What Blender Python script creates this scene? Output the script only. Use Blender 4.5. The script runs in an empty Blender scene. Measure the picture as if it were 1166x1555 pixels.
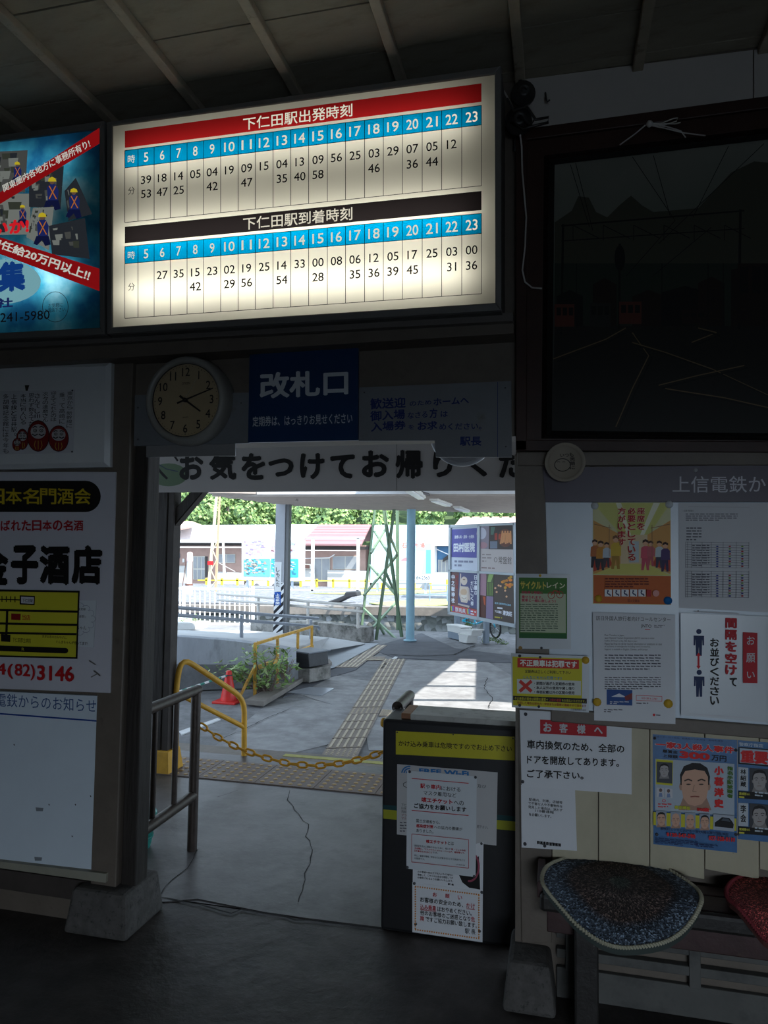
import bpy, bmesh, math, random
from mathutils import Vector, Matrix
random.seed(7)
SC = bpy.context.scene
COL = SC.collection
V = Vector
# ------------------------------------------------------------------ camera
FOC, EYE, D = 1079.0, 1.5, 2.6
YAW, PIT, ROLL = math.radians(13.6), math.radians(3.32), 0.012
fw = V((-math.sin(YAW)*math.cos(PIT), math.cos(YAW)*math.cos(PIT), math.sin(PIT)))
r0 = V((math.cos(YAW), math.sin(YAW), 0)); u0 = r0.cross(fw)
rt = r0*math.cos(ROLL) + u0*math.sin(ROLL); up = u0*math.cos(ROLL) - r0*math.sin(ROLL)
EYEP = V((0, 0, EYE))
cam = bpy.data.cameras.new('camera'); co = bpy.data.objects.new('camera', cam); COL.objects.link(co)
cam.sensor_fit = 'VERTICAL'; cam.sensor_height = 36; cam.lens = 36*FOC/1555
cam.clip_start = .02; cam.clip_end = 400
co.matrix_world = Matrix(((rt.x, up.x, -fw.x, 0), (rt.y, up.y, -fw.y, 0), (rt.z, up.z, -fw.z, EYE), (0, 0, 0, 1)))
SC.camera = co
# ------------------------------------------------------------------ world, sun, exposure
SC.view_settings.view_transform = 'Standard'; SC.view_settings.look = 'None'
SC.view_settings.exposure = 0; SC.view_settings.gamma = 1; SC.view_settings.use_curve_mapping = False
W = bpy.data.worlds.new('sky'); SC.world = W; W.use_nodes = True
bg = W.node_tree.nodes['Background']
bg.inputs[0].default_value = (.66, .82, 1, 1); bg.inputs[1].default_value = 2.5
SUN = V((.60, -.30, .74)).normalized()
sl = bpy.data.lights.new('sun', 'SUN'); sl.energy = 9.5; sl.angle = .009; sl.color = (1, .95, .87)
so = bpy.data.objects.new('sun', sl); COL.objects.link(so); so.rotation_euler = SUN.to_track_quat('Z', 'Y').to_euler(); so.location = (6, -6, 12)
# daylight entering through the waiting room's street entrance behind the camera
al = bpy.data.lights.new('entrance_daylight', 'AREA'); al.shape = 'RECTANGLE'; al.size = 4.4; al.size_y = 1.3; al.energy = 430; al.color = (.78, .89, 1)
ao = bpy.data.objects.new('entrance_daylight', al); COL.objects.link(ao); ao.location = (2.3, -7.2, 1.95); ao.rotation_euler = (math.radians(88), 0, math.radians(8))
try:
    SC.cycles.use_denoising = True
except Exception: pass

# ------------------------------------------------------------------ helpers
def ray(x, y): return fw*FOC + rt*(x-583) - up*(y-777.5)
class Pl:                                   # a plane in the world
    def __init__(s, p, n): s.p = V(p); s.n = V(n).normalized()
    def __call__(s, x, y, off=0):           # off: towards the eye
        d = ray(x, y); sg = -1 if s.n.dot(d) > 0 else 1
        q = s.p + s.n*sg*off
        return EYEP + d*((q-EYEP).dot(s.n)/d.dot(s.n))
    def toward(s):
        return s.n if (EYEP-s.p).dot(s.n) > 0 else -s.n
def VP(Y): return Pl((0, Y, 0), (0, 1, 0))
def P(x, y, Y=D): return VP(Y)(x, y)
def G(x, y, z=0.0):
    d = ray(x, y); return EYEP + d*((z-EYE)/d.z)
XV, YV = -3875.0, 745.0
def wr(x, y, x2): return YV + (y-YV)*(x2-XV)/(x-XV)   # wall-horizontal line through (x,y), height at x2
def wq(x0, y0, x1, y1): return [(x0, y0), (x1, wr(x0, y0, x1)), (x1, wr(x0, y1, x1)), (x0, y1)]

_m = {}
def M(name, col=(.5, .5, .5), rough=.6, var=.12, sc=6, bump=.15, metal=0, spec=.4, em=None, ems=1, trans=0, dirt=None, dsc=3, dlo=.5, dhi=.7, stretch=None):
    if name in _m: return _m[name]
    m = bpy.data.materials.new(name); m.use_nodes = True; nt = m.node_tree; N = nt.nodes; L = nt.links
    b = N['Principled BSDF']
    b.inputs['Base Color'].default_value = (*col, 1); b.inputs['Roughness'].default_value = rough
    b.inputs['Metallic'].default_value = metal; b.inputs['Specular IOR Level'].default_value = spec
    if em: b.inputs['Emission Color'].default_value = (*em, 1); b.inputs['Emission Strength'].default_value = ems
    tc = N.new('ShaderNodeTexCoord'); src = tc.outputs['Object']
    if stretch:
        mp = N.new('ShaderNodeMapping'); mp.inputs['Scale'].default_value = stretch; L.new(src, mp.inputs[0]); src = mp.outputs[0]
    if var > 0 or bump > 0:
        n = N.new('ShaderNodeTexNoise'); n.inputs['Scale'].default_value = sc; n.inputs['Detail'].default_value = 6; n.inputs['Roughness'].default_value = .65
        L.new(src, n.inputs['Vector'])
        if var > 0:
            r = N.new('ShaderNodeMapRange'); r.inputs[1].default_value = .3; r.inputs[2].default_value = .7
            r.inputs[3].default_value = 1-var; r.inputs[4].default_value = 1+var; L.new(n.outputs['Fac'], r.inputs[0])
            mx = N.new('ShaderNodeVectorMath'); mx.operation = 'SCALE'; mx.inputs[0].default_value = col; L.new(r.outputs[0], mx.inputs['Scale'])
            out = mx.outputs[0]
            if dirt:
                n2 = N.new('ShaderNodeTexNoise'); n2.inputs['Scale'].default_value = dsc; n2.inputs['Detail'].default_value = 8; n2.inputs['Roughness'].default_value = .7
                L.new(src, n2.inputs['Vector'])
                r2 = N.new('ShaderNodeMapRange'); r2.inputs[1].default_value = dlo; r2.inputs[2].default_value = dhi; L.new(n2.outputs['Fac'], r2.inputs[0])
                mm = N.new('ShaderNodeMix'); mm.data_type = 'RGBA'; L.new(r2.outputs[0], mm.inputs[0]); L.new(out, mm.inputs[6]); mm.inputs[7].default_value = (*dirt, 1)
                out = mm.outputs[2]
            L.new(out, b.inputs['Base Color'])
        if bump > 0:
            bp = N.new('ShaderNodeBump'); bp.inputs['Strength'].default_value = bump; bp.inputs['Distance'].default_value = .01
            L.new(n.outputs['Fac'], bp.inputs['Height']); L.new(bp.outputs[0], b.inputs['Normal'])
    _m[name] = m; return m
def flat(name, col, rough=.55, spec=.3): return M(name, col, rough, var=0, bump=0, spec=spec)
def srgb(r, g, b):
    f = lambda c: (c/255/12.92 if c/255 <= .04045 else ((c/255+.055)/1.055)**2.4)
    return (f(r), f(g), f(b))
def ink(r, g, b):
    return flat('ink_%d_%d_%d' % (r, g, b), srgb(r, g, b))
def glow(r, g, b, s=1.0):
    n = 'lit_print_%d_%d_%d_%d' % (r, g, b, int(s*100)); 
    if n in _m: return _m[n]
    c = srgb(r, g, b); return M(n, tuple(.2*x for x in c), .6, 0, bump=0, spec=.1, em=c, ems=s)

def wloc(o):
    l = V((0, 0, 0))
    while o is not None: l += o.location; o = o.parent
    return l
def tagit(o, label=None, cat=None, group=None, kind=None):
    if label: o['label'] = label
    if cat: o['category'] = cat
    if group: o['group'] = group
    if kind: o['kind'] = kind
    return o
def thing(name, loc, label, cat, group=None):
    o = bpy.data.objects.new(name, None); COL.objects.link(o); o.location = loc; o.empty_display_size = .05
    return tagit(o, label, cat, group)
class MB:
    def __init__(s): s.v = []; s.f = []; s.mi = []; s.mats = []; s.sm = []
    def mat(s, m):
        if m not in s.mats: s.mats.append(m)
        return s.mats.index(m)
    def add(s, vs, fs, m=None, smooth=False):
        k = len(s.v); s.v += [V(q) for q in vs]; i = s.mat(m) if m else 0
        for f in fs: s.f.append([a+k for a in f]); s.mi.append(i); s.sm.append(smooth)
        return s
    def prism(s, poly, vec, m=None):
        n = len(poly); vec = V(vec); a = [V(p) for p in poly]; b = [p+vec for p in a]
        nn = (a[1]-a[0]).cross(a[2]-a[0])
        if n > 3: nn = V((0, 0, 0)); 
        if n > 3:
            for i in range(n): nn += (a[i]-a[0]).cross(a[(i+1) % n]-a[0])
        if nn.dot(vec) > 0: a.reverse(); b.reverse()
        fs = [list(range(n)), list(range(2*n-1, n-1, -1))]
        for i in range(n): j = (i+1) % n; fs.append([j, i, i+n, j+n])
        return s.add(a+b, fs, m)
    def box(s, lo, hi, m=None):
        x0, y0, z0 = lo; x1, y1, z1 = hi
        return s.prism([(x0, y0, z0), (x1, y0, z0), (x1, y0, z1), (x0, y0, z1)], (0, y1-y0, 0), m)
    def tube(s, pts, r, m=None, n=8, caps=True, closed=False, r2=None):
        pts = [V(p) for p in pts]; k = len(pts); vs = []; ref = None
        for i, p in enumerate(pts):
            if closed: t = pts[(i+1) % k]-pts[i-1]
            else: t = pts[min(i+1, k-1)]-pts[max(i-1, 0)]
            t.normalize()
            if ref is None or abs(ref.dot(t)) > .98:
                ref = V((0, 0, 1)) if abs(t.z) < .9 else V((1, 0, 0))
            a = (ref - t*ref.dot(t)).normalized(); b = t.cross(a); ref = a
            rr = r if r2 is None else r+(r2-r)*i/max(1, k-1)
            for j in range(n):
                th = 2*math.pi*(j+.5)/n; vs.append(p + a*math.cos(th)*rr + b*math.sin(th)*rr)
        fs = []
        for i in range(k if closed else k-1):
            for j in range(n):
                i2 = (i+1) % k; fs.append([i*n+j, i*n+(j+1) % n, i2*n+(j+1) % n, i2*n+j])
        s.add(vs, fs, m, n > 5)
        if caps and not closed:
            s.add([vs[j] for j in range(n)][::-1], [list(range(n))], m); s.add(vs[-n:], [list(range(n))], m)
        return s
    def lathe(s, prof, c, axis=(0, 0, 1), m=None, n=24, smooth=True, caps=True):
        ax = V(axis).normalized(); a = (V((1, 0, 0)) if abs(ax.x) < .9 else V((0, 1, 0))); a = (a-ax*a.dot(ax)).normalized(); b = ax.cross(a); c = V(c)
        vs = [c + ax*h + (a*math.cos(2*math.pi*j/n)+b*math.sin(2*math.pi*j/n))*r for r, h in prof for j in range(n)]
        fs = [[i*n+j, i*n+(j+1) % n, (i+1)*n+(j+1) % n, (i+1)*n+j] for i in range(len(prof)-1) for j in range(n)]
        s.add(vs, fs, m, smooth)
        if caps:
            if prof[0][0] > 1e-4: s.add(vs[:n][::-1], [list(range(n))], m)
            if prof[-1][0] > 1e-4: s.add(vs[-n:], [list(range(n))], m)
        return s
    def build(s, name, m=None, parent=None, bevel=0, kind=None, label=None, loc=None):
        me = bpy.data.meshes.new(name)
        base = wloc(parent) if parent else (V(loc) if loc is not None else V((0, 0, 0)))
        me.from_pydata([tuple(q-base) for q in s.v], [], s.f)
        mats = s.mats or ([m] if m else [])
        for q in mats: me.materials.append(q)
        for i, p in enumerate(me.polygons): p.material_index = s.mi[i]; p.use_smooth = s.sm[i]
        me.update()
        o = bpy.data.objects.new(name, me); COL.objects.link(o)
        if parent: o.parent = parent
        else: o.location = base
        if bevel:
            b = o.modifiers.new('bevel', 'BEVEL'); b.width = bevel; b.segments = 2; b.limit_method = 'ANGLE'; b.angle_limit = 1
        if kind: o['kind'] = kind
        if label: o['label'] = label
        return o
def mid(vs): 
    c = V((0, 0, 0))
    for v in vs: c += V(v)
    return c/len(vs)

_tc = {}; _asp = {}
_fc = bpy.data.curves.new('glyphs', 'FONT'); _fo = bpy.data.objects.new('glyphs', _fc)
def glyphs(s, bold):
    k = (s, bold)
    if bold and k not in _tc:              # bold face: the regular glyphs struck several times
        uv, fs = glyphs(s, 0); w, h = _asp[s]; n = 6 if bold > .02 else 4; bx_, by_ = bold/max(w, .2), bold/max(h, .2); U = []; Fs = []
        for i in range(n):
            a = 2*math.pi*(i+.5)/n; k0 = len(U)
            U += [((u+bx_*(1+math.cos(a)))/(1+2*bx_), (v+by_*(1+math.sin(a)))/(1+2*by_)) for u, v in uv]; Fs += [[q+k0 for q in f] for f in fs]
        _tc[k] = (U, Fs)
    if k not in _tc:
        _fc.body = s; _fc.offset = 0; _fc.resolution_u = 3 if len(s) < 9 else 2
        m = _fo.to_mesh(); vs = [(v.co.x, v.co.y) for v in m.vertices]; fs = [list(p.vertices) for p in m.polygons]; _fo.to_mesh_clear()
        x0 = min(v[0] for v in vs); x1 = max(v[0] for v in vs); y0 = min(v[1] for v in vs); y1 = max(v[1] for v in vs)
        _asp[s] = (x1-x0, y1-y0)
        _tc[k] = ([((v[0]-x0)/max(1e-6, x1-x0), (v[1]-y0)/max(1e-6, y1-y0)) for v in vs], fs)
    return _tc[k]
def bil(q, u, v):                         # q: TL TR BR BL, v up
    (ax, ay), (bx, by), (cx, cy), (dx, dy) = q
    tx, ty = ax+(bx-ax)*u, ay+(by-ay)*u; lx, ly = dx+(cx-dx)*u, dy+(cy-dy)*u
    return lx+(tx-lx)*v, ly+(ty-ly)*v
class Print:                               # everything flat that is printed on one sign
    def __init__(s, plane, off=.0006, sg=1): s.pl = plane; s.off = off; s.a = MB(); s.t = MB()
    def nx(s): s.off += .00004; return s.off
    def poly(s, pts, m):
        o = s.nx(); vs = [s.pl(x, y, o) for x, y in pts]
        n = s.pl.toward(); nn = V((0, 0, 0))
        for i in range(len(vs)): nn += (vs[i]-vs[0]).cross(vs[(i+1) % len(vs)]-vs[0])
        if nn.dot(n) < 0: vs.reverse()
        s.a.add(vs, [list(range(len(vs)))], m); return s
    def rect(s, x0, y0, x1, y1, m): return s.poly(wq(x0, y0, x1, y1), m)
    def line(s, x0, y0, x1, y1, w, m):
        dx, dy = x1-x0, y1-y0; l = math.hypot(dx, dy) or 1; a, b = -dy/l*w/2, dx/l*w/2
        return s.poly([(x0+a, y0+b), (x1+a, y1+b), (x1-a, y1-b), (x0-a, y0-b)], m)
    def path(s, pts, w, m):
        for i in range(len(pts)-1): s.line(*pts[i], *pts[i+1], w, m); s.off -= .00004
        s.off += .00004; return s
    def oval(s, cx, cy, rx, ry, m, n=20): return s.poly([(cx+rx*math.cos(2*math.pi*i/n), cy+ry*math.sin(2*math.pi*i/n)) for i in range(n)], m)
    def ring(s, cx, cy, rx, ry, w, m, n=24, a0=0, a1=360):
        pts = [(cx+rx*math.cos(math.radians(a0+(a1-a0)*i/n)), cy+ry*math.sin(math.radians(a0+(a1-a0)*i/n))) for i in range(n+1)]
        return s.path(pts, w, m)
    def q(s, quad, txt, m, bold=0.0):
        o = s.nx(); uv, fs = glyphs(txt, bold); n = s.pl.toward(); nb = max(1, len(glyphs(txt, 0)[0]))
        vs = [s.pl(*bil(quad, u, v), o+(i//nb)*.00005) for i, (u, v) in enumerate(uv)]; s.off += (len(uv)//nb-1)*.00005
        if fs:
            f = fs[0]; nn = (vs[f[1]]-vs[f[0]]).cross(vs[f[2]]-vs[f[0]])
            if nn.dot(n) < 0: fs = [f[::-1] for f in fs]
        s.t.add(vs, fs, m); return s
    def text(s, x0, y0, x1, y1, txt, m, bold=0.0): return s.q(wq(x0, y0, x1, y1), txt, m, bold)
    def down(s, x0, y0, x1, y1, txt, m, bold=0.0):     # vertical writing
        n = len(txt); h = (y1-y0)/n
        for i, c in enumerate(txt):
            if c in ' 　': continue
            k = .12
            if c in '、。っょゃ': s.text(x0+(x1-x0)*.5, y0+i*h+h*.1, x1, y0+i*h+h*.6, c, m, bold)
            else: s.text(x0, y0+i*h+h*k*.5, x1, y0+(i+1)*h-h*k*.5, c, m, bold)
        return s
    def greek(s, x0, y0, x1, rows, dy, m, h=.5, sl=None, seed=1):  # print too small to read
        rnd = random.Random(seed)
        for r in range(rows):
            y = y0+r*dy; x = x0; e = x1 if r < rows-1 else x0+(x1-x0)*rnd.uniform(.4, .9)
            while x < e:
                w = min(e-x, rnd.uniform(3, 9)); 
                if w > 1: s.poly(wq(x, y, x+w, y+dy*h) if sl is None else [(x, y+sl*(x-x0)), (x+w, y+sl*(x+w-x0)), (x+w, y+dy*h+sl*(x+w-x0)), (x, y+dy*h+sl*(x-x0))], m); s.off -= .00004
                x += w+rnd.uniform(.8, 2.2)
        s.off += .00004; return s
    def done(s, parent, art='printed_artwork', txt='lettering'):
        if s.a.f: s.a.build(art, None, parent, kind='stuff')
        if s.t.f: s.t.build(txt, None, parent, kind='stuff')
def quad3(pl, q, off=0): return [pl(x, y, off) for x, y in q]
def sheet(name, label, cat, pl, q, m, th=.002, off=None, group=None, pins=None, bevel=0):
    """a flat sign or paper: its back lies on the plane, its front th nearer to the eye. Returns (object, Print)"""
    off = th if off is None else off
    f = quad3(pl, q, off)
    mb = MB().prism(f, -pl.toward()*th)
    c = mid(f); o = mb.build(name, m, None, bevel=bevel, loc=c); tagit(o, label, cat, group)
    pr = Print(pl, off+.0004)
    if pins:
        for (x, y, r, pm) in pins:
            c = pl(x, y, off); rr = r*(c-EYEP).length/FOC
            MB().lathe([(rr, 0), (rr*.95, rr*.35), (rr*.6, rr*.62), (0, rr*.72)], c, pl.toward(), None, 10).build('pin', pm, o)
    return o, pr
def cyl(mb, a, b, r, m=None, n=10): return mb.tube([a, b], r, m, n)
def struct(name, mb, m=None, bevel=0, kind='structure', label=None):
    o = mb.build(name, m, None, bevel=bevel); o['kind'] = kind
    if label: o['label'] = label
    return o

# common materials
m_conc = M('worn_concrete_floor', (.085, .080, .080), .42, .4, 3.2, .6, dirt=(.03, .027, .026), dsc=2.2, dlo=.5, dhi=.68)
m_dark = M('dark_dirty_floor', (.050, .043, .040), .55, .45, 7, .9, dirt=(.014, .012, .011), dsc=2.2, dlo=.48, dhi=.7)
m_brownpaint = M('grey_brown_paint', (.135, .112, .092), .5, .12, 9, .25, dirt=(.07, .055, .045), dsc=12, dlo=.6, dhi=.8)
m_wood = M('weathered_dark_wood', (.028, .023, .020), .7, .35, 14, .6, stretch=(4, 4, .35))
m_redwood = M('red_brown_board', (.035, .014, .01), .5, .3, 8, .3)
m_white = M('white_painted_board', (.62, .64, .66), .35, .04, 5, .05)
m_wb = M('whiteboard_enamel', (.60, .68, .76), .3, .04, 3, .03)
m_frame = M('grey_aluminium', (.13, .125, .12), .4, .05, 20, .05, metal=.6)
m_rail = M('dark_brown_pipe', (.05, .038, .032), .42, .2, 30, .2, metal=.3, dirt=(.11, .07, .05), dsc=40, dlo=.6, dhi=.75)
m_yel = M('yellow_ochre_paint', (.62, .34, .035), .45, .15, 12, .15, dirt=(.2, .09, .04), dsc=18, dlo=.62, dhi=.75)
m_paper = M('white_paper', (.66, .68, .72), .55, .03, 3, .04)
m_lam = M('laminated_paper', (.60, .64, .68), .18, .03, 3, .05)
m_blackpin = M('dark_pin', (.05, .05, .06), .35, 0, bump=0)
m_galv = M('galvanised_steel', (.42, .45, .5), .4, .1, 10, .05, metal=.4)
m_cream = M('cream_old_panel', (.46, .42, .30), .55, .12, 6, .2, dirt=(.22, .18, .12), dsc=22, dlo=.66, dhi=.78)
m_outc = M('outdoor_concrete', (.33, .335, .345), .8, .2, 7, .6, dirt=(.20, .20, .205), dsc=2.0, dlo=.48, dhi=.7)
m_asph = M('outdoor_asphalt', (.225, .23, .24), .85, .28, 9, .9, dirt=(.14, .145, .155), dsc=2.4, dlo=.45, dhi=.7)
m_asphd = M('dark_asphalt', (.10, .105, .12), .85, .2, 3, .6)
m_tact = M('worn_tactile_tile', (.15, .11, .09), .6, .2, 8, .2, dirt=(.12, .1, .09), dsc=5)
m_tacty = M('faded_tactile_strip', (.27, .23, .20), .7, .12, 6, .2)
m_tacr = M('tactile_stud_yellow', (.36, .24, .10), .5, .2, 10, .1)
K = ink(26, 24, 26); R = ink(205, 30, 45)

# ------------------------------------------------------------------ structure: room
ZC = 3.27
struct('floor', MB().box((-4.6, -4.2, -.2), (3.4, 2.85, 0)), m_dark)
ap = [G(*p) for p in [(150, 1392), (235, 1372), (300, 1366), (400, 1386), (470, 1396), (583, 1410)]]
poly = [V((-4.6, 2.86, 0)), V((-1.76, 2.86, 0))] + [V((p.x, p.y, 0)) for p in ap[1:]] + [V((-.1, 2.86, 0)), V((3.4, 2.86, 0)), V((3.4, 4.93, 0)), V((-4.6, 4.93, 0))]
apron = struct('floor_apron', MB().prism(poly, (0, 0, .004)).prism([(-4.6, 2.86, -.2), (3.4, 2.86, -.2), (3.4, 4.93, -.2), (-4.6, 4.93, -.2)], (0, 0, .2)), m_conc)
m_crack = M('dark_crack', (.012, .011, .011), .9, 0, bump=0)  # cracks are thin dark strips laid on the surface
def crack(pts, w, z, parent, Z=None):
    P3 = [G(x, y, z) for x, y in pts]; mb = MB(); rnd = random.Random(len(pts))
    fine = [P3[0]]
    for a, b in zip(P3, P3[1:]):
        n = max(1, int((b-a).length/.05))
        for i in range(1, n+1): fine.append(a.lerp(b, i/n)+V((rnd.uniform(-1, 1), rnd.uniform(-1, 1), 0))*.008)
    vs = []
    for i, p in enumerate(fine):
        t = (fine[min(i+1, len(fine)-1)]-fine[max(i-1, 0)]).normalized(); nn = V((-t.y, t.x, 0)); ww = w*rnd.uniform(.35, 1)
        vs += [p+nn*ww, p-nn*ww]
    mb.add(vs, [[2*i, 2*i+2, 2*i+3, 2*i+1] for i in range(len(fine)-1)]); return mb.build('crack', m_crack, parent)
crack([(235, 1362), (300, 1372), (352, 1388), (370, 1380), (402, 1386), (450, 1396), (520, 1404), (580, 1410)], .006, .006, apron)
crack([(440, 1200), (438, 1215), (456, 1240), (468, 1252), (466, 1270), (476, 1290), (470, 1310), (462, 1335), (455, 1370)], .003, .006, apron)
crack([(300, 1290), (292, 1310), (262, 1335), (240, 1362)], .0025, .006, apron)
crack([(330, 1210), (345, 1206), (362, 1200)], .003, .006, apron)
# gate wall with its opening
wl = struct('wall_gate_left', MB().box((-4.4, 2.6, 0), (-1.80, 2.72, ZC+.012)), m_brownpaint)
wu = struct('wall_gate_upper', MB().box((-1.80, 2.6, 1.93), (-.14, 2.72, ZC+.012)), m_brownpaint)
wrt = struct('wall_gate_right', MB().box((-.14, 2.6, 0), (3.2, 2.72, ZC+.012)), m_brownpaint)
m_dkplaster = M('dim_plaster', (.16, .14, .12), .8, .15, 3, .2)
struct('wall_left', MB().box((-4.4, -4.1, 0), (-4.28, 2.6, ZC+.012)), m_dkplaster)
struct('wall_right', MB().box((3.08, -4.1, 0), (3.2, 2.6, ZC+.012)), m_dkplaster)
wb_ = MB().box((-4.28, -4.1, 0), (.4, -3.98, ZC+.012)).box((2.2, -4.1, 0), (3.08, -3.98, ZC+.012)).box((.4, -4.1, 1.60), (2.2, -3.98, ZC+.012))  # unseen doorway, its head set low to shade the upper gate wall
struct('wall_back', wb_, m_dkplaster)
# ceiling: boards in rows between battens
m_ceil = M('aged_ceiling_board', (.34, .31, .24), .75, .13, 3, .3, dirt=(.2, .175, .13), dsc=4, dlo=.5, dhi=.75, stretch=(1, 3, 1))
m_batt = M('cream_batten', (.42, .37, .28), .6, .2, 9, .3, dirt=(.2, .16, .11), dsc=14, dlo=.55, dhi=.7)
ceil = struct('ceiling', MB().box((-4.5, -4.2, ZC+.012), (3.3, 2.8, ZC+.1)), m_ceil)
bx = [-1.762-.405*i for i in range(6, 0, -1)] + [-1.762, -1.372, -.957, -.552, -.124, .29, .70, 1.11, 1.52, 1.93, 2.34, 2.75]
rows = [2.6, 2.545, 2.335, 2.112, 1.905, 1.69, 1.48, 1.27, 1.06, .85, .64]
rnd = random.Random(3)
_pc = {}
for i in range(len(bx)-1):
    for j in range(len(rows)-1):
        w = bx[i+1]-bx[i]; d = rows[j]-rows[j+1]-.004; key = (round(w, 2), round(d, 3))
        if key not in _pc:
            o = MB().box((0, 0, 0), (w-.002, d, .012)).build('ceiling_board', m_ceil, ceil); _pc[key] = o.data
        else:
            o = bpy.data.objects.new('ceiling_board', _pc[key]); COL.objects.link(o); o.parent = ceil
        o.location = (bx[i]+.001, rows[j+1]+.002, ZC+rnd.uniform(-.003, .001)); o.rotation_euler = (rnd.uniform(-.004, .004), 0, 0)
struct('ceiling_rear', MB().box((-4.28, -3.98, ZC), (3.08, .64, ZC+.011)), m_ceil)
bm_ = None
for i, x in enumerate(bx):
    end = 2.60 if x > -.3 else 2.6
    if bm_ is None:
        o = MB().box((-.018, .64, -.03), (.018, 2.6, 0)).build('batten', m_batt, ceil, bevel=.003); bm_ = o.data
    else:
        o = bpy.data.objects.new('batten', bm_); COL.objects.link(o); o.parent = ceil
        b = o.modifiers.new('bevel', 'BEVEL'); b.width = .003; b.segments = 2
    o.location = (x, 0, ZC-.003)

# left column, its dark inner post and plinth
MBc = MB().prism([(-1.815, 2.575, 0.1), (-1.70, 2.575, 0.1), (-1.70, 2.575, 2.49), (-1.815, 2.575, 2.49)], (0, .1, 0))
c1 = struct('column', MBc, m_brownpaint, bevel=.004)
struct('column_post', MB().box((-1.695, 2.60, .1), (-1.63, 2.69, 1.94)), m_wood, bevel=.006)
m_plinth = M('shaded_speckled_concrete', (.085, .08, .076), .85, .3, 22, .8, dirt=(.03, .03, .03), dsc=45, dlo=.56, dhi=.66)  # speckled concrete with the shade near the floor put into its tone
def frustum(mb, x0, x1, y0, y1, z0, z1, t, m=None):
    a = [(x0, y0, z0), (x1, y0, z0), (x1, y1, z0), (x0, y1, z0)]; b = [(x0+t, y0+t, z1), (x1-t, y0+t, z1), (x1-t, y1-t, z1), (x0+t, y1-t, z1)]
    return mb.add(a+b, [[3, 2, 1, 0], [4, 5, 6, 7], [0, 1, 5, 4], [1, 2, 6, 5], [2, 3, 7, 6], [3, 0, 4, 7]], m)
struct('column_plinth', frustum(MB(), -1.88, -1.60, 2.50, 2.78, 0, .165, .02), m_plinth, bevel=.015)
# right column and plinth
q = [(781, 690), (834, 690), (838, 1432), (792, 1432)]
f = quad3(VP(D-.012), q)
struct('column', MB().prism(f, (0, .011, 0)), m_brownpaint, bevel=.003)
q = [(775, 1424), (840, 1432), (845, 1492), (772, 1480)]
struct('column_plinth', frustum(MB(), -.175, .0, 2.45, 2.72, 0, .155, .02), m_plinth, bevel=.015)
# beams above the opening
pw = VP(D)
def slab(name, q, Y, th, m, label=None, bevel=.002, parent=None, kind='structure'):
    pl = VP(Y); mb = MB().prism(quad3(pl, q), (0, th, 0)); 
    if parent: return mb.build(name, m, parent, bevel=bevel)
    return struct(name, mb, m, bevel, kind)
slab('trim_1', [(-90, 534), (780, 486), (780, 506), (-90, 560)], 2.49, .11, m_brownpaint)
slab('trim_2', [(-90, 516), (779, 474), (779, 487), (-90, 534)], 2.46, .14, M('dim_grey_brown', (.13, .115, .105), .5, .1, 8, .15))
# lower left wall: sill and base
slab('trim_3', [(-90, 1298), (161, 1327), (160, 1341), (-90, 1306)], 2.56, .04, M('sill_cream', (.27, .26, .21), .6, .1, 8, .2))
slab('baseboard_left', [(-90, 1308), (158, 1342), (156, 1374), (-90, 1336)], 2.585, .015, M('base_board_brown', (.055, .045, .04), .6, .2, 8, .3))
# right wall: white band, boards, lower planks
m_plast = M('white_plaster_band', (.45, .42, .39), .7, .05, 3, .1)
for q in ([(797, 120), (1143, 75.5), (1143, 158), (797, 200)], [(1145, 75.5), (1500, 33), (1500, 115), (1145, 158)]):
    slab('plaster_panel', q, D-.006, .005, m_plast, parent=wrt, bevel=.001)
slab('trim_4', [(785, 686), (1500, 684), (1500, 706), (785, 707)], D-.03, .028, m_brownpaint, bevel=.004)
slab('trim_5', [(836, 1076), (1500, 1128), (1500, 1150), (836, 1096)], D-.028, .026, m_brownpaint, bevel=.004)
m_plank = M('cream_wall_plank', (.44, .40, .29), .55, .13, 5, .25, dirt=(.16, .12, .08), dsc=26, dlo=.66, dhi=.74, stretch=(1, 1, .6))
px = [838, 908.5, 986.5, 1070, 1153, 1238, 1325]
for a, b in zip(px, px[1:]):
    q = [(a+.6, 1090), (b-.6, 1090+(b-a)*.075), (b-.6, wr(a, 1302, b)+24), (a+.6, 1320)]
    slab('plank', q, D-.014, .013, m_plank, parent=wrt, bevel=.002)
# base under the bench: rails and stiles
m_base = M('shaded_grey_white_base', (.10, .10, .095), .7, .15, 5, .2, dirt=(.05, .05, .05), dsc=4)  # grey-white base, colour darkened to carry the shade beneath the bench
z0 = .09
for (a, b, dy) in ((0, .10, .02), (.135, .165, .03), (.20, .24, .03), (.275, .31, .03)):
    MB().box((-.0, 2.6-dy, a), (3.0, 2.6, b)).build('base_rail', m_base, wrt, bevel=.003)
for x in (.03, .42, .83, 1.25): MB().box((x, 2.565, .1), (x+.035, 2.6, .31)).build('base_stile', m_base, wrt, bevel=.002)

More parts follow.
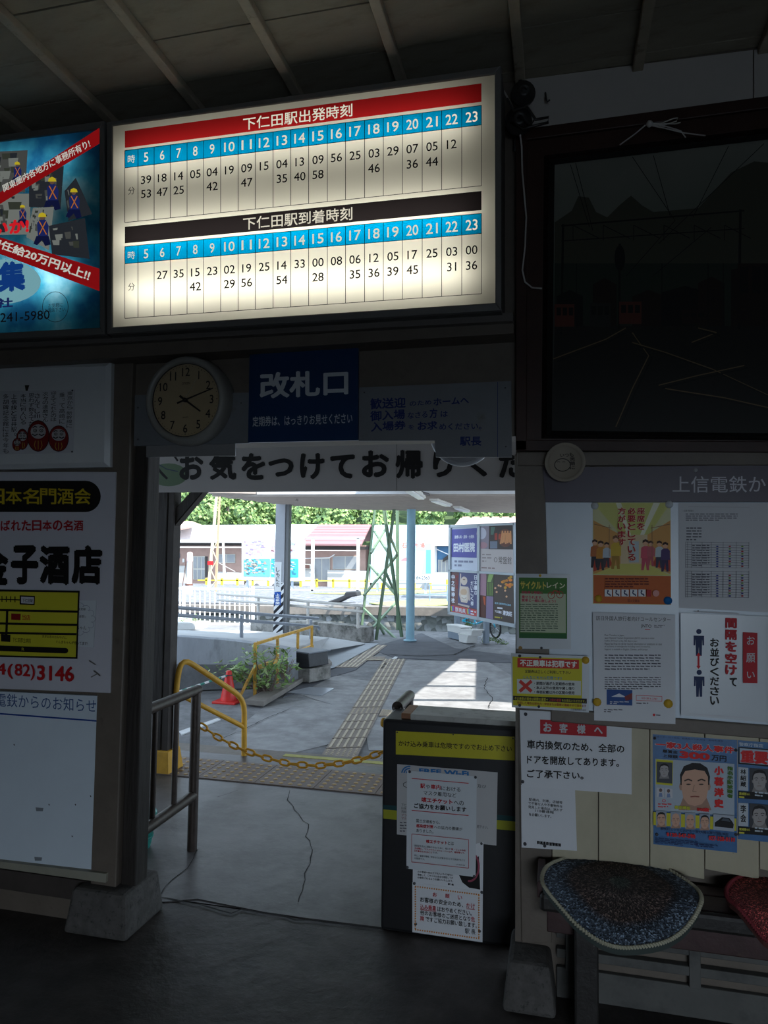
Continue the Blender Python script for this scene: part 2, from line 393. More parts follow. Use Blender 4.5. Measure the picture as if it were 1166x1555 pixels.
# ------------------------------------------------------------------ outdoor structure
ext = struct('ground_forecourt', MB().prism([(-4.6, 4.94, -.02), (3.5, 4.94, -.02), (3.5, 13.9, -.02), (-12, 13.9, -.02), (-12, 4.94, -.02)], (0, 0, -.2)), m_asph)
GZ = -.02
def patch(name, pts, m, z=GZ, th=.006, parent=ext, kind=None):
    P3 = [G(x, y, z) for x, y in pts]; return MB().prism(P3, (0, 0, th)).build(name, m, parent)
m_kerb = M('kerb_concrete', (.22, .20, .18), .8, .2, 6, .4)
struct('kerb', MB().box((-4.6, 4.93, -.2), (3.5, 5.12, .004)), m_kerb, bevel=.005)
m_ypaint = M('worn_yellow_line', (.42, .40, .12), .7, .25, 9, .1)
struct('kerb_line_paint', MB().box((-1.95, 4.99, .004), (-.6, 5.05, .007)), m_ypaint)
patch('concrete_bay', [(310, 1147), (400, 1075), (470, 1062), (540, 1080), (545, 1120), (430, 1148)], m_outc)
patch('concrete_bay', [(440, 1050), (507, 1026), (560, 1035), (600, 1003), (740, 1005), (800, 1040), (800, 1140), (560, 1140), (550, 1085)], m_outc, th=.005)
patch('asphalt_patch', [(497, 1004), (560, 1002), (540, 1018), (500, 1030), (470, 1046), (430, 1060), (455, 1035)], m_asphd, th=.009)
patch('asphalt_patch', [(560, 985), (640, 962), (690, 985), (790, 998), (900, 1006), (900, 1010), (740, 1006), (600, 1000)], m_asphd, th=.009)
m_steel = M('steel_cover_plate', (.42, .45, .5), .35, .05, 4, .05, metal=.5)
patch('cover_plate', [(434, 1053), (470, 1045), (507, 1047), (488, 1058)], m_steel, th=.014)
m_wline = M('white_road_paint', (.7, .72, .74), .6, .12, 6, .1)
patch('road_line', [(272, 1112), (330, 1092), (335, 1094), (276, 1117)], m_wline, th=.01)
patch('road_line', [(253, 1133), (292, 1136), (290, 1148), (253, 1146)], m_wline, th=.01)
for a, b in (((440, 1038), (458, 1030)), ((466, 1028), (480, 1020)), ((484, 1018), (500, 1012))):
    patch('road_line', [a, b, (b[0]+6, b[1]+1), (a[0]+8, a[1]+2)], M('worn_cream_paint', (.5, .47, .33), .7, .2, 8, .1), th=.012)
patch('road_line', [(573, 1016), (600, 998), (604, 999), (580, 1017)], m_wline, th=.013)
for pts, w in (([(340, 1120), (370, 1108), (400, 1092), (440, 1076)], .006), ([(560, 1168), (580, 1150)], .004), ([(725, 1030), (740, 1028), (735, 1045), (748, 1060), (742, 1075)], .006),
               ([(575, 993), (640, 996), (690, 994), (710, 984), (722, 980)], .02)):
    crack(pts, w, -.006, ext)
# low apron / wall of the platform ramp
TOPY = 970
a0, a1, a2 = V((-6.2, 6.0, 0)), V((-4.30, 6.97, 0)), V((-2.98, 7.72, 0))
def zray(px_, py_, base):       # height above a ground point given its pixel row
    d = (V((base.x, base.y, 0))-V((0, 0, 0))).length
    pl = Pl((base.x, base.y, 0), V((-.3, 1, 0))); return pl(px_, py_).z
m_rampwall = M('stained_concrete_wall', (.40, .43, .48), .8, .15, 5, .3, dirt=(.19, .20, .22), dsc=5, dlo=.52, dhi=.72, stretch=(1, 1, .3))
m_rampdark = M('dark_rough_footing', (.17, .18, .19), .9, .22, 8, .8)
A = G(222, 1050); B = G(437, 1042); C_ = G(483, 1022)
rampP = Pl(A, (B-A).cross(V((0, 0, 1))))
def R1(x, y): return rampP(x, y)
mb = MB().prism([R1(120, 955), R1(222, 965), R1(260, 966), R1(340, 972), R1(400, 979), R1(437, 986), R1(437, 1010), R1(120, 1008)], (.05, .14, 0))
struct('ramp_wall', mb, m_rampwall, bevel=.004)
struct('ramp_footing', MB().prism([R1(120, 1008), R1(437, 1010), R1(437, 1043), R1(222, 1051), R1(120, 1056)], (.05, .2, 0)), m_rampdark)
rT = [R1(120, 955), R1(260, 966.5), R1(400, 979.5), R1(437, 986.5)]
e1 = G(437, 986.5, .28)
ramp_top = rT + [G(482, 990, .12), G(553, 978, .02), G(553, 976, .02), G(500, 968, .12), G(390, 958, .3), G(260, 955, .42), G(100, 945, .5)]
mb = MB(); n_ = len(ramp_top); mb.add(ramp_top, [[0, 1, 9, 10], [1, 2, 8, 9], [2, 3, 7, 8], [3, 4, 5, 7], [5, 6, 7]])
struct('ramp_surface', mb, M('pale_ramp_concrete', (.46, .47, .48), .8, .08, 2, .2))
struct('ramp_slab', MB().prism([G(437, 986), G(553, 977), G(575, 978), G(507, 1014), G(484, 1020), G(440, 1038)], (0, 0, .01)), M('brushed_concrete', (.38, .41, .44), .8, .08, 6, .5, stretch=(.3, 4, 1)))
# kerb along the planted strip
kb = [G(x, y) for x, y in [(372, 1070), (400, 1073), (430, 1055), (482, 1022), (504, 1011), (500, 1006), (478, 1014), (430, 1040), (395, 1058)]]
struct('kerb_strip', MB().prism(kb, (0, 0, .05)), m_kerb, bevel=.006)
# opposite platform block and low block wall
m_mossy = M('weathered_block_wall', (.30, .29, .27), .9, .3, 6, .8, dirt=(.1, .1, .09), dsc=5, dlo=.45, dhi=.62)
b1 = [G(524, 968), G(553.5, 976)]
mb = MB(); pl = Pl(G(553.5, 976), (G(553.5, 976)-G(524, 973)).cross(V((0, 0, 1))))
struct('ramp_kerb_wall', MB().prism([pl(380, 944), pl(465, 943), pl(553.5, 953), pl(553.5, 976), pl(500, 969), pl(380, 958)], (.1, .25, 0)), m_mossy, bevel=.01)
m_stone = bpy.data.materials.new('rubble_stone'); m_stone.use_nodes = True
def voro(m, c1, c2, c3, sc, bump=1):
    nt = m.node_tree; N = nt.nodes; L = nt.links; b = N['Principled BSDF']; b.inputs['Roughness'].default_value = .9
    tc = N.new('ShaderNodeTexCoord'); v = N.new('ShaderNodeTexVoronoi'); v.inputs['Scale'].default_value = sc; L.new(tc.outputs['Object'], v.inputs['Vector'])
    cr = N.new('ShaderNodeValToRGB'); L.new(v.outputs['Color'], cr.inputs[0]); cr.color_ramp.elements[0].color = (*c1, 1); cr.color_ramp.elements[1].color = (*c2, 1)
    e = cr.color_ramp.elements.new(.5); e.color = (*c3, 1); L.new(cr.outputs[0], b.inputs['Base Color'])
    bp = N.new('ShaderNodeBump'); bp.inputs['Strength'].default_value = bump; bp.inputs['Distance'].default_value = .05; bp.invert = True
    L.new(v.outputs['Distance'], bp.inputs['Height']); L.new(bp.outputs[0], b.inputs['Normal'])
voro(m_stone, (.05, .055, .055), (.32, .34, .36), (.12, .13, .12), 9)
m_gravel = bpy.data.materials.new('grey_gravel'); m_gravel.use_nodes = True
voro(m_gravel, (.09, .10, .115), (.34, .35, .38), (.19, .20, .22), 9, .8)
SW = 14.2
pS = VP(SW)
struct('platform_wall', MB().prism([pS(300, 934), pS(560, 930), pS(790, 927), pS(790, 972), pS(300, 990)], (0, .25, 0)), m_stone)
struct('platform_coping', MB().prism([V((-9.5, SW-.06, pS(400, 925).z)), V((-9.5, SW-.06, pS(400, 936).z)), V((.5, SW-.06, pS(700, 932).z)), V((.5, SW-.06, pS(700, 919).z))], (0, .5, 0)), m_kerb)
zt = pS(600, 924).z
far = [V((-30, SW+.3, zt-.02)), V((6, SW+.3, zt-.02)), V((30, 48, -.85)), V((-60, 48, -.85))]
struct('track_bed', MB().prism(far, (0, 0, -.3)), m_gravel)
struct('ground_far', MB().prism([(-90, 47, -.9), (60, 47, -.9), (60, 120, -.9), (-90, 120, -.9)], (0, 0, -.3)), m_outc)
for i, rp in enumerate([[(470, 902), (640, 897), (690, 898), (600, 904)], [(560, 918), (650, 911), (700, 912), (690, 920), (600, 924)]]):
    def tb(x, y):
        d = ray(x, y); n = (far[1]-far[0]).cross(far[2]-far[0]); return EYEP + d*((far[0]-EYEP).dot(n)/d.dot(n)) + V((0, 0, .01+.01*i))
    struct('grass_verge', MB().prism([tb(*p) for p in rp], (0, 0, .02)), M('dry_grass', (.34, .36, .16), .9, .3, 8, .6), kind='stuff')
struct('hillside', MB().add([(-150, 62, 1), (60, 62, 1), (90, 130, 22), (-150, 130, 30)], [[0, 1, 2, 3]]), M('wooded_slope', (.07, .12, .04), .9, .4, .5, .5))

# porch roof over the gate, unseen; its bay and outline are shaped to place the sunlight
ZP = 2.66
def shp(x, y): 
    g = G(x, y); t = (ZP)/SUN.z; return V((g.x+SUN.x*t, g.y+SUN.y*t, ZP))
o1, o2, o3, o4 = shp(700, 999), shp(728, 999), shp(728, 1100), shp(585, 1090)
m_roof = M('corrugated_roof_sheet', (.30, .28, .25), .7, .1, 6, .2)
ya, yb = min(o3.y, o4.y), max(o1.y, o2.y); oq = shp(728, 1062); ox = shp(850, 1080)
xe = 3.2
polys = [[(-4.6, 2.73, ZP), (xe, 2.73, ZP), (xe, ya, ZP), (-4.6, ya, ZP)],
         [(-4.6, ya, ZP), (o4.x, ya, ZP), (o4.x+(o1.x-o4.x)*(8.0-ya)/(yb-ya), 8.0, ZP), (-4.6, 8.0, ZP)],
         [(-2.3, 8.0, ZP), (o4.x+(o1.x-o4.x)*(8.0-ya)/(yb-ya), 8.0, ZP), (o1.x, yb, ZP), (-2.3, yb, ZP)],
         [(oq.x, oq.y, ZP), (xe, oq.y, ZP), (xe, yb, ZP), (o2.x, yb, ZP)],
         [(ox.x, ya, ZP), (xe, ya, ZP), (xe, oq.y, ZP), (ox.x, oq.y, ZP)],
         [(-2.3, yb, ZP), (xe, yb, ZP), (xe, 11.2, ZP), (-2.3, 11.2, ZP)]]
assert ya < 8.0 < yb, (ya, yb)
mb = MB()
for p in polys: mb.prism(p, (0, 0, .05))
porch = struct('roof_porch', mb, m_roof)
for yy in (1018, 1040, 1062):
    a, b = shp(560, yy), shp(740 if yy < 1060 else 860, yy+2); MB().prism([a, b, b+V((0, .07, 0)), a+V((0, .07, 0))], (0, 0, .05)).build('purlin', m_wood, porch)
# platform canopy: sheet, ribs, fascia
ZK = 2.3
can = [G(300, 747.5, ZK), G(430, 764, ZK), G(525, 771, ZK), G(800, 777, ZK), G(1000, 780, ZK), G(1000, 749, ZK), G(395, 750, ZK)]
m_can = M('canopy_underside', (.42, .36, .32), .6, .1, 6, .1)
canopy = struct('roof_canopy', MB().prism(can, (0, 0, .05)), m_can)
ca, cb = can[6], can[5]
mb = MB()
def inpoly(p, poly):
    c = False
    for i in range(len(poly)):
        a, b = poly[i], poly[i-1]
        if (a.y > p.y) != (b.y > p.y) and p.x < (b.x-a.x)*(p.y-a.y)/(b.y-a.y)+a.x: c = not c
    return c
dirx = (cb-ca).normalized(); k = 0
y = 0.0
while y < 5:                       # ribs of the corrugated sheet
    st = ca + V((-dirx.y, dirx.x, 0))*y - dirx*1.5
    run = None
    for t in range(0, 80):
        p = st+dirx*(t*.1)
        if inpoly(p, can): 
            if run is None: run = p
            last = p
    if run is not None and (last-run).length > .2:
        mb.prism([run+V((0, 0, 0)), last, last+V((-dirx.y, dirx.x, 0))*.035, run+V((-dirx.y, dirx.x, 0))*.035], (0, 0, -.035))
    y += .13
o = mb.build('corrugation_ribs', m_can, canopy, kind='stuff')
m_fascia = M('pale_fascia', (.75, .75, .76), .5, .05, 4, 0)
pf_ = [(390, 745.5), (1000, 743), (1000, 749.5), (390, 750.5)]
plf = Pl(ca, (cb-ca).cross(V((0, 0, 1))))
MB().prism([plf(x, y, .03) for x, y in pf_], (0, .03, 0)).build('fascia_board', m_fascia, canopy)
def fixture(x0, y0, x1, y1, w, lab):
    z = ZK-.06
    a, b = G(x0, y0, z), G(x1, y1, z); t = (b-a).normalized(); s = V((-t.y, t.x, 0))*w
    th = thing('ceiling_light', (a+b)/2+V((0, 0, .04)), lab, 'light', 'tube lights along the canopy')
    MB().prism([a-s, a+s, b+s, b-s], (0, 0, .055)).build('housing', M('fixture_cream', (.75, .72, .66), .5, 0, bump=0), th, bevel=.008)
    MB().prism([a-s*.8+t*.05, a+s*.8+t*.05, b+s*.8-t*.05, b-s*.8-t*.05], (0, 0, -.02)).build('diffuser', M('milky_diffuser', (.85, .86, .86), .35, 0, bump=0), th, bevel=.01)
fixture(618, 743, 640, 757, .06, 'canopy tube light nearest the gate, half hidden by the banner')
fixture(658, 760, 681, 768, .06, 'middle tube light hanging under the canopy')
fixture(693, 771, 709, 777, .06, 'tube light at the far end of the canopy conduit')
th = MB().tube([G(640, 748, ZK-.01), G(660, 753, ZK-.01), G(708, 773, ZK-.01)], .018).build('canopy_conduit', M('dark_conduit', (.12, .11, .11), .5, 0, bump=0), None)
tagit(th, 'dark cable conduit running past the tube lights under canopy', 'conduit')
hk = MB().tube([P(446, 748.5, 9.6), P(450, 750, 9.6), P(451, 757, 9.6), P(449, 760, 9.6), P(452, 761, 9.6), P(452, 757, 9.6)], .006, None, 5).build('wire_hook', M('dark_conduit'), None)
tagit(hk, 'small bent wire hook dangling from the canopy edge', 'hook')
# ------------------------------------------------------------------ timetable light box
TB = Pl((0, 2.40, 2.44), (0, 1, .085))          # its face leans out a little at the top
m_bx = M('light_box_frame', (.17, .165, .16), .45, .06, 12, .08, metal=.2)
m_steelc = M('light_box_casing', (.10, .095, .09), .5, .1, 10, .1)
def trans(name, col):
    m = bpy.data.materials.new(name); m.use_nodes = True; nt = m.node_tree; nt.nodes.clear()
    o = nt.nodes.new('ShaderNodeOutputMaterial'); a = nt.nodes.new('ShaderNodeBsdfTranslucent'); b = nt.nodes.new('ShaderNodeBsdfDiffuse'); x = nt.nodes.new('ShaderNodeMixShader')
    n = nt.nodes.new('ShaderNodeTexNoise'); n.inputs['Scale'].default_value = 3; r = nt.nodes.new('ShaderNodeMapRange'); r.inputs[3].default_value = .94; r.inputs[4].default_value = 1.04
    v = nt.nodes.new('ShaderNodeVectorMath'); v.operation = 'SCALE'; v.inputs[0].default_value = col
    nt.links.new(n.outputs['Fac'], r.inputs[0]); nt.links.new(r.outputs[0], v.inputs['Scale']); nt.links.new(v.outputs[0], a.inputs[0])
    b.inputs[0].default_value = (*[c*.35 for c in col], 1); x.inputs[0].default_value = .12
    nt.links.new(a.outputs[0], x.inputs[1]); nt.links.new(b.outputs[0], x.inputs[2]); nt.links.new(x.outputs[0], o.inputs[0]); return m
def lightbox(name, label, outer, inner, faces, lamps, dep=.18):
    c = mid(quad3(TB, outer)); o = thing(name, c, label, 'light box')
    pO, pI = quad3(TB, outer), quad3(TB, inner); bk = V((0, dep, 0))
    mb = MB()
    for i in range(4):                  # frame bars, mitred
        j = (i+1) % 4; mb.prism([pO[i], pO[j], pI[j], pI[i]], (0, .022, 0))
    mb.build('frame', m_bx, o, bevel=.003)
    mb = MB(); t = V((0, .022, 0))
    for i in range(4):
        j = (i+1) % 4; cc = mid(pO); a, b = pO[i]+t, pO[j]+t; ia, ib = a+(cc-a).normalized()*.012, b+(cc-b).normalized()*.012
        mb.prism([a, b, ib, ia], bk-t)
    bb = [V((p.x, p.y+dep-.004, p.z)) for p in pO]; mb.prism(bb, (0, .004, 0))
    mb.build('casing', m_steelc, o)
    mb = MB()
    for q, m in faces:
        f = quad3(TB, q, -.008); nn = (f[1]-f[0]).cross(f[2]-f[0])
        if nn.dot(TB.toward()) < 0: f.reverse()
        mb.add(f, [[0, 1, 2, 3]], m)
    mb.build('translucent_face', None, o)
    for (x0, y0, x1, y1, e, colr) in lamps:
        a, b = TB(x0, y0, -.10), TB(x1, y1, -.10)
        l = bpy.data.lights.new('fluorescent_tube', 'AREA'); l.shape = 'RECTANGLE'; l.size = (b-a).length; l.size_y = .03; l.energy = e; l.color = colr
        lo = bpy.data.objects.new('fluorescent_tube', l); COL.objects.link(lo); lo.parent = o; lo.location = (a+b)/2-c
        x = (b-a).normalized(); z = V((0, 1, 0)); z = (z-x*z.dot(x)).normalized(); y = z.cross(x)
        lo.rotation_euler = Matrix((x, y, z)).transposed().to_euler()
    return o
m_tc = trans('lit_cream_acrylic', (.80, .78, .68)); m_tr = trans('lit_red_film', (.52, .018, .02)); m_tb = trans('lit_blue_film', (.0, .30, .62)); m_tk = trans('lit_black_film', (.016, .013, .014))
XL, XR = 189.5, 731.0
def L(yl, yr): return lambda x: yl+(yr-yl)*(x-XL)/(XR-XL)
red = (L(199, 126.5), L(224.5, 154.6)); h1 = (L(228.6, 160), L(255, 189.5)); b1_ = L(338, 282)
blk = (L(344.5, 290), L(369.5, 319)); h2 = (L(374.5, 324), L(400.5, 354.5)); b2_ = L(483.5, 446)
inn = [(170, 190), (751, 111.5), (752, 460), (170, 497)]
pt = L(192, 118); faces = []
def band(f0, f1, m): faces.append(([(XL, f0(XL)), (XR, f0(XR)), (XR, f1(XR)), (XL, f1(XL))], m))
top = lambda x: 190-(x-170)*78.5/581; bot = lambda x: 497-(x-170)*37/582
faces.append(([(170, 190), (XL, top(XL)), (XL, bot(XL)), (170, 497)], m_tc)); faces.append(([(XR, top(XR)), (751, 111.5), (752, 460), (XR, bot(XR))], m_tc))
seq = [top, red[0], red[1], h1[0], h1[1], b1_, blk[0], blk[1], h2[0], h2[1], b2_, bot]
mm = [m_tc, m_tr, m_tc, m_tb, m_tc, m_tc, m_tk, m_tc, m_tb, m_tc, m_tc]
for i in range(11): band(seq[i], seq[i+1], mm[i])
warm = (1, .97, .86)
tt = lightbox('timetable_light_box', 'backlit cream train timetable with red and black title bars above gate', [(162, 185), (761, 99.5), (761, 471), (162, 507)], inn, faces,
    [(205, 265, 715, 205, .85, warm), (205, 378, 715, 338, 1.5, warm), (205, 455, 715, 424, 1.6, warm)])
pr = Print(TB, -.0065)
lw = glow(235, 232, 210, .8); kk = glow(6, 6, 6, .3)
xs = [189.5, 209.5, 234, 258.5, 284, 309, 335, 361.5, 387.5, 414.5, 441.5, 468.5, 497, 524.5, 553.5, 582, 611, 641, 670.5, 701, 731]
for f0, f1 in ((h1[0], b1_), (h2[0], b2_)):
    for x in xs: pr.line(x, f0(x), x, f1(x), .9, kk); pr.off -= .00004
    for f in (f0, f1, {h1[0]: h1[1], h2[0]: h2[1]}[f0]): pr.line(XL, f(XL), XR, f(XR), .9, kk)
def cell(f0, f1, x0, x1, v0, v1, txt, m, bold=0):
    return pr.q([(x0, f0(x0)+(f1(x0)-f0(x0))*v0), (x1, f0(x1)+(f1(x1)-f0(x1))*v0), (x1, f0(x1)+(f1(x1)-f0(x1))*v1), (x0, f0(x0)+(f1(x0)-f0(x0))*v1)], txt, m, bold)
dep = {5: '39 53', 6: '18 47', 7: '14 25', 8: '05', 9: '04 42', 10: '19', 11: '09 47', 12: '15', 13: '04 35', 14: '13 40', 15: '09 58', 16: '56', 17: '25', 18: '03 46', 19: '29', 20: '07 36', 21: '05 44', 22: '12'}
arr = {6: '27', 7: '35', 8: '15 42', 9: '23', 10: '02 29', 11: '19 56', 12: '25', 13: '14 54', 14: '33', 15: '00 28', 16: '08', 17: '06 35', 18: '12 36', 19: '05 39', 20: '17 45', 21: '25', 22: '03 31', 23: '00 36'}
for hh, bd, tab, ttl, rb in ((h1, b1_, dep, '下仁田駅出発時刻', red), (h2, b2_, arr, '下仁田駅到着時刻', blk)):
    cell(rb[0], rb[1], 369, 535, .15, .88, ttl, glow(232, 225, 205, .85), .012)
    cell(hh[0], hh[1], 194, 205, .3, .76, '時', lw); cell(hh[1], bd, 194.5, 204.5, .36, .5, '分', kk)
    for h in range(5, 24):
        x0, x1 = xs[h-4], xs[h-3]; w = x1-x0; c = (x0+x1)/2; s = .37 if h > 9 else .17
        cell(hh[0], hh[1], c-w*s*.82, c+w*s*.82, .26, .8, str(h), lw, .012)
        for r, t in enumerate(tab.get(h, '').split()):
            vc = .26+.255*r; glyphs(t, 0); hp = (bd(c)-hh[1](c))*.15; wd = hp*_asp[t][0]/_asp[t][1]*.5*.98; cell(hh[1], bd, c-wd, c+wd, vc-.075, vc+.075, t, kk, .008)
pr.done(tt)
# advertising light box at the left edge
m_ta = bpy.data.materials.new('lit_sky_print'); m_ta.use_nodes = True
nt = m_ta.node_tree; nt.nodes.clear(); N = nt.nodes
o_ = N.new('ShaderNodeOutputMaterial'); a_ = N.new('ShaderNodeBsdfTranslucent'); tc = N.new('ShaderNodeTexCoord'); n_ = N.new('ShaderNodeTexNoise'); n_.inputs['Scale'].default_value = 4; n_.inputs['Detail'].default_value = 7
r_ = N.new('ShaderNodeValToRGB'); e = r_.color_ramp.elements; e[0].position = .38; e[0].color = (.01, .10, .22, 1); e[1].position = .68; e[1].color = (.35, .62, .68, 1)
k_ = e.new(.52); k_.color = (.04, .28, .40, 1)
nt.links.new(tc.outputs['Object'], n_.inputs['Vector']); nt.links.new(n_.outputs['Fac'], r_.inputs[0]); nt.links.new(r_.outputs[0], a_.inputs[0]); nt.links.new(a_.outputs[0], o_.inputs[0])
adO = [(-260, 240), (158.5, 183), (158.5, 507.5), (-260, 527)]; adI = [(-255, 246), (151, 195), (151.5, 497.5), (-255, 519)]
ad = lightbox('recruitment_light_box', 'blue sky recruitment advert light box with worker photos and slanted red bands', adO, adI, [(adI, m_ta)],
    [(-200, 300, 130, 262, 0.8, (.9, .97, 1)), (-200, 455, 130, 432, 1.5, (.9, .97, 1))])
pr = Print(TB, -.0065)
g1, g2, g3, g4 = glow(70, 72, 70, .8), glow(40, 44, 50, .7), glow(120, 125, 120, .7), glow(28, 38, 92, .8)
ye, og = glow(200, 180, 40, .7), glow(190, 110, 30, .7)
def photo(q, base, seed, n=26):
    pr.poly(q, base); rnd = random.Random(seed)
    for i in range(n):
        u, v = rnd.uniform(.03, .75), rnd.uniform(.25, .97); w, h = rnd.uniform(.05, .22), rnd.uniform(.04, .24)
        pr.poly([bil(q, u, v), bil(q, min(1, u+w), v), bil(q, min(1, u+w*.9), max(0, v-h)), bil(q, u+.02, max(0, v-h))], rnd.choice([g1, g2, g3, glow(52, 56, 48, .8)]))
def worker(x, y, s, lean=0):
    pr.poly([(x-7*s, y+4*s), (x-2*s, y-1*s), (x+5*s, y), (x+9*s, y+8*s), (x+8*s, y+22*s), (x-6*s, y+22*s)], g4)
    pr.line(x-4*s, y+2*s, x+6*s, y+20*s, 1.3*s, og); pr.line(x+5*s, y+2*s, x-4*s, y+20*s, 1.3*s, og); pr.poly([(x-8*s, y+22*s), (x+9*s, y+22*s), (x+12*s, y+34*s), (x+4*s, y+36*s), (x, y+28*s), (x-7*s, y+35*s), (x-12*s, y+33*s)], glow(18, 24, 60, .7))
    pr.oval(x, y-4*s, 3.6*s, 4*s, glow(110, 85, 70, .6), 12)
    pr.poly([(x-5.5*s, y-4*s), (x-4.5*s, y-8.5*s), (x, y-10.5*s), (x+4.5*s, y-8.5*s), (x+6*s, y-4*s)], ye)
photo([(-40, 232), (42, 228), (38, 292), (-44, 292)], g1, 1); worker(26, 253, .75)
photo([(-60, 294), (46, 294), (46, 356), (-60, 358)], g3, 2); worker(34, 318, .7)
photo([(44, 262), (97, 252), (92, 316), (44, 314)], g2, 3); worker(79, 280, 1.1)
photo([(98, 290), (115, 270), (140, 325), (104, 335)], g2, 4, 4); worker(112, 296, 1.0)
photo([(50, 316), (82, 314), (74, 380), (40, 360)], g3, 5); worker(64, 334, 1.1)
photo([(74, 343), (129, 331), (136, 393), (79, 386)], g2, 6, 14)
rd = glow(150, 18, 22, .62); wt = glow(205, 205, 195, .8)
pr.poly([(-20, 305), (151, 194), (151, 218), (-20, 322)], rd)
pr.q([(3, 281), (134, 211), (138, 223), (6, 292)], '関東圏内各地方に事務所有り!', wt, .02)
pr.poly([(-20, 354), (151, 408), (151, 442), (-20, 378)], rd)
pr.q([(-14, 358), (139, 411), (134, 427), (-18, 371)], '初任給20万円以上!!', wt, .03)
pr.text(-10, 337, 44, 358, 'いか!', glow(214, 30, 40, .8), .05)
pr.oval(0, 428, 62, 34, glow(120, 170, 180, .8), 30); pr.text(-44, 402, 39, 448, '募集', glow(18, 60, 130, .75), .06)
pr.text(-30, 455, 20, 470, '会社', glow(25, 40, 95, .7), .04)
pr.text(-36, 478, 75.5, 492, '049-241-5980', glow(12, 14, 22, .6), .01)
pr.ring(84, 466, 19.5, 23, .8, glow(20, 24, 30, .6)); pr.text(73.5, 461, 95, 467.5, 'お気軽に', glow(20, 24, 30, .6)); pr.text(68, 468.5, 101, 475, 'お電話下さい。', glow(20, 24, 30, .6))
pr.done(ad)
# ------------------------------------------------------------------ clock
cc = P(280, 607, 2.50); k = (cc-EYEP).length/FOC; RO = 68*k*.965
ax = V((0, -1, -.03)).normalized(); ck = thing('wall_clock', cc, 'round grey-rimmed wall clock with cream face showing past four', 'clock')
m_rim = M('grey_plastic_rim', (.24, .235, .22), .35, .05, 10, .03)
MB().lathe([(RO*.96, -.095), (RO, -.05), (RO*.985, -.012), (RO*.93, .006), (RO*.86, .008), (RO*.82, -.002), (RO*.81, -.012)], cc, ax, m_rim, 48).build('rim', m_rim, ck)
fc = cc+ax*-.011
MB().lathe([(0, .0), (RO*.815, 0)], fc, ax, None, 48, caps=False).build('dial', M('aged_cream_dial', (.42, .33, .20), .5, .05, 6, 0), ck)
MB().lathe([(RO*.80, .001), (RO*.822, .001), (RO*.822, .003), (RO*.80, .003)], fc, ax, K, 48, caps=False).build('dial_ring', K, ck)
cp = Pl(fc+ax*.0015, ax); ex = V((1, 0, 0)); ez = ax.cross(ex)*-1
if ez.z < 0: ez = -ez
def cpt(a, r): return fc+ax*.002+(ex*math.sin(a)+ez*math.cos(a))*r*RO*.815
mbt = MB()
def ctext(s, a, r, h, m, w=None):
    uv, fs = glyphs(s, .01); c = cpt(a, r); hh = h*RO; ww = w*RO if w else hh*(_asp[s][0]/_asp[s][1])*.92
    vs = [c+ex*(u-.5)*ww+ez*(v-.5)*hh+ax*(i//(len(uv)//4))*.00005 for i, (u, v) in enumerate(uv)]; mbt.add(vs, [f[::-1] for f in fs] if (vs[fs[0][1]]-vs[fs[0][0]]).cross(vs[fs[0][2]]-vs[fs[0][0]]).dot(ax) < 0 else fs, m)
for h in range(1, 13): ctext(str(h), h*math.pi/6, .77, .19, K, .115 if h in (1,) and 0 else None)
ctext('CITIZEN', 0, .46, .05, K, .2); ctext('QUARTZ', math.pi, .47, .035, K, .14)
mbt.build('numerals', None, ck, kind='stuff')
mb = MB()
for i in range(60):
    a = i*math.pi/30; l = .018 if i % 5 else .03
    p, q = cpt(a, .94), cpt(a, .94-l); s = (ex*math.cos(a)-ez*math.sin(a))*(.0011 if i % 5 else .0016); mb.add([p-s, p+s, q+s, q-s], [[0, 1, 2, 3]])
mb.build('minute_marks', K, ck, kind='stuff')
def hand(a, l, t, w, m, lift, nm):
    d = ex*math.sin(a)+ez*math.cos(a); s = (ex*math.cos(a)-ez*math.sin(a))*w; b = fc+ax*lift
    MB().prism([b-d*t*RO-s, b+d*l*RO-s*.6, b+d*l*RO+s*.6, b-d*t*RO+s], ax*.0015).build(nm, m, ck)
hand(math.radians(125.5), .45, .17, .0045, K, .004, 'hour_hand'); hand(math.radians(71), .71, .2, .0035, K, .007, 'minute_hand'); hand(math.radians(32), .55, .22, .0008, M('pale_second_hand', (.5, .45, .35), .4, 0, bump=0), .010, 'second_hand')
MB().lathe([(.009, 0), (.009, .011), (0, .012)], fc+ax*.001, ax, None, 12).build('hub', K, ck)
glm = bpy.data.materials.new('clock_glass'); glm.use_nodes = True; g = glm.node_tree; g.nodes.clear()
a = g.nodes.new('ShaderNodeBsdfGlossy'); a.inputs['Roughness'].default_value = .04; b = g.nodes.new('ShaderNodeBsdfTransparent'); f_ = g.nodes.new('ShaderNodeMixShader'); f_.inputs[0].default_value = .06; oo = g.nodes.new('ShaderNodeOutputMaterial')
g.links.new(b.outputs[0], f_.inputs[1]); g.links.new(a.outputs[0], f_.inputs[2]); g.links.new(f_.outputs[0], oo.inputs[0])
MB().lathe([(RO*.815, .006), (RO*.5, .014), (RO*.2, .0165), (0, .017)], fc, ax, None, 32).build('glass', glm, ck)

